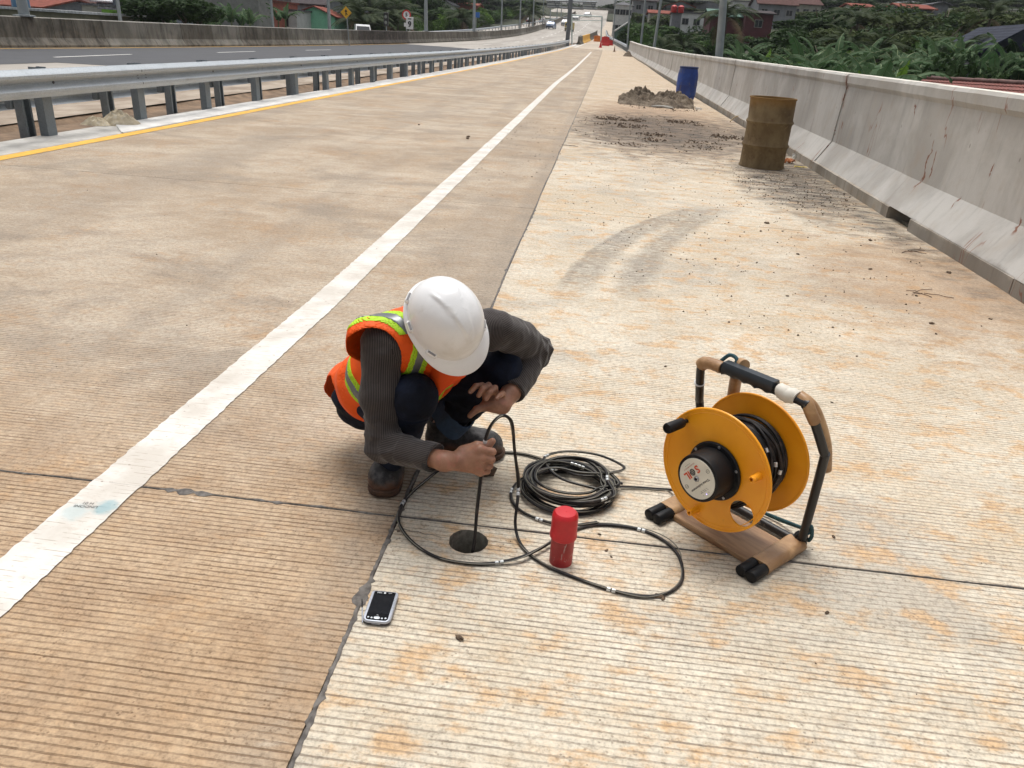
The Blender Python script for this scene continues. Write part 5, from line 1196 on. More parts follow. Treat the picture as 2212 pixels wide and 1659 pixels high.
# trousers
def denim():
    m = M('dark_denim'); p = m.pos()
    c = m.mix(m.step(m.noise(p, 8., 5, .6), .35, .7), (.0035, .0048, .010), (.010, .016, .035))
    return m.done(c, .85, 0, m.bump(m.add(m.noise(p, 16., 4, .55, .8), m.mul(m.noise(p, 400., 2), .15)), .6, .010), .2)
den = denim(); S = SDF((-.86, 1.88, .0), (-.10, 2.64, .62), .0042)
S.prim(cap(pel - tt * .01, pel + tt * .09, .108, .104, rr_, 1.45, .04)); S.prim(cap(J['rhip'], J['lhip'], .100, .100, k=.03))
for s_ in 'rl':
    h_, k_, a_ = J[s_ + 'hip'], J[s_ + 'kn'], J[s_ + 'an']; e_ = k_ + (a_ - k_) * (.86 if s_ == 'r' else .74)
    S.prim(cap(h_, k_, .092, .066, k=.03)); S.prim(cap(k_, e_, .067, .062, k=.02)); S.prim(cap(k_ + (a_ - k_) * .3, k_ + (a_ - k_) * .55, .066, .064, k=.03))
    S.prim(cap(a_ + (a_ - k_) * (.02 if s_ == 'r' else -.10), a_ + (a_ - k_) * .5, .09, .09, k=.004), 'cut')
S.disp(lambda P: .006 * vn(P, 13, 5) + .0035 * vn(P, 30, 8) + .003 * np.sin(P[:, 2] * 90 + 3 * vn(P, 8, 2)) * (P[:, 2] < .35))
v_, f_ = S.mesh(); v_ = relax(v_, f_, 1); npmesh('trousers', v_, f_, den, worker)
faded = plain('faded_denim', (.030, .058, .110), .85, 0, .25, 25., .4, 200., (.06, .10, .16), .5)
def hem(s_, k0, k1, r0, r1, mat):
    k_, a_ = J[s_ + 'kn'], J[s_ + 'an']; d = (a_ - k_); p0 = k_ + d * k0; L = np.linalg.norm(d) * (k1 - k0); d = d / np.linalg.norm(d); b = MB()
    b.lathe([(r0 - .006, 0), (r0, -.001), (r0 + .002, L * .15), (r1, L * .85), (r1 + .001, L), (r1 - .006, L), (r0 - .012, L * .3)], 36, 0, p0, d, True); o = b.build('rolled_hem', mat, worker, smooth=60)
    for i, v in enumerate(o.data.vertices):
        c_ = Vector(p0); q = (v.co - c_); q -= Vector(d) * q.dot(Vector(d)); a = atan2(q.dot(Vector(ccx)), q.dot(Vector(ccy))); v.co += q.normalized() * (.006 * sin(2 * a + 1) + .004 * sin(5 * a)) + Vector(d) * .004 * sin(3 * a + i * .01)
hem('l', .66, .86, .070, .074, faded); hem('r', .80, .90, .062, .062, den)
# ---- vest
def torso_field(S, g):
    for (a, b_, ra, rb, fl, fs, k) in ((pel - tt * .07 - ff * .018, mid - ff * .006, .134, .116, rr_, 1.40, .04), (mid - ff * .006, che - tt * .06 - ff * .012, .114, .114, rr_, 1.46, .04), (J['rsh'] * 1.0 + rr_ * .024 - ff * .006, J['lsh'] * .72 + J['rsh'] * .28, .073, .066, None, 1, .05), (che, J['neck'], .066, .068, None, 1, .03), (J['rhip'] + tt * .015 - ff * .01, J['rhip'] + tt * .12 - ff * .01, .112, .108, None, 1, .04), (J['lhip'] + tt * .015, J['lhip'] + tt * .12, .110, .104, None, 1, .04)):
        S.prim(cap(a, b_, ra, rb, fl, fs, k), grow=g)
    S.disp(lambda P: .0045 * vn(P, 12, 11) + .002 * vn(P, 30, 12) + .0035 * np.sin(((P - pel) @ tt) * 55 + 3 * vn(P, 7, 3)))
def vest_field(g, th, h=.0032):
    S = SDF((-.88, 1.86, .10), (-.06, 2.62, .80), h); torso_field(S, g); S.F = np.abs(S.F) - th / 2
    for s_, o in (('r', 1), ('l', -1)):
        a, e = J[s_ + 'sh'], J[s_ + 'el']; d = (e - a) / np.linalg.norm(e - a)
        S.prim(cap(a + d * (.035 if o > 0 else .02) + rr_ * (.022 if o > 0 else .050) - ccz * (.035 if o > 0 else 0), a + d * .20 + rr_ * o * .05 - ccz * (.02 if o > 0 else 0), .083 if o > 0 else .105, .102, k=.006), 'cut')
    S.prim(cap(J['neck'] + tt * .05 + ff * .03, J['neck'] + tt * .12 + ff * .05, .088, .10, k=.004), 'cut')
    S.prim(cap(pel - tt * .072 + ff * .12, pel - tt * .072 + ff * .03, .140, .140, rr_, 2.4, .004), 'cut')
    S.prim(cap(che + ff * .10 - tt * .02, che + ff * .20 - tt * .12, .030, .022, tt, 1.8, .004), 'cut')
    return S
def fabric(name, col, tr=.0):
    m = M(name); p = m.pos(); c = m.mix(m.step(m.noise(p, 9., 4), .3, .7), tuple(q * .88 for q in col), col)
    return m.done(c, .62, 0, m.bump(m.add(m.noise(p, 14., 4, .5, .8), m.mul(m.noise(p, 350., 2), .2)), .35, .008), .3)
S = vest_field(.006, .0042); v_, f_ = S.mesh(); v_ = relax(v_, f_, 1)
vest = npmesh('safety_vest', v_, f_, fabric('orange_vest', (.88, .105, .006)), worker)
lime = fabric('lime_strip', (.46, .74, .030)); sil = plain('silver_tape', (.17, .18, .19), .35, .5, .1, 20.)
base = vest_field(.0085, .0030)
def strip(fn, name, mat, lift=0.):
    Q = SDF((-.88, 1.86, .10), (-.06, 2.62, .80), .0032); Q.F = np.maximum(base.F + 0, -9)
    idx = np.nonzero(np.abs(base.F) < .02); P = Q.lo + Q.h * np.stack(idx, -1).astype(np.float32); Q.F[idx] = np.maximum(base.F[idx] - lift, fn(P))
    far = np.abs(base.F) >= .02; Q.F[far] = .06
    v_, f_ = Q.mesh()
    if len(f_): npmesh(name, relax(v_, f_, 1), f_, mat, vest)
def lat(P): return (P - pel) @ rr_
def ax_(P): return (P - pel) @ tt
for o in (1, -1):
    if o > 0:
        _a, _e = J['rsh'], J['rel']; _d = (_e - _a) / np.linalg.norm(_e - _a); KC = cap(_a + _d * .035 + rr_ * .022 - ccz * .035, _a + _d * .20 + rr_ * .05 - ccz * .02, .083, .102)
        def fn(P, w_=.028):
            fr = np.maximum(np.abs(lat(P) - .105) - w_, .012 - (P - che) @ ff); fr = np.maximum(fr, .20 - ax_(P))
            bk = np.maximum(np.abs(dcap(P, KC) - .046) - w_, (P - che) @ ff - .014); bk = np.maximum(bk, .30 - ax_(P)); return np.minimum(fr, bk)
    else: fn = lambda P, w_=.030: np.maximum(np.abs(-lat(P) - .045) - w_, .20 - ax_(P))
    strip(fn, 'lime_strip', lime); strip(lambda P, f=fn: f(P, .0115), 'silver_strip', sil, .0012)
fn = lambda P, w_=.027: np.abs(ax_(P) - .165 - .25 * lat(P) * 0) - w_
strip(fn, 'lime_strip', lime); strip(lambda P: fn(P, .010), 'silver_strip', sil, .0012)
# vest front hanging below the helmet
orm = fabric('orange_flap', (.80, .085, .006)); 
def flap(pts_, name='vest_flap'):
    G0 = np.array([[D(*q) for q in row] for row in pts_]); n1, n2 = G0.shape[:2]; b = MB(); R1 = [spline([Vector(q) for q in row], 6) for row in G0]; cols = [spline([R1[r][c] for r in range(n1)], 6) for c in range(len(R1[0]))]
    m1, m2 = len(cols[0]), len(cols); vs = []
    for lay in (0, 1):
        for c in range(m2):
            for r in range(m1): p_ = cols[c][r]; vs.append(p_ + Vector(-ccz) * (.0035 * lay + .004 * sin(c * .55) * (r / m1)))
    o = m1 * m2; fs = [(c * m1 + r, c * m1 + r + 1, (c + 1) * m1 + r + 1, (c + 1) * m1 + r) for c in range(m2 - 1) for r in range(m1 - 1)]; fs += [tuple(q + o for q in reversed(f)) for f in fs]
    rim = [r for r in range(m1)] + [c * m1 + m1 - 1 for c in range(1, m2)] + [(m2 - 1) * m1 + r for r in range(m1 - 2, -1, -1)] + [c * m1 for c in range(m2 - 2, 0, -1)]
    fs += [(rim[i], rim[(i + 1) % len(rim)], rim[(i + 1) % len(rim)] + o, rim[i] + o) for i in range(len(rim))]
    b.add(vs, fs); b.build(name, orm, vest, smooth=60)
flap([[(915, 775, 2.10), (945, 780, 2.07), (985, 785, 2.08), (1015, 780, 2.12)], [(924, 800, 2.09), (950, 803, 2.05), (985, 808, 2.06), (1010, 803, 2.10)], [(928, 822, 2.08), (948, 826, 2.045), (978, 826, 2.055), (1003, 815, 2.09)], [(934, 838, 2.08), (946, 846, 2.05), (957, 844, 2.055), (972, 832, 2.08)], [(935, 852, 2.09), (944, 857, 2.06), (950, 855, 2.06), (956, 847, 2.08)]])
# ---- shoes
boot = M('muddy_boot'); _p = boot.pos(); _z = boot.xyz(_p)[2]
_c = boot.mix(boot.step(boot.noise(_p, 30., 5, .65), .4, .65), (.020, .019, .019), (.075, .070, .070))
_k = boot.step(boot.add(_z, boot.mul(boot.sub(boot.noise(_p, 22., 5, .7), .5), .10)), .068, .028)
_c = boot.mix(_k, _c, boot.mix(boot.noise(_p, 50., 4), (.075, .032, .018), (.16, .080, .045)))
boot = boot.done(_c, .62, 0, boot.bump(boot.add(boot.noise(_p, 120., 5, .7), boot.mul(_k, .8)), .6, .003), .4)
sole = plain('muddy_sole', (.075, .038, .022), .9, 0, .3, 40., .9, 90., (.025, .018, .014), .6)
def shoe(toe, heel, ank, top_r=.050):
    toe, heel = np.array(toe, float), np.array(heel, float); d = toe - heel; L = np.linalg.norm(d); d /= L; s_ = np.array([-d[1], d[0], 0]); up = V_(0, 0, 1)
    S = SDF(np.minimum(toe, heel) - .11, np.maximum(toe, heel) + V_(.11, .11, .26), .0034)
    S.prim(cap(heel + d * .040 + up * .045, heel + d * .10 + up * .054, .045, .045, k=.03)); S.prim(cap(heel + d * .10 + up * .048, heel + d * (L - .065) + up * .044, .047, .0505, up, .95, .03))
    S.prim(cap(heel + d * (L - .075) + up * .044, heel + d * (L - .052) + up * .040, .052, .0495, up, .95, .03)); S.prim(cap(heel + d * .055 + up * .06, heel + d * .048 + up * .115, .045, top_r, k=.03)); S.prim(cap(heel + d * .085 + up * .085, heel + d * .15 + up * .062, .040, .038, k=.03))
    a_ = heel + d * .052 + up * .09; S.prim(cap(a_, a_ + up * .12 - d * .01, top_r - .007, top_r - .003, k=.003), 'cut'); S.prim(cap(heel - up * .06 - d * .2, toe - up * .06 + d * .2, .075, .075, s_, 4, .002), 'cut')
    S.prim(cap(a_ + up * .10 - d * .2 , a_ + up * .10 + d * .2, .062, .062, s_, 4, .003), 'cut')
    S.disp(lambda P: .0014 * vn(P, 60, 3)); v_, f_ = S.mesh(); so = npmesh('shoe', relax(v_, f_, 1), f_, boot, worker)
    # sole
    prof_ = []
    for t_, w_ in ((0, .020), (.02, .034), (.08, .042), (.3, .041), (.5, .043), (.68, .052), (.82, .054), (.92, .047), (.98, .030), (1.0, .014)): prof_.append((t_, w_))
    poly = [heel + d * (t_ * (L + .006) - .003) + s_ * w_ for t_, w_ in prof_] + [heel + d * (t_ * (L + .006) - .003) - s_ * w_ for t_, w_ in reversed(prof_)]
    poly = [Vector((p_[0], p_[1], 0)) for p_ in poly]; sm = spline(poly, 4, True); n = len(sm); b = MB(); cen = Vector((heel + toe) / 2); vs = []
    for z, g in ((.0015, .97), (.006, 1.0), (.014, 1.03), (.024, 1.02), (.027, .94)): vs += [(cen.x + (p_.x - cen.x) * g + random.uniform(-.0008, .0008), cen.y + (p_.y - cen.y) * g + random.uniform(-.0008, .0008), z) for p_ in sm]
    b.add(vs, [tuple(range(n - 1, -1, -1)), tuple(range(4 * n, 5 * n))] + [(k * n + i, k * n + (i + 1) % n, (k + 1) * n + (i + 1) % n, (k + 1) * n + i) for k in range(4) for i in range(n)]); b.build('sole', sole, so, smooth=50)
    # laces
    b = MB()
    for k in range(4):
        c_ = heel + d * (.098 + .019 * k) + up * (.121 - .0105 * k); b.tube(spline([c_ - s_ * .020 - up * .006, c_ + up * .0015, c_ + s_ * .020 - up * .006], 4), .0019, 6)
    c_ = heel + d * .095 + up * .125; b.tube(spline([c_, c_ + s_ * .02 + up * .006, c_ + s_ * .032 + d * .012 - up * .012], 4), .0017, 6); b.tube(spline([c_, c_ - s_ * .02 + up * .006, c_ - s_ * .03 + d * .014 - up * .014], 4), .0017, 6)
    b.build('laces', cuffm, so, smooth=50)
tr = np.array(atZ(825, 1076, .0)); tr[2] = 0; hl = np.array([J['ran'][0] - .005, J['ran'][1] + .055, 0]); dv = tr - hl; hl = tr - dv / np.linalg.norm(dv) * .285; shoe(tr, hl, J['ran'])
tl_ = np.array(atZ(1086, 972, .03)); tl_[2] = 0; hl = np.array([J['lan'][0] - .05, J['lan'][1] + .015, 0]); dv = tl_ - hl; hl = tl_ - dv / np.linalg.norm(dv) * .285; shoe(tl_, hl, J['lan'])
# ---- helmet (own frame: x = his right, y = front, z = crown)
hm = plain('white_helmet', (.82, .82, .82), .24, 0, .03, 5., .03, 22., (.62, .60, .55), .45)
HM = Matrix(((hr[0], hf[0], hu[0], HD[0]), (hr[1], hf[1], hu[1], HD[1]), (hr[2], hf[2], hu[2], HD[2]), (0, 0, 0, 1)))
helmet = bpy.data.objects.new('helmet', None); C.objects.link(helmet); helmet.parent = worker; helmet.matrix_local = HM
n, mth = 96, 26; vs = []
AX, AYF, AYB, AH = .1035, .121, .128, .140
for k in range(mth + 1):
    ph = (k / mth) * pi / 2
    for i in range(n):
        a = 2 * pi * i / n; sx, sy = cos(a), sin(a); ch, sh = cos(ph) ** .82, sin(ph) ** .95
        x = AX * sx * ch; y = (AYF if sy > 0 else AYB) * sy * ch; z = AH * sh
        # raised V ridge on the crown, widening to the front
        t_ = (y + .075) / .18
        if 0 < t_ < 1.0:
            wv = .034 * (1 - t_) + .002; u_ = abs(x); crest = max(0, 1 - abs(u_ - wv) / .0075); g_ = .0062 * crest * min(1, t_ * 6) * min(1, (1.0 - t_) * 6)
            if u_ < wv: g_ = max(g_, .0045 * min(1, t_ * 4) * min(1, (1. - t_) * 6))
            nn_ = Vector((x / AX ** 2, y / AYF ** 2, z / AH ** 2)).normalized(); x += nn_.x * g_; y += nn_.y * g_; z += nn_.z * g_
        vs.append((x, y, z))
b = MB(); b.add(vs, [(k * n + i, k * n + (i + 1) % n, (k + 1) * n + (i + 1) % n, (k + 1) * n + i) for k in range(mth) for i in range(n)]); o = b.build('shell', hm, helmet, smooth=60)
def brim(a): s_ = sin(a); return .009 + (.033 * max(0, s_) ** 1.6)
b = MB(); vs = []; prf = [(0, .006), (.35, .001), (1., -.004), (1.03, -.0075), (.95, -.0105), (.3, -.007), (-.2, -.006)]
for i in range(n):
    a = 2 * pi * i / n; ax0, ay0 = AX * cos(a), (AYF if sin(a) > 0 else AYB) * sin(a); L = math.hypot(ax0, ay0); w_ = brim(a)
    for (q, z) in prf: kq = (L + w_ * q) / L; vs.append((ax0 * kq, ay0 * kq, z - .016 * max(0, sin(a)) ** 2 * max(0, q) - .004))
m_ = len(prf); b.add(vs, [(i * m_ + k, i * m_ + (k + 1) % m_, ((i + 1) % n) * m_ + (k + 1) % m_, ((i + 1) % n) * m_ + k) for i in range(n) for k in range(m_)]); b.build('brim', hm, helmet, smooth=50)
slotm = plain('slot_shade', (.30, .30, .31), .5)
for a in (.55, pi - .55, pi + .25, -.25, pi * .5 + pi + .6, 1.5 * pi - .6):
    ax0, ay0 = AX * cos(a), (AYF if sin(a) > 0 else AYB) * sin(a); nn_ = Vector((ax0 / AX ** 2, ay0 / AYF ** 2, 0)).normalized(); tq = Vector((-nn_.y, nn_.x, 0)); Rr = Matrix((tq, nn_, Vector((0, 0, 1)))).transposed()
    b = MB(); b.rbox(Vector((ax0, ay0, .009)) + nn_ * .002, (.034, .014, .020), .004, R=Rr); b.build('accessory_slot', hm, helmet, smooth=30)
    b = MB(); b.rbox(Vector((ax0, ay0, .0185)) + nn_ * .0035, (.024, .006, .003), .001, R=Rr); b.build('slot_gap', slotm, helmet)
# ================================================================== BACKGROUND
def col_at(x, y, Y): return atY(x, y, Y)
def place(x, Y, yr=60):
    p = atY(x, yr, Y); return Vector((p.x, Y, gz(p.x, Y)))
def leaf_mat(name, a, b_, trans=.25):
    m = M(name); p = m.pos(); c = m.mix(m.step(m.noise(p, .9, 3), .35, .65), a, b_)
    c = m.mix(m.mul(m.rnd(), .35), c, tuple(q * .55 for q in a)); m.done(c, .6, 0, None, .08)
    tr_ = m.t.nodes.new('ShaderNodeBsdfTranslucent'); m.put(tr_.inputs[0], c); mx = m.t.nodes.new('ShaderNodeMixShader'); mx.inputs[0].default_value = trans
    m.t.links.new(m.b.outputs[0], mx.inputs[1]); m.t.links.new(tr_.outputs[0], mx.inputs[2]); m.t.links.new(mx.outputs[0], m.out.inputs['Surface']); return m.mat
lf = [leaf_mat('leaf_dark', (.024, .050, .016), (.046, .082, .024)), leaf_mat('leaf_mid', (.042, .088, .020), (.070, .130, .030)), leaf_mat('leaf_bright', (.075, .150, .022), (.115, .20, .034)), leaf_mat('leaf_olive', (.050, .072, .022), (.080, .105, .034))]
ban_m = leaf_mat('banana_leaf', (.055, .110, .045), (.105, .165, .085), .3); ban_y = leaf_mat('young_banana_leaf', (.10, .20, .03), (.14, .25, .04), .35); palm_m = leaf_mat('palm_leaf', (.030, .050, .020), (.065, .085, .036), .2)
bark = plain('bark', (.085, .065, .048), .95, 0, .3, 6., .6, 30.); dry_m = plain('dry_leaf', (.16, .11, .06), .9, 0, .3, 6.)
def crown_mesh(seed, n, R_, leaf, mat, cl=14, flat=1.):
    r = np.random.default_rng(seed); C0 = r.normal(size=(cl, 3)); C0 /= np.linalg.norm(C0, axis=1)[:, None]; C0 *= r.uniform(.35, .85, (cl, 1)); C0[:, 2] = np.abs(C0[:, 2]) * 1. - .15; cr = r.uniform(.22, .48, cl)
    k = r.integers(0, cl, n); d = r.normal(size=(n, 3)); d /= np.linalg.norm(d, axis=1)[:, None]; q = C0[k] + d * cr[k][:, None] * (r.uniform(.45, 1., (n, 1)) ** .5)
    q = q * np.array(R_); nrm = d * .7 + r.normal(size=(n, 3)) * .55 + np.array([0, 0, .5]); nrm /= np.linalg.norm(nrm, axis=1)[:, None]
    t = np.cross(nrm, r.normal(size=(n, 3))); t /= np.linalg.norm(t, axis=1)[:, None]; s_ = np.cross(nrm, t); L = leaf * r.uniform(.6, 1.4, (n, 1))
    V = np.concatenate([q - t * L, q + s_ * L * .45, q + t * L, q - s_ * L * .45], 1).reshape(-1, 3); F = np.arange(4 * n).reshape(-1, 4)
    me = bpy.data.meshes.new('crown'); me.vertices.add(len(V)); me.vertices.foreach_set('co', V.astype(np.float32).ravel()); me.loops.add(F.size); me.loops.foreach_set('vertex_index', F.astype(np.int32).ravel()); me.polygons.add(n); me.polygons.foreach_set('loop_start', np.arange(0, F.size, 4, dtype=np.int32)); me.update(calc_edges=True); me.materials.append(mat); return me
def trunk_mesh(seed, h, r0):
    rs = random.Random(seed); b = MB(); p = [(rs.uniform(-.1, .1) * k * .3, rs.uniform(-.1, .1) * k * .3, h * k / 5) for k in range(6)]; b.tube(p, [r0 * (1 - .13 * k) for k in range(6)], 7)
    for i in range(5):
        a = rs.uniform(0, 6.28); z0 = h * rs.uniform(.45, .8); L = h * rs.uniform(.3, .5); b.tube([(0, 0, z0), (cos(a) * L * .4, sin(a) * L * .4, z0 + L * .4), (cos(a) * L * .9, sin(a) * L * .9, z0 + L)], [r0 * .5, r0 * .3, r0 * .12], 5)
    me = bpy.data.meshes.new('trunk'); me.from_pydata(b.v, [], b.f); me.materials.append(bark); me.shade_smooth(); return me
# unit crowns: radius 1 wide; leaves about 1/12
trees = {}
for j in range(4):
    trees[j] = [crown_mesh(20 + j * 3 + q, 3600, (1, 1, .8), .075, lf[j]) for q in range(2)]
trk = [trunk_mesh(i, 1., .05) for i in range(3)]; nt_ = 0
def tree(x, y, h, w_, j, label, group, name='tree', zb=None):
    global nt_
    nt_ += 1; z = gz(x, y) if zb is None else zb; t = empty(name, (x, y, z), random.uniform(0, 6.28), label, 'tree', group)
    c_ = bpy.data.objects.new('crown', trees[j][nt_ % 2]); C.objects.link(c_); c_.parent = t; ch = min(h * .75, w_ * 1.1); c_.location = (0, 0, h - ch * .62); c_.scale = (w_ / 2, w_ / 2, ch * .62)
    k = bpy.data.objects.new('trunk', trk[nt_ % 3]); C.objects.link(k); k.parent = t; k.location = (0, 0, -.3); k.scale = (h * .8, h * .8, h * .75); return t
def bush(x, y, h, w_, j, label, group, zb=None):
    global nt_
    nt_ += 1; o = bpy.data.objects.new('bush', trees[j][nt_ % 2]); C.objects.link(o); z = gz(x, y) if zb is None else zb; o.location = (x, y, z + h * .28); o.scale = (w_ / 2, w_ / 2, h * .80); o.rotation_euler = (0, 0, random.uniform(0, 6.28)); return tag(o, label, 'bush', group)
# banana leaves
rib_m = plain('leaf_midrib', (.20, .25, .11), .6)
def banana_leaf(seed, L=1.9, W=.30, droop=.8):
    rs = random.Random(seed); N = 15; b = MB(); mid = []; a = rad(70)
    p = Vector((0, 0, 0)); 
    for k in range(N + 1):
        mid.append(p.copy()); p = p + Vector((cos(a) * L / N, 0, sin(a) * L / N)); a -= rad(70 + 60 * droop) / N * (.5 + k / N)
    b.tube(mid, [.028 * (1 - .8 * k / N) for k in range(N + 1)], 4, 1)
    for side in (1, -1):
        w0 = 0
        for k in range(2, N):
            t0, t1 = k / N, (k + 1) / N; wa = W * sin(pi * min(1, (t0 * 1.05) ** .8)) ** .6 * rs.uniform(.86, 1.04); wb = W * sin(pi * min(1, (t1 * 1.05 - .02) ** .8)) ** .6 if k < N - 1 else .02
            g_ = rs.random() < .55; dz = rs.uniform(.02, .12) if g_ else .03; m0, m1 = mid[k], mid[k + 1]; sh = (m1 - m0) * (.14 if g_ else 0)
            b.add([m0 + sh * .3, m1, m1 + Vector((0, side * wb, -dz - .28 * wb)), m0 + sh + Vector((0, side * wa, -dz - .28 * wa))], [(0, 1, 2, 3)])
    me = bpy.data.meshes.new('leaf'); me.from_pydata(b.v, [], b.f); me.materials.append(ban_m); me.materials.append(rib_m); me.polygons.foreach_set('material_index', b.m); return me
bl = [banana_leaf(i, 2.2 + .15 * (i % 3), .235 + .035 * (i % 2), (.1, .5, .9, 1.2, .3)[i % 5]) for i in range(7)]
bly = banana_leaf(40, 1.7, .22, -.5); bly.materials.clear(); bly.materials.append(ban_y); bly.materials.append(rib_m)
sb = MB(); sb.tube([(0, 0, -.4), (.02, 0, .5), (0, .02, 1.)], [.13, .11, .07], 8); stem_me = bpy.data.meshes.new('pseudostem'); stem_me.from_pydata(sb.v, [], sb.f); stem_me.materials.append(plain('banana_stem', (.10, .115, .05), .7, 0, .3, 4.)); stem_me.shade_smooth()
def banana(x, y, ztop, label, group, young=False, s=1., nl=9, seed=0):
    rs = random.Random(seed); z = gz(x, y); hs_ = max(.6, ztop - z - 1.25 * s); t = empty('banana_plant', (x, y, z), rs.uniform(0, 6.28), label, 'banana plant', group)
    k = bpy.data.objects.new('pseudostem', stem_me); C.objects.link(k); k.parent = t; k.scale = (s, s, hs_)
    for i in range(nl):
        yv = young and i == 0; o = bpy.data.objects.new('leaf', bly if yv else bl[(seed + i) % 7]); C.objects.link(o); o.parent = t; o.location = (0, 0, hs_ - .1); q = s * rs.uniform(.8, 1.1); o.scale = (q, q, q); o.rotation_euler = (rs.uniform(-.25, .25), rs.uniform(-.35, .25) if not yv else -.1, i * 2.4 + rs.uniform(-.3, .3))
    return t
# palm fronds
def frond(seed, L=3.2):
    rs = random.Random(seed); N = 22; b = MB(); mid = []; a = rad(58); p = Vector((0, 0, 0))
    for k in range(N + 1): mid.append(p.copy()); p = p + Vector((cos(a) * L / N, 0, sin(a) * L / N)); a -= rad(95) / N
    b.tube(mid, [.035 * (1 - .85 * k / N) for k in range(N + 1)], 4)
    for k in range(3, N):
        m0 = mid[k]; d = (mid[k + 1] - m0).normalized(); w_ = .62 * sin(pi * min(1, .15 + .85 * k / N)) ** .7
        for side in (1, -1):
            for q in (0, .5):
                st_ = m0 + d * (L / N) * q; tip = st_ + Vector((d.x * .45 * w_, side * w_, d.z * .45 * w_ - rs.uniform(.15, .45) * w_)); b.add([st_, st_ + d * .07, tip], [(0, 1, 2)])
    me = bpy.data.meshes.new('frond'); me.from_pydata(b.v, [], b.f); me.materials.append(palm_m); return me
fr_ = [frond(i) for i in range(4)]; frd = frond(9); frd.materials.clear(); frd.materials.append(dry_m)
ptm = MB(); ptm.tube([(0, 0, -.3), (.03, 0, .5), (0, .02, 1.)], [.17, .13, .12], 8); ptm_me = bpy.data.meshes.new('trunk'); ptm_me.from_pydata(ptm.v, [], ptm.f); ptm_me.materials.append(bark); ptm_me.shade_smooth()
def palm(x, y, ztop, label, group=None, s=1., n=18, seed=0):
    rs = random.Random(seed); z = gz(x, y); h = max(.5, ztop - z - 1.2 * s); t = empty('palm_tree', (x, y, z), rs.uniform(0, 6), label, 'palm tree', group)
    k = bpy.data.objects.new('trunk', ptm_me); C.objects.link(k); k.parent = t; k.scale = (1, 1, h)
    for i in range(n):
        o = bpy.data.objects.new('frond', frd if i % 9 == 8 else fr_[i % 4]); C.objects.link(o); o.parent = t; o.location = (0, 0, h); q = s * rs.uniform(.85, 1.1); o.scale = (q, q, q); o.rotation_euler = (0, rs.uniform(-.35, .55) if i % 9 < 8 else 1.1, i * 2.4)
    return t
# ---------------- right side planting
G1 = 'banana plants beyond the right parapet'; rsd = random.Random(11)
bn = [(1705, 128, 40), (1745, 116, 42), (1790, 122, 38), (1838, 108, 40), (1868, 130, 33), (1905, 118, 38), (1938, 138, 30), (1968, 122, 34), (2000, 132, 31), (2040, 104, 36), (2062, 122, 30), (2085, 92, 37), (2118, 118, 33), (2140, 108, 36), (2160, 128, 29), (2190, 116, 32), (2215, 122, 30), (2240, 112, 34), (1655, 108, 50), (1610, 100, 56), (1820, 92, 48), (1880, 90, 47), (1945, 98, 46), (2010, 86, 45), (2060, 84, 46), (1770, 96, 52), (2170, 92, 42), (2215, 90, 40), (1735, 134, 34), (1810, 140, 31), (1890, 146, 28), (2105, 140, 27), (2020, 146, 27)]
for i, (x, y, Y) in enumerate(bn):
    if x > 1950 and Y < 47: Y = Y * .3 + 40
    p = atY(x, y, Y); yg = i % 6 == 0
    banana(p.x, Y, p.z, 'banana plant with one upright bright young leaf beyond the parapet' if yg else 'banana plant with broad torn green leaves rising beyond the parapet', 'banana plants with a young leaf' if yg else G1, yg, rsd.uniform(.9, 1.25), 8, i)
for i, (x, y, Y, s_) in enumerate([(1575, 2, 78, 1.1), (1838, 70, 60, .9), (1905, 76, 58, .9), (2085, 80, 55, .9), (1480, 78, 90, 1.0), (1440, 86, 95, .9), (1860, 20, 85, 1.1), (2150, 6, 80, 1.1)]):
    p = atY(x, y, Y); palm(p.x, Y, p.z, ('tall coconut palm in front of the red and green roofed sheds', 'palm with arching fronds standing above the banana plants')[1 if i else 0], 'palms beyond the right parapet' if i else None, s_, 18, i)
def scatter(n, xr, Yr, yt, wr, js, kind, label, group, seed, zoff=0):
    rs = random.Random(seed)
    for i in range(n):
        x = xr[0] + (xr[1] - xr[0]) * (i + rs.random()) / n; Y = rs.uniform(*Yr); y = rs.uniform(*yt); p = atY(x, y, Y)
        if xr[0] > 1500 and x > 1930 and Y < 47: Y += 24; p = atY(x, y, Y)
        z = gz(p.x, Y); h = p.z - z
        if T_(med, Y) - 15.5 < p.x < max(3.0, T_(cx_tab, Y)) + 2.8: continue
        if h < .8: h = 1.2
        w_ = rs.uniform(*wr); j = js[rs.randrange(len(js))]
        (tree if kind == 't' else bush)(p.x, Y, h, w_, j, label, group)
scatter(22, (1560, 2260), (24, 44), (128, 150), (2.2, 3.6), (1, 2, 0), 'b', 'low leafy bush filling the gap between banana plants beyond the parapet', 'bushes beyond the right parapet', 1)
scatter(26, (1450, 2260), (44, 66), (95, 128), (3.5, 5.5), (0, 1, 1, 3), 'b', 'tall dark bush in the second row beyond the parapet', 'second row bushes beyond the right parapet', 2)
scatter(26, (1700, 2260), (58, 85), (28, 82), (6, 9), (0, 0, 1, 3), 't', 'dark broadleaf tree towering behind the banana plants', 'dark trees beyond the right parapet', 3)
scatter(16, (1780, 2260), (88, 120), (-6, 22), (9, 13), (0, 0, 3), 't', 'big dark tree at the back, up to the top edge on the right', 'back row trees on the right', 4)
scatter(20, (1320, 1600), (95, 135), (52, 92), (4, 7), (0, 1, 1), 'b', 'green bush beside the far end of the right guardrail', 'bushes by the far right guardrail', 5)
scatter(16, (1318, 1470), (120, 170), (32, 72), (6, 9), (0, 0, 1), 't', 'dark tree crowding the far right guardrail', 'trees by the far right guardrail', 6)
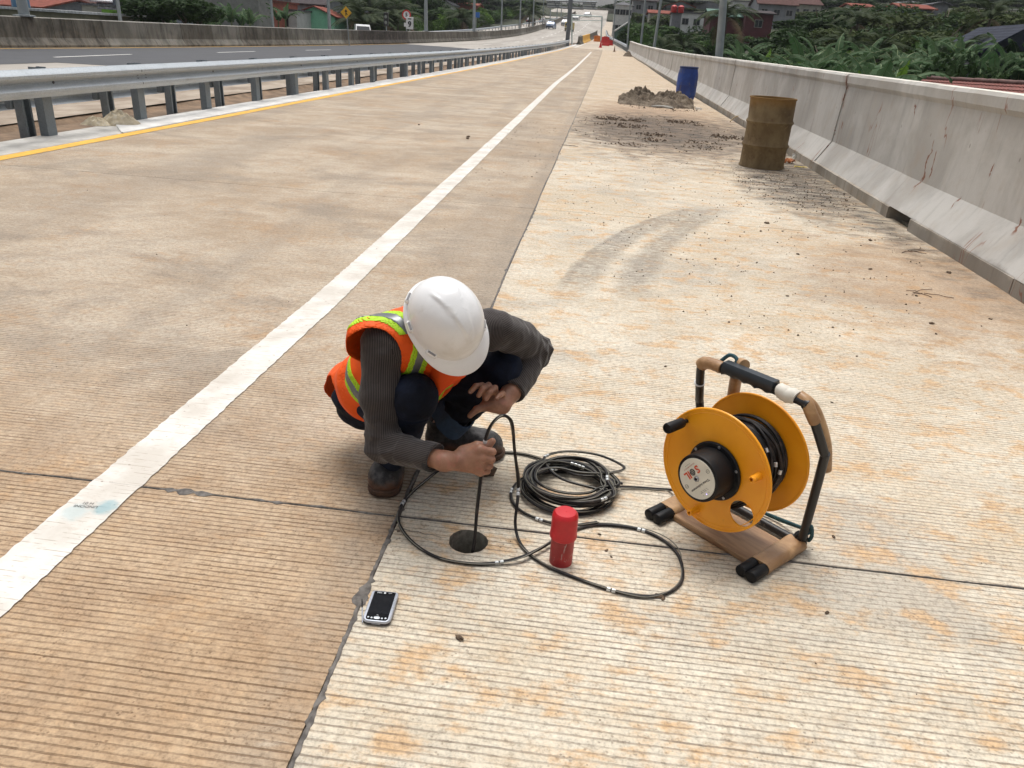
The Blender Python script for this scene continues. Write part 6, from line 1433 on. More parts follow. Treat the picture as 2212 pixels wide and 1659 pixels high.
scatter(10, (1340, 1760), (150, 200), (14, 34), (8, 12), (0, 0, 3), 't', 'dark tree between the far houses on the right', 'trees between the far right houses', 7)
for (x, y, Y, w_, l_) in ((1655, 98, 46, 4.2, 'bright green rounded bush to the right of the thick lamp pole'), (1735, 112, 40, 3.4, 'bright green bush just above the parapet, left of the first banana plants'), (1880, 72, 50, 4.2, 'bright green bushy treetop above the banana plants')):
    p = atY(x, y, Y); bush(p.x, Y, p.z - gz(p.x, Y), w_, 2, l_, None)
rs = random.Random(31)
for i in range(15): y = 98 + 5.2 * i; x = xC(y) + rs.uniform(2.6, 5.5); bush(x, y, rs.uniform(2.6, 4.2), rs.uniform(3, 4.6), rs.choice((0, 1, 1)), 'leafy bush growing right behind the short guardrail past the parapet end', 'bushes right behind the short guardrail')
# ---------------- left side planting
scatter(30, (820, 1300), (0, 1), (0, 1), (1, 1), (1,), 'b', '', '', 8) if False else None
rs = random.Random(21)
for i in range(10, 40):            # hedge right behind the far guardrail
    y = 45 + i * 6.5; x = min(xD(y), T_(med, y) - 12.3) - rs.uniform(2, 4.5); bush(x, y, rs.uniform(2.2, 4.2), rs.uniform(4, 7), rs.choice((1, 2, 2)), 'light green roadside bush behind the guardrail of the opposite carriageway', 'bushes behind the opposite guardrail')
for i in range(24):
    y = 122 + i * 6.5; x = min(xD(y), T_(med, y) - 12.3) - rs.uniform(8, 15); tree(x, y, rs.uniform(5.5, 9.5), rs.uniform(6, 9), rs.choice((0, 1, 1)), 'green tree in the belt behind the opposite carriageway', 'tree belt behind the opposite carriageway')
scatter(20, (900, 1170), (150, 230), (2, 30), (11, 16), (0, 0, 1), 't', 'dark tree on the far slope beyond the opposite carriageway', 'far slope trees on the left', 9)
scatter(12, (860, 1180), (240, 330), (-8, 8), (18, 26), (0, 3), 't', 'dark distant tree on the skyline left of the sign gantry', 'skyline trees', 10)
for (x, y, Y, w_, h0) in ((345, -40, 62, 8.0, 0), (390, -24, 60, 6, 0), (305, -14, 66, 6, 0), (425, 6, 64, 4.2, 0)): p = atY(x, y, Y); tree(p.x, Y, p.z - gz(p.x, Y), w_, 0, 'wide dark green tree with layered branches above the old barrier on the left', 'dark tree mass left of the plastered wall')
for i, (x, y, Y) in enumerate([(468, 22, 72), (498, 16, 70), (520, 24, 74), (538, 22, 72), (452, 30, 68), (600, 20, 92), (615, 16, 90)]):
    p = atY(x, y, Y); banana(p.x, Y, p.z, 'banana plant with upright narrow leaves in front of the plastered wall on the left', 'banana plants on the left', False, 1.0, 8, 60 + i)
for i, (x, y, Y) in enumerate([(770, 0, 112), (800, -6, 108), (830, 2, 112), (860, 8, 115), (785, 18, 100), (845, 24, 104), (1000, 22, 150), (1145, 14, 190)]):
    p = atY(x, y, Y); palm(p.x, Y, p.z, 'palm with dense drooping fronds behind the white van', 'palms behind the van', 1.5, 22, 80 + i)
scatter(12, (470, 745), (70, 95), (46, 53), (3, 4.5), (2, 1), 'b', 'low light green bush above the old barrier near the green house', 'bushes by the green house', 13)
scatter(10, (750, 900), (90, 105), (30, 52), (4, 6), (1, 0), 'b', 'dark bush behind the van and the signal head', 'bushes behind the signal', 14)
scatter(6, (640, 745), (125, 150), (-6, 10), (8, 10), (0, 0), 't', 'dark tree rising behind the grey house', 'trees behind the grey house', 15)
scatter(34, (1330, 2300), (200, 300), (-22, 6), (14, 22), (0, 0, 3), 't', 'distant dark tree on the rise behind all the houses on the right', 'distant trees on the right', 17)
scatter(20, (-60, 900), (130, 200), (-22, 4), (12, 18), (0, 0, 3), 't', 'distant dark tree behind the houses on the left', 'distant trees on the left', 18)
rs = random.Random(77)
for i in range(16):
    x = 1165 + 11 * i; Y = rs.uniform(425, 470); p = atY(x, rs.uniform(4, 14), Y); tree(p.x, Y, max(6, p.z - zs(Y) + 3), rs.uniform(18, 26), 0, 'dark distant tree closing the view above the vanishing end of the road', 'trees at the vanishing end of the road', zb=zs(Y) - 3)
# ---------------- houses
rd = random.Random(5)
def wallm(name, c, s=.18): return plain(name, c, .85, 0, s, 1.2, .2, 30., tuple(q * .55 for q in c), .45)
def roofm(name, c):
    m = M(name); p = m.obj(); x_, y_, z_ = m.xyz(p)
    t = m.mul(m.math('ABSOLUTE', m.sub(m.math('FRACT', m.mul(x_, 3.6)), .5)), 2.); cc_ = m.mix(m.step(m.noise(p, 2., 5, .7), .35, .65), tuple(q * .65 for q in c), c)
    cc_ = m.mix(m.mul(m.step(t, .6, 1.), .4), cc_, tuple(q * .4 for q in c)); return m.done(cc_, .85, 0, m.bump(t, .4, .05), .12)
glass = plain('window_glass', (.03, .035, .04), .15); framem = plain('window_frame', (.30, .29, .27), .5); darkop = plain('dark_opening', (.02, .02, .02), .9)
def house(x0, x1, ye, yr_, Y, depth, wm, rm_, kind, label, rz=0., wins=2, over=.4, wc=1, door=False):
    """x0..x1, eave row ye and ridge row yr_ as seen in the survey photo; kind: gable (towards us), side, flat, hip"""
    a, b_ = atY(x0, ye, Y), atY(x1, ye, Y); wd = (b_ - a).length * cos(0); cx_ = (a.x + b_.x) / 2; xm = (x0 + x1) / 2; ze = atY(xm, ye, Y).z; zr = atY(xm, yr_, Y).z; z0 = gz(cx_, Y) - .4
    h = empty('house', (cx_, Y, z0), atan2(b_.y - a.y, b_.x - a.x) + rz, label, 'house'); H_ = ze - z0; Hr = zr - z0; w2 = wd / 2; D_ = depth; q = MB()
    if kind == 'flat': q.box((0, D_ / 2, H_ / 2), (wd, D_, H_))
    elif kind == 'gable':
        q.prism([(-w2, 0), (w2, 0), (w2, H_), (0, Hr), (-w2, H_)], lambda a_, c_: (a_, 0, c_), lambda a_, c_: (a_, D_, c_))
    else: 
        q.box((0, D_ / 2, H_ / 2), (wd, D_, H_))
        if kind == 'side': q.prism([(0, H_ - .01), (D_, H_ - .01), (D_ / 2, Hr - .05)], lambda a_, c_: (-w2 + .01, a_, c_), lambda a_, c_: (w2 - .01, a_, c_))
    q.build('wall', wm, h)
    t = .14; 
    if kind == 'gable':
        for s_ in (-1, 1):
            dx, dz = w2, Hr - H_; L = math.hypot(dx, dz); ux, uz = dx / L, dz / L; e_ = over
            P0 = (s_ * 0, Hr + .02); P1 = (s_ * (w2 + ux * e_), H_ - uz * e_ + .02); q = MB(); q.prism([P0, P1, (P1[0], P1[1] + t), (0, P0[1] + t)], lambda a_, c_: (a_, -over, c_), lambda a_, c_: (a_, D_ + over, c_)); q.build('roof_slope', rm_, h)
    elif kind == 'side':
        for s_ in (0, 1):
            y0 = -over if s_ == 0 else D_ + over; sl = (Hr - H_) / (D_ / 2); z_e = H_ - over * sl; q = MB(); q.prism([(D_ / 2, Hr + .02), (y0, z_e + .02), (y0, z_e + .02 + t), (D_ / 2, Hr + .02 + t)], lambda a_, c_: (-w2 - over, a_, c_), lambda a_, c_: (w2 + over, a_, c_)); q.build('roof_slope', rm_, h)
    elif kind == 'hip':
        e_ = over; k = min(w2, D_ / 2) * .9; v = [(-w2 - e_, -e_, H_), (w2 + e_, -e_, H_), (w2 + e_, D_ + e_, H_), (-w2 - e_, D_ + e_, H_), (-w2 + k, D_ / 2, Hr), (w2 - k, D_ / 2, Hr)]; q = MB(); q.add(v, [(3, 2, 1, 0), (0, 1, 5, 4), (2, 3, 4, 5), (1, 2, 5), (3, 0, 4)]); q.build('roof', rm_, h)
    else: q = MB(); q.box((0, D_ / 2, H_ + .07), (wd + over, D_ + over, .16)); q.build('roof', rm_, h)
    for r_ in range(wc):
        for i in range(wins):
            xw = -w2 + wd * (i + .5) / wins; zw = H_ - 1.3 - r_ * 2.9
            if zw < 1: continue
            f = MB(); f.box((xw, -.02, zw), (1.15, .10, 1.05)); fo = f.build('window', framem, h); g_ = MB(); g_.box((xw - .27, -.075, zw), (.48, .03, .90)); g_.build('pane', glass, fo); g_ = MB(); g_.box((xw + .27, -.075, zw), (.48, .03, .90)); g_.build('pane', glass, fo)
    return h
khaki = wallm('khaki_wall', (.20, .19, .135)); blueg = wallm('blue_grey_wall', (.20, .225, .26)); plas = wallm('bare_plaster', (.26, .255, .24)); greyw = wallm('grey_wall', (.23, .235, .25)); mint = wallm('mint_wall', (.28, .64, .42), .06); whitew = wallm('white_wall', (.62, .62, .60), .08); maroon = wallm('maroon_wall', (.10, .025, .028)); darkb = wallm('slate_wall', (.045, .052, .075), .1); beige = wallm('beige_wall', (.40, .38, .33)); brickw = wallm('brick_wall', (.32, .095, .06)); limew = wallm('lime_wall', (.16, .33, .04))
redr = roofm('red_roof', (.27, .085, .060)); brr = roofm('brown_roof', (.115, .060, .052)); dkr = roofm('dark_roof', (.075, .062, .064)); gnr = roofm('green_roof', (.16, .26, .215)); slr = roofm('slate_roof', (.042, .048, .068)); gyr = roofm('grey_roof', (.16, .16, .17)); whr = roofm('white_roof', (.66, .68, .70)); minttrim = wallm('mint_trim', (.30, .58, .42), .05)
HO = [(-60, 172, 22, 20, 56, 8, khaki, whr, 'flat', 'long low khaki house with a thin white roof edge behind the old barrier, far left', 0, 0),
      (-80, 88, 12, -10, 70, 10, greyw, redr, 'side', 'dark house with red brown tiles at the far top left corner', 0, 3),
      (82, 205, 22, -6, 76, 9, greyw, brr, 'gable', 'house with a long brown red sloping roof, second from the left', .25, 1),
      (176, 232, 12, 8, 66, 5, beige, gyr, 'flat', 'narrow beige concrete block between the brown roof and the blue grey wall', 0, 1),
      (219, 242, 20, 17, 63, 3, limew, gyr, 'flat', 'small lime green wall with a dark opening', 0, 0),
      (208, 262, 6, 2, 80, 8, blueg, whr, 'side', 'house with bright white roof sheets above the lime green wall', 0, 1),
      (243, 330, 0, -14, 70, 10, blueg, gyr, 'gable', 'plain blue grey windowless house beside the big dark tree', 0, 0),
      (440, 556, -14, -18, 92, 10, plas, gyr, 'flat', 'tall bare plastered windowless wall behind the banana plants', 0, 0),
      (556, 588, 2, -8, 96, 8, brickw, redr, 'flat', 'unfinished red brick upper storey beside the plastered wall', 0, 1),
      (586, 640, 22, 18, 100, 7, whitew, gyr, 'flat', 'small white walled shed under the banana leaves', 0, 1),
      (586, 700, 8, -12, 112, 10, greyw, dkr, 'side', 'grey house with a broad dark brown roof left of the green gable', 0, 3),
      (690, 750, 12, -4, 128, 12, greyw, redr, 'side', 'grey two storey house with orange tiled edge behind the green gable', -.2, 2),
      (636, 722, 34, 15, 105, 8, mint, redr, 'gable', 'mint green gabled house with red tiles next to the warning sign', .12, 0),
      (905, 975, 8, -12, 190, 9, whitew, gyr, 'gable', 'white gabled house half hidden in trees above the blue sign', 0, 2),
      (985, 1030, 12, 6, 200, 9, brickw, redr, 'side', 'brick red roofed house in the trees left of centre', 0, 1),
      (1328, 1366, 11, 2, 175, 8, whitew, gyr, 'hip', 'white two storey house with grey hipped roof and balcony above the far guardrail', 0, 3),
      (1368, 1420, 2, -14, 190, 9, greyw, dkr, 'side', 'dark grey roofed house right of the white balcony house', 0, 2),
      (1404, 1456, 30, 22, 165, 9, beige, redr, 'side', 'low house with faded red tiles between two lamp poles', 0, 2),
      (1440, 1500, 14, 3, 190, 9, greyw, redr, 'gable', 'red gabled house at the top behind the lamp poles', 0, 2),
      (1470, 1545, 30, 28, 150, 8, whitew, gyr, 'flat', 'long white flat building left of the maroon shed', 0, 3),
      (1453, 1473, 28, 26, 140, 4, greyw, gyr, 'flat', 'narrow grey water tower block with red tanks on top', 0, 0),
      (1536, 1606, 36, 20, 130, 9, maroon, gnr, 'side', 'maroon shed with pale green roof behind the thick lamp pole', 0, 0),
      (1586, 1642, 4, 0, 170, 9, whitew, gyr, 'flat', 'tall white building with a roof terrace', 0, 0),
      (1612, 1672, 30, 22, 128, 9, maroon, dkr, 'side', 'maroon walled shed with dark roof right of the green roofed one', 0, 1),
      (1640, 1722, 10, -12, 160, 10, greyw, brr, 'side', 'grey house with wide brown roof at the top right of centre', 0, 3),
      (1500, 1560, 4, -8, 200, 9, greyw, gyr, 'flat', 'grey block behind the tall palm', 0, 3),
      (1712, 1775, 10, -4, 175, 9, beige, brr, 'side', 'beige house under a brown roof among treetops', 0, 3),
      (1846, 1888, 16, 7, 130, 8, beige, redr, 'side', 'small red tiled house amid the trees, upper right', 0, 1),
      (1952, 2018, 20, 8, 115, 8, blueg, redr, 'side', 'pale house with salmon tiled roof amid the trees at the upper right', 0, 2),
      (2020, 2050, 10, 6, 120, 8, greyw, gyr, 'gable', 'little grey gabled roof right of the salmon roof', 0, 0),
      (2122, 2300, 118, 56, 52, 9, darkb, slr, 'gable', 'big dark slate blue gabled house at the right edge', -.1, 0),
      (2050, 2098, 141, 135, 50, 2, greyw, gyr, 'side', 'low pale sheet roof peeping through the banana leaves', 0, 0)]
hs_objs = []
for h_ in HO: hs_objs.append(house(*h_[:11], wins=h_[11], wc=2 if 'storey' in h_[9] or 'tall white' in h_[9] else 1))
# the white bare gable frame by the far lamp poles
a_, t_, c_ = atY(1326, 68, 150), atY(1357, 48, 150), atY(1393, 66, 150)
wh = empty('roof_truss', tuple(t_), label='white open gable roof edge half sunk in the bushes by the far lamp poles', cat='roof'); b = MB(); b.tube([a_, t_], .16, 6); b.tube([t_, c_], .16, 6); b.build('bargeboard', whitew, wh, world=True)
b = MB(); b.add([a_ + Vector((0, .2, 0)), t_ + Vector((0, .2, 0)), c_ + Vector((0, .2, 0)), a_ + Vector((0, .2, -3)), c_ + Vector((0, .2, -3))], [(0, 1, 2, 4, 3)]); b.add([a_ + Vector((0, .2, .0)), t_ + Vector((0, .2, .0)), t_ + Vector((1, 7, .0)), a_ + Vector((1, 7, .0)), c_ + Vector((0, .2, .0)), c_ + Vector((1, 7, 0))], [(0, 1, 2, 3), (1, 4, 5, 2)]); b.build('gable_panel', gnr, wh, world=True)
# red tiled roof right behind the near parapet
A_, B2 = atY(1985, 170, 44), atY(2420, 194, 33); ax2 = (B2 - A_); L_ = ax2.length; ax2.normalize(); dn = Vector((-.55, -.62, 0)); dn -= ax2 * dn.dot(ax2); dn = (dn.normalized() * .88 + Vector((0, 0, -.47))); nr = ax2.cross(dn)
if nr.z < 0: nr = -nr
hr_ = empty('house', (A_.x, A_.y, gz(A_.x, A_.y)), label='house roof of dark red pan tiles just below the parapet top at the right edge', cat='house')
nu, nv = int(L_ / .045), 16; vs = []
for v in range(nv * 2):
    row = v // 2; s0 = row * .30 + (.30 if v % 2 else 0)
    for u in range(nu):
        t = u * .045; vs.append(A_ + ax2 * t + dn * s0 + nr * (.035 * abs(sin(pi * t / .22)) + (.0 if v % 2 else -.0) + (.035 if v % 2 else 0)))
b = MB(); b.add(vs, [(v * nu + u, v * nu + u + 1, (v + 1) * nu + u + 1, (v + 1) * nu + u) for v in range(nv * 2 - 1) for u in range(nu - 1)])
tile_m = plain('red_pan_tile', (.20, .060, .045), .75, 0, .3, 7., .3, 40., (.07, .03, .03), .6); o = b.build('tiles', tile_m, hr_, world=True); o['kind'] = 'stuff'
b = MB()
b.tube([A_ + ax2 * (L_ * k / 40) + Vector((0, 0, .06 + random.uniform(-.012, .012))) for k in range(41)], .11, 7); b.build('ridge_tiles', plain('ridge_tile', (.13, .07, .06), .8, 0, .3, 5.), hr_, smooth=60, world=True)
b = MB(); e0, e1 = A_ + dn * 4.6, B2 + dn * 4.6; bk = Vector((-dn.x, -dn.y, dn.z)) * 4.6; b.add([A_, B2, B2 + bk, A_ + bk], [(0, 1, 2, 3)]); b.add([e0, e1, e1 + Vector((0, 0, -3)), e0 + Vector((0, 0, -3))], [(0, 1, 2, 3)]); b.add([A_, A_ + bk, A_ + bk + Vector((0, 0, -3)), e0 + Vector((0, 0, -3)), e0], [(0, 1, 2, 3, 4)]); b.build('back_slope_and_wall', beige, hr_, world=True)
# red roof tanks
redtank = plain('red_tank', (.50, .03, .03), .5); p = atY(1460, 27, 139)
for k in (0, 1): b = MB(); b.lathe([(.45, 0), (.5, .1), (.5, .9), (.2, 1.1), (0, 1.12)], 12, 0, (p.x + k * 1.1 - .3, p.y + .8, p.z)); tag(b.build('water_tank', redtank, smooth=40), 'small red water tank on the narrow grey block, %s' % ('right one' if k else 'left one'), 'water tank')
p = atY(25, 14, 57); b = MB(); b.lathe([(.55, 0), (.6, .1), (.6, .8), (.3, 1.0), (0, 1.02)], 14, 0, (p.x, p.y + 1, atY(25, 20, 57).z)); tag(b.build('water_tank', plain('blue_tank', (.03, .10, .18), .5), smooth=40), 'blue water tank on the khaki house at the far left', 'water tank')
# ---------------- lamp poles
polem = plain('pole_steel', (.30, .33, .34), .5, .4, .1, 2.)
def pole(x, y, z, h, r, label, group=None, lean=0., arm=1):
    o = empty('lamp_pole', (x, y, z), label=label, cat='lamp pole', group=group); b = MB(); b.tube([(0, 0, 0), (lean * h, 0, h)], [r, r * .55], 10); b.build('mast', polem, o, smooth=50)
    b = MB(); b.lathe([(r * 2, 0), (r * 2, .05), (r * 1.2, .06)], 10); b.build('base_plate', polem, o)
    b = MB(); b.tube(spline([(lean * h, 0, h - .1), (lean * h + arm * .6, 0, h + .35), (lean * h + arm * 2., 0, h + .5)], 4), .04, 6); b.rbox((lean * h + arm * 2.4, 0, h + .5), (.8, .25, .12), .04); b.build('lamp_head', polem, o, smooth=50); return o
for i, px in enumerate((48, 262, 590, 712, 921, 1023, 1083, 1123, 1151, 1172, 1188, 1203, 1212)):
    best = None; Y = 20
    while Y < 330:
        X = T_(med, Y) - .1; c_ = RM.transposed() @ Vector((X, Y, zs(Y) + 1.1 - CAMH)); e_ = abs(PX + FP * c_.x / c_.z - px)
        if best is None or e_ < best[0]: best = (e_, Y, X)
        Y += .5
    Y, X = best[1], best[2]
    if px in (262, 590, 712): X -= 13 + (0 if px == 262 else 2); k_ = RM.transposed() @ Vector((X, Y, 0)); Y = Y * (1.45 if px != 262 else 1.5); X = atY(px, 55, Y).x
    lab_ = {48: 'thick grey lamp pole in front of the khaki house, leftmost of all', 262: 'thin pole in front of the blue grey wall', 590: 'thin pole between the plastered wall and the grey house', 712: 'grey pole right in front of the green gabled house', 921: 'grey lamp pole on the median, first one right of the white number sign', 1023: 'grey lamp pole on the median beside the small blue sign'}.get(px)
    pole(X, Y, zs(Y) + (1.05 if px not in (262, 590, 712) else 0), 11 if px != 262 else 9, .19 if px in (48, 921, 1023, 712) else .13, lab_ or 'lamp pole on the median, one of the row shrinking into the distance', None if lab_ else 'median lamp poles in the distance', lean=-.02)
for i, (px, py, Y, r, px2, l_) in enumerate([(1553, 122, 31, .16, 1563, 'thick grey lamp pole behind the parapet, nearest on the right'), (1413, 103, 68, .13, 1428, 'lamp pole right behind the near end of the far parapet'), (1384, 99, 95, .13, 1394, 'lamp pole just before the parapet end'), (1355, 98, 112, .12, 1362, 'lamp pole beside the white gable frame'), (1325, 92, 130, .11, 1329, 'lamp pole right of the red water barrier')]):
    p = atY(px, py, Y); p2 = atY(px2, 0, Y); z0 = zs(Y) - .8; ln = (p2.x - p.x) / (p2.z - p.z); h = 11
    pole(p.x - ln * (p.z - z0), Y, z0, h, r, l_, lean=ln, arm=-1)
# ---------------- road sign gantry seen from behind, and height gauge portal
steel = plain('gantry_steel', (.15, .165, .18), .5, .5, .1, 1.); panelb = plain('sign_back', (.58, .61, .60), .5, .3, .1, .5); pale = plain('portal_paint', (.50, .58, .56), .5)
gp_ = GS(1228, 98); GY = 108.; bz = zs(GY); X0 = atY(1228, 60, GY).x; gn = empty('sign_gantry', (X0, GY, bz), label='grey sign gantry on a thick post at the gore, its sign panels seen from behind', cat='gantry')
topz = atY(1228, -14, GY).z - bz; b = MB(); b.tube([(0, 0, -.2), (.0, 0, topz)], .27, 12); b.build('post', steel, gn, smooth=50)
def lz(x, y): p = atY(x, y, GY); return (p.x - X0, 0, p.z - bz)
b = MB()
for (x0, y0, x1, y1) in ((1180, 1.5, 1290, 4.5), (1182, 15.2, 1290, 20)): b.tube([lz(x0, y0), lz(x1, y1)], .09, 6); 
for k in range(9): x_ = 1184 + 13 * k; b.tube([lz(x_, 2), lz(x_ + (6 if k % 2 else -6), 17.5)], .04, 5)
b.build('truss', steel, gn)
for (x0, x1, y0, y1) in ((1182, 1211, 0, 18), (1260, 1287, 3, 20)):
    A1, B1, C1, D1 = lz(x0, y0), lz(x1, y0 + 1), lz(x1, y1), lz(x0, y1 - 1); b = MB(); k = Vector((0, .25, 0)); b.add([Vector(q) + k for q in (A1, B1, C1, D1)] + [Vector(q) + k * 1.3 for q in (A1, B1, C1, D1)], [(0, 1, 2, 3), (7, 6, 5, 4), (0, 4, 5, 1), (1, 5, 6, 2), (2, 6, 7, 3), (3, 7, 4, 0)]); b.build('sign_panel', panelb, gn)
    b = MB()
    for t in (.33, .66): b.tube([Vector(A1) * (1 - t) + Vector(D1) * t + Vector((0, .16, 0)), Vector(B1) * (1 - t) + Vector(C1) * t + Vector((0, .16, 0))], .05, 5)
    b.build('panel_rail', steel, gn)
PYY = 116.; zb_ = zs(PYY); q0 = atY(1233, 95, PYY); hp_ = empty('height_gauge', (q0.x, PYY, zb_), label='pale green height gauge portal spanning the ramp', cat='height gauge')
def lp(x, y): p = atY(x, y, PYY); return (p.x - q0.x, 0, p.z - zb_)
b = MB(); b.tube([(lp(1236, 90)[0], 0, 0), lp(1235, 33)], .10, 8); b.build('post', pale, hp_, smooth=50)
b = MB(); b.tube([(lp(1298.5, 90)[0], 0, 0), lp(1300.5, 36)], .10, 8); b.build('post', pale, hp_, smooth=50)
b = MB(); b.tube([lp(1235, 33), lp(1300.5, 36)], .09, 8); b.build('top_beam', pale, hp_, smooth=50)
b = MB(); b.tube([lp(1235.4, 44), lp(1300, 44.5)], .05, 6); b.build('gauge_bar', pale, hp_, smooth=50)
# overpass far behind
b = MB(); OY = 400; a_, c_ = atY(1120, 23, OY), atY(1420, 23, OY); mid_ = (a_ + c_) / 2
ov = empty('overpass', tuple(mid_), label='pale concrete overpass crossing in the far distance behind the gantry', cat='bridge'); b.box(mid_ + Vector((0, 0, .3)), (70, 8, 2.2)); b.build('deck', pale_bar, ov, world=True)
for k in (-14, 12): b = MB(); b.box(mid_ + Vector((k, 0, -5)), (2, 3, 9)); b.build('pier', pale_bar, ov, world=True)
# ---------------- gore barrier with yellow paint, water barriers, cones, excavator-like machine
gb = empty('concrete_barrier', (-4, 120, zs(120)), label='low concrete barrier with yellow painted face between the ramp and the main road', cat='concrete barrier')
for i in range(9):
    y = 118 + 6 * i; x = T_(edge, y) - .1; b = MB(); x1 = T_(edge, y + 5.9) - .1; n = len(mp); vs = []
    for (xx, yy_) in ((x, y), (x1, y + 5.9)):
        for (u_, z_) in mp: vs.append((xx + u_, yy_, zs(yy_) + z_))
    b.add(vs, [(j, (j + 1) % n, n + (j + 1) % n, n + j) for j in range(n)] + [tuple(range(n)), tuple(range(n, 2 * n))]); b.build('barrier_segment', yellow_paint if i in (1, 2, 3) else old_bar, gb, world=True)
redb = plain('red_water_barrier', (.55, .03, .03), .45, 0, .1, 2.); orb = plain('orange_water_barrier', (.60, .17, .02), .5)
def wbar(px, py, mat, label, sc_=1., rz=0.):
    p = GS(px, py); b = MB(); L = 1.25 * sc_; pr2 = [(-.24, 0), (.24, 0), (.20, .25), (.10, .45), (.10, .95), (-.10, .95), (-.10, .45), (-.20, .25)]
    b.prism([(x * sc_, z * sc_) for x, z in pr2], lambda a, c_: (-L / 2, a, c_), lambda a, c_: (L / 2, a, c_)); b.box((0, 0, .98 * sc_), (L * .5, .12 * sc_, .08)); o = b.build('water_barrier', mat, loc=tuple(p)); o.rotation_euler.z = rz; return tag(o, label, 'water barrier')
wbar(1308, 99, redb, 'red plastic water barrier at the right side of the ramp, front one', .85); wbar(1307, 93, redb, 'red water barrier standing behind and above the front red one', .95, .2); wbar(1318, 98, redb, 'red water barrier at the guardrail end, rightmost', .7, .8)
wbar(1290, 90, orb, 'faded orange water barrier lying left of the red ones', .9, .4)
for (px, py, l_) in ((1297, 103, 'red traffic cone in front of the red water barriers'), (1327, 112, 'small dull traffic cone alone on the right shoulder'), (1281, 84, 'distant red cone near the white material heap')):
    p = GS(px, py); sc_ = 1.25 if py == 103 else .8; t = empty('traffic_cone', tuple(p), label=l_, cat='traffic cone'); m_ = redb if py != 112 else plain('dull_cone', (.25, .17, .12), .7)
    b = MB(); b.lathe([(.15 * sc_, .03), (.035 * sc_, .72 * sc_), (.03 * sc_, .75 * sc_), (0, .75 * sc_)], 14); b.build('cone_body', m_, t, smooth=50); b = MB(); b.rbox((0, 0, .02), (.40 * sc_, .40 * sc_, .04), .02); b.build('cone_base', m_, t)
b = MB(); p = GS(1270, 78); b.rbox((p.x, p.y, p.z + .02), (3.2, 9, .05), .02); tag(b.build('pale_patch', white_far), 'pale fresh concrete patch on the far ramp', kind='structure')
# a few brown lumps at the parapet end
o = lump('rubble', tuple(GS(1356, 122)), (.5, .5), .45, 31, mud, 'brown rubble at the end of the parapet where the guardrail starts', 'rubble', n=14)
# ---------------- signs
ysign = plain('sign_yellow', (.78, .42, .02), .5, 0, .04); blackp = plain('sign_black', (.02, .02, .02), .5); whites = plain('sign_white', (.70, .70, .70), .5); reds = plain('sign_red', (.55, .03, .03), .5); blues = plain('sign_blue', (.02, .12, .42), .5)
def sgn(px, py, Y, label, cat='road sign'):
    p = atY(px, py, Y); z0 = zs(Y); return p, empty('road_sign', (p.x, Y, z0), label=label, cat=cat)
p, s_ = sgn(747.5, 27, 62, 'yellow diamond merge sign with a black arrow beside the green gabled house'); h = p.z - s_.location.z; k = 62 * 1.07 / FP
b = MB(); b.tube([(.18, .03, 0), (0, .03, h + .3)], .04, 8); b.build('post', polem, s_); R_ = 10.6 * k
b = MB(); b.add([(0, -.02, h - R_), (R_, -.02, h), (0, -.02, h + R_), (-R_, -.02, h), (0, .01, h - R_), (R_, .01, h), (0, .01, h + R_), (-R_, .01, h)], [(0, 1, 2, 3), (7, 6, 5, 4), (0, 4, 5, 1), (1, 5, 6, 2), (2, 6, 7, 3), (3, 7, 4, 0)]); b.build('panel', ysign, s_)
b = MB(); q = R_ * .1
b.add([(-q * 1.0, -.026, h - R_ * .5), (q * .4, -.026, h - R_ * .5), (q * .9, -.026, h + R_ * .2), (-q * .9, -.026, h + R_ * .2)], [(0, 1, 2, 3)]); b.add([(-q * 2.6, -.026, h + R_ * .12), (q * 2.6, -.026, h + R_ * .12), (0, -.026, h + R_ * .55)], [(0, 1, 2)]); b.add([(q * .6, -.026, h - R_ * .05), (q * .6, -.026, h - R_ * .25), (q * 2.6, -.026, h - R_ * .42), (q * 2.9, -.026, h - R_ * .25)], [(0, 1, 2, 3)]); b.build('merge_arrow', blackp, s_)
# signal head
Y = 84; p = atY(834, 44, Y); t = empty('traffic_light', (p.x, Y, zs(Y)), label='black two lamp traffic signal head behind the median', cat='traffic light'); h = p.z - zs(Y)
b = MB(); b.tube([(0, .1, 0), (0, .1, h)], .06, 8); b.build('post', polem, t); b = MB(); b.rbox((0, 0, h + .1), (.46, .3, 1.25), .05); b.build('housing', blackp, t)
for k in (-.2, .32): b = MB(); b.lathe([(.15, 0), (.13, -.03), (0, -.04)], 14, 0, (0, -.15, h + k), (0, 1, 0)); b.build('lens', plain('lens_glass', (.22, .24, .22), .25), t)
p, s_ = sgn(879, 40, 88, 'round red and white speed sign above a small white plate, right of the signal head'); h = p.z - s_.location.z + .35
b = MB(); b.tube([(-.05, .05, 0), (-.05, .05, h)], .04, 8); b.build('post', polem, s_); b = MB(); b.lathe([(.48, -.01), (.48, .01), (0, .011)], 20, 0, (-.05, 0, h), (0, -1, 0)); b.build('disc', reds, s_); b = MB(); b.lathe([(.34, 0), (0, .002)], 20, 0, (-.05, -.016, h), (0, -1, 0)); b.build('disc_centre', whites, s_)
text_mesh('disc_mark', '5', .5, blackp, s_, Matrix.Translation((-.05, -.03, h)) @ Matrix.Rotation(pi / 2, 4, 'X'), .002, bold=.02); b = MB(); b.box((-.15, 0, h - .95), (.32, .03, .38)); b.build('lower_plate', whites, s_)
p, s_ = sgn(885, 50, 87, 'white rectangular sign with a black number beside the round sign'); h = p.z - s_.location.z
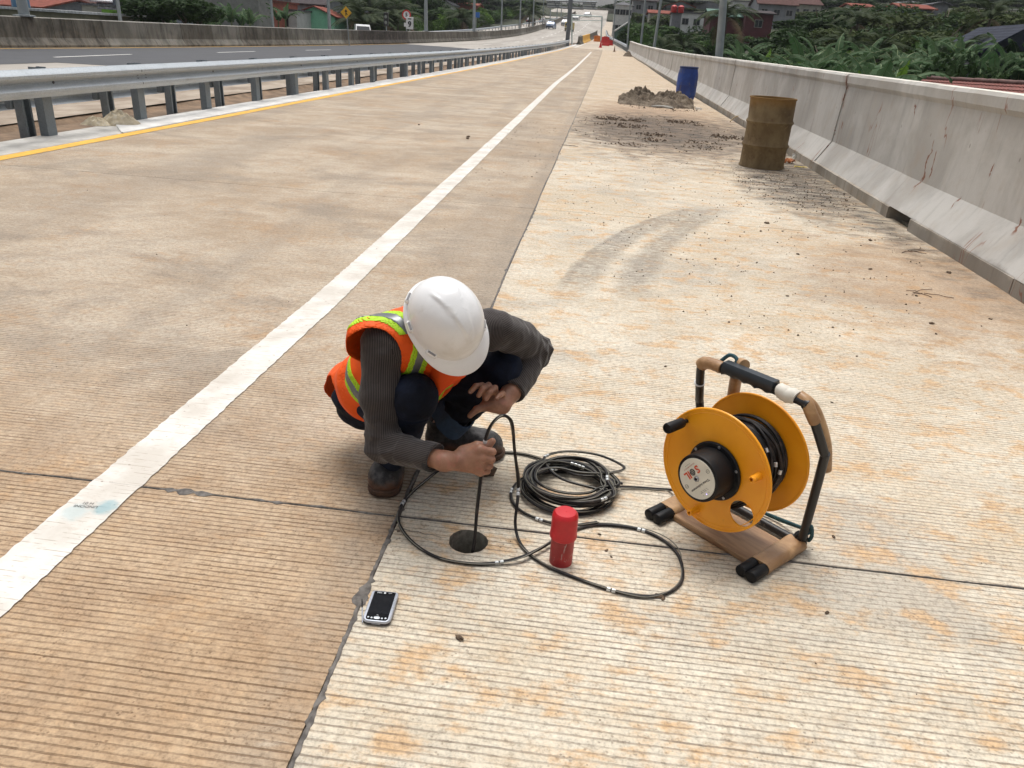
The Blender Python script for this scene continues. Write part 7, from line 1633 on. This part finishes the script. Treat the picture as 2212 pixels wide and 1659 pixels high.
b = MB(); b.tube([(-.0, .05, 0), (0, .05, h)], .04, 8); b.build('post', polem, s_); b = MB(); b.rbox((0, 0, h), (.78, .05, 1.15), .02); b.build('panel', whites, s_); text_mesh('number', '9', .75, blackp, s_, Matrix.Translation((0, -.04, h - .12)) @ Matrix.Rotation(pi / 2, 4, 'X'), .002, bold=.03); b = MB(); b.box((0, -.035, h + .40), (.36, .01, .10)); b.build('text_bar', blackp, s_)
p, s_ = sgn(1029, 32, 140, 'small blue rectangular sign beside a median lamp pole'); h = p.z - s_.location.z
b = MB(); b.tube([(0, .05, 0), (0, .05, h)], .05, 8); b.build('post', polem, s_); b = MB(); b.rbox((0, 0, h), (1.1, .05, .8), .02); b.build('panel', blues, s_)
# ---------------- vehicles
glassd = plain('car_glass', (.02, .024, .03), .08); tyre = plain('tyre', (.015, .015, .015), .8); lampm = plain('head_lamp', (.70, .70, .68), .2); tail = plain('tail_lamp', (.35, .01, .01), .3); rim = plain('wheel_rim', (.35, .35, .36), .4, .6)
def car(px, py, mat, label, kind='car', rz=0., s=1., Yf=None, pos=None):
    p = GS(px, py) if pos is None else pos; t = empty('parked_car' if False else ('van' if kind == 'van' else 'truck' if kind == 'truck' else 'car'), tuple(p), rz, label, kind)
    L, W, H_ = dict(car=(4.2, 1.72, 1.5), van=(4.7, 1.75, 1.95), truck=(5.6, 1.9, 2.3))[kind]; L *= s; W *= s; H_ *= s
    if kind == 'car': side = [(-L / 2, .35), (-L / 2 + .05, .75), (-L / 2 + .15, .92), (-L * .24, 1.0), (-L * .10, H_ * .97), (L * .22, H_), (L * .40, 1.02), (L / 2 - .05, .95), (L / 2, .4), (L / 2 - .1, .25), (-L / 2 + .1, .25)]
    elif kind == 'van': side = [(-L / 2, .35), (-L / 2 + .03, .95), (-L * .40, 1.1), (-L * .26, H_ * .95), (-L * .18, H_), (L / 2 - .15, H_), (L / 2, H_ - .2), (L / 2, .35), (L / 2 - .1, .25), (-L / 2 + .1, .25)]
    else: side = [(-L / 2, .4), (-L / 2, 1.1), (-L * .42, H_ * .95), (-L * .38, H_), (-L * .2, H_), (-L * .2, 1.), (-L * .18, 1.), (-L * .18, H_ * .98), (L / 2, H_ * .98), (L / 2, .5), (-L / 2 + .1, .3)]
    b = MB(); n = len(side); k = W / 2; vs = []
    for x_, ins in ((-k, .0), (k, .0)):
        for (y_, z_) in side: vs.append((x_ * (1 - .16 * max(0, (z_ - .95)) / max(.1, H_ - .95) if kind != 'truck' else 1), y_, z_))
    b.add(vs, [tuple(range(n)), tuple(range(2 * n - 1, n - 1, -1))] + [(i, (i + 1) % n, n + (i + 1) % n, n + i) for i in range(n)]); b.build('body', mat, t, smooth=30)
    zt = H_ * .92; b = MB(); y0, z0, y1, z1 = ((-L * .23, 1.03, -L * .115, zt) if kind == 'car' else (-L * .395, 1.14, -L * .275, zt * .98) if kind == 'van' else (-L / 2 - .01, 1.15, -L * .43, H_ * .88))
    dy = -.03; b.add([(-k * .86, y0 + dy, z0), (k * .86, y0 + dy, z0), (k * .76, y1 + dy, z1), (-k * .76, y1 + dy, z1)], [(0, 1, 2, 3)]); b.build('windscreen', glassd, t)
    if kind != 'truck':
        b = MB(); yb = L * .39 if kind == 'car' else L / 2; b.add([(-k * .8, yb + .02, 1.08), (k * .8, yb + .02, 1.08), (k * .74, (L * .26 if kind == 'car' else L / 2 - .08) + .03, H_ - .12), (-k * .74, (L * .26 if kind == 'car' else L / 2 - .08) + .03, H_ - .12)], [(0, 1, 2, 3)]); b.build('rear_window', glassd, t)
        for sx in (-1, 1):
            for (ya, yb2) in ((-.09, .05), (.07, .24)): b = MB(); kk = k * .955; b.add([(sx * (kk + .012), ya * L, 1.05), (sx * (kk + .012), yb2 * L, 1.05), (sx * (k * .88 + .012), (yb2 - .01) * L, H_ - .17), (sx * (k * .88 + .012), (ya + .02) * L, H_ - .17)], [(0, 1, 2, 3)]); b.build('side_window', glassd, t)
    for sx in (-1, 1):
        for yy_ in (-L * .31, L * .30):
            b = MB(); b.lathe([(.30, -.09), (.32, -.06), (.32, .06), (.30, .09)], 18, 0, (sx * (k - .09), yy_, .32), (1, 0, 0)); wo = b.build('wheel', tyre, t, smooth=40); b = MB(); b.lathe([(.19, 0), (.17, .02), (0, .03)], 12, 0, (sx * (k + .0), yy_, .32), (sx, 0, 0)); b.build('rim', rim, wo)
        b = MB(); b.rbox((sx * k * .72, -L / 2 - .01, .72), (.36, .06, .16), .02); b.build('headlight', lampm, t); b = MB(); b.rbox((sx * k * .8, L / 2 + .0, .85), (.22, .05, .25), .02); b.build('tail_light', tail, t)
    b = MB(); b.rbox((0, -L / 2 - .02, .45), (W * .9, .1, .2), .03); b.build('bumper', blackp, t); return t
cwhite = plain('car_white', (.72, .73, .74), .25, 0, .03); cblue = plain('car_light_blue', (.26, .33, .47), .25, .3, .04); cblack = plain('car_dark', (.03, .022, .028), .25); cyel = plain('truck_yellow', (.42, .33, .10), .6)
car(1190, 62.5, cblue, 'light blue car driving towards the viewer on the main carriageway', rz=-.12)
car(1221, 56, cwhite, 'white car half hidden behind the gantry post', rz=-.1); car(1244.5, 44.5, cwhite, 'white car further back just right of the gantry post', rz=-.1)
car(1229.5, 68, cyel, 'truck with yellow striped front beside the gantry post', 'truck', rz=-.1, s=.8); car(1269, 37, cwhite, 'tiny white vehicle at the farthest bend', rz=-.2)
car(1147, 53, cblack, 'dark car driving away on the opposite carriageway', rz=pi - .12); car(1172, 50, cwhite, 'pale small car ahead of the dark one on the opposite carriageway', rz=pi - .12, s=.8)
vp = atY(783, 70, 92); car(0, 0, cwhite, 'white van whose roof shows above the dark part of the median', 'van', rz=.35, s=1.0, pos=Vector((vp.x, 92, zs(92) - .72)))

# ---------------- say which of the countable look-alikes is meant
ORD = 'first second third fourth fifth sixth seventh eighth ninth tenth eleventh twelfth thirteenth fourteenth fifteenth sixteenth seventeenth eighteenth nineteenth twentieth'.split() + ['twenty-' + q for q in 'first second third fourth fifth sixth seventh eighth'.split()]
def number(label_start, text, from_right=False):
    L = [o for o in bpy.data.objects if o.parent is None and str(o.get('label', '')).startswith(label_start)]
    def px(o): c = RM.transposed() @ (Vector(o.location) - Vector((0, 0, CAMH))); return c.x / c.z
    L.sort(key=px, reverse=from_right)
    for i, o in enumerate(L):
        if i < len(ORD): o['label'] = text % ('leftmost' if i == 0 and not from_right else ORD[i] + (' from the right' if from_right else ' from the left'))
number('banana plant with broad torn', 'torn leaved banana plant beyond the parapet, %s')
number('banana plant with one upright', 'banana plant with bright young leaf beyond the parapet, %s')
number('palm with arching fronds', 'arching palm standing above the banana plants beyond the parapet, %s')
number('palm with dense drooping', 'dense drooping palm behind the white van and signal head, %s')
number('banana plant with upright narrow', 'small banana plant before the left hand walls, %s')
number('wide dark green tree', 'wide dark tree above the old barrier by the plastered wall, %s')

hz = M('haze_air'); hz.t.nodes.remove(hz.b); pv = hz.t.nodes.new('ShaderNodeVolumePrincipled'); pv.inputs['Color'].default_value = (.86, .90, .95, 1); pv.inputs['Density'].default_value = .00018; pv.inputs['Anisotropy'].default_value = .1
hz.t.links.new(pv.outputs[0], hz.out.inputs['Volume'])
b = MB(); b.box((0, 560, 38), (1500, 1360, 92)); tag(b.build('haze', hz.mat), 'pale humid air', kind='stuff')
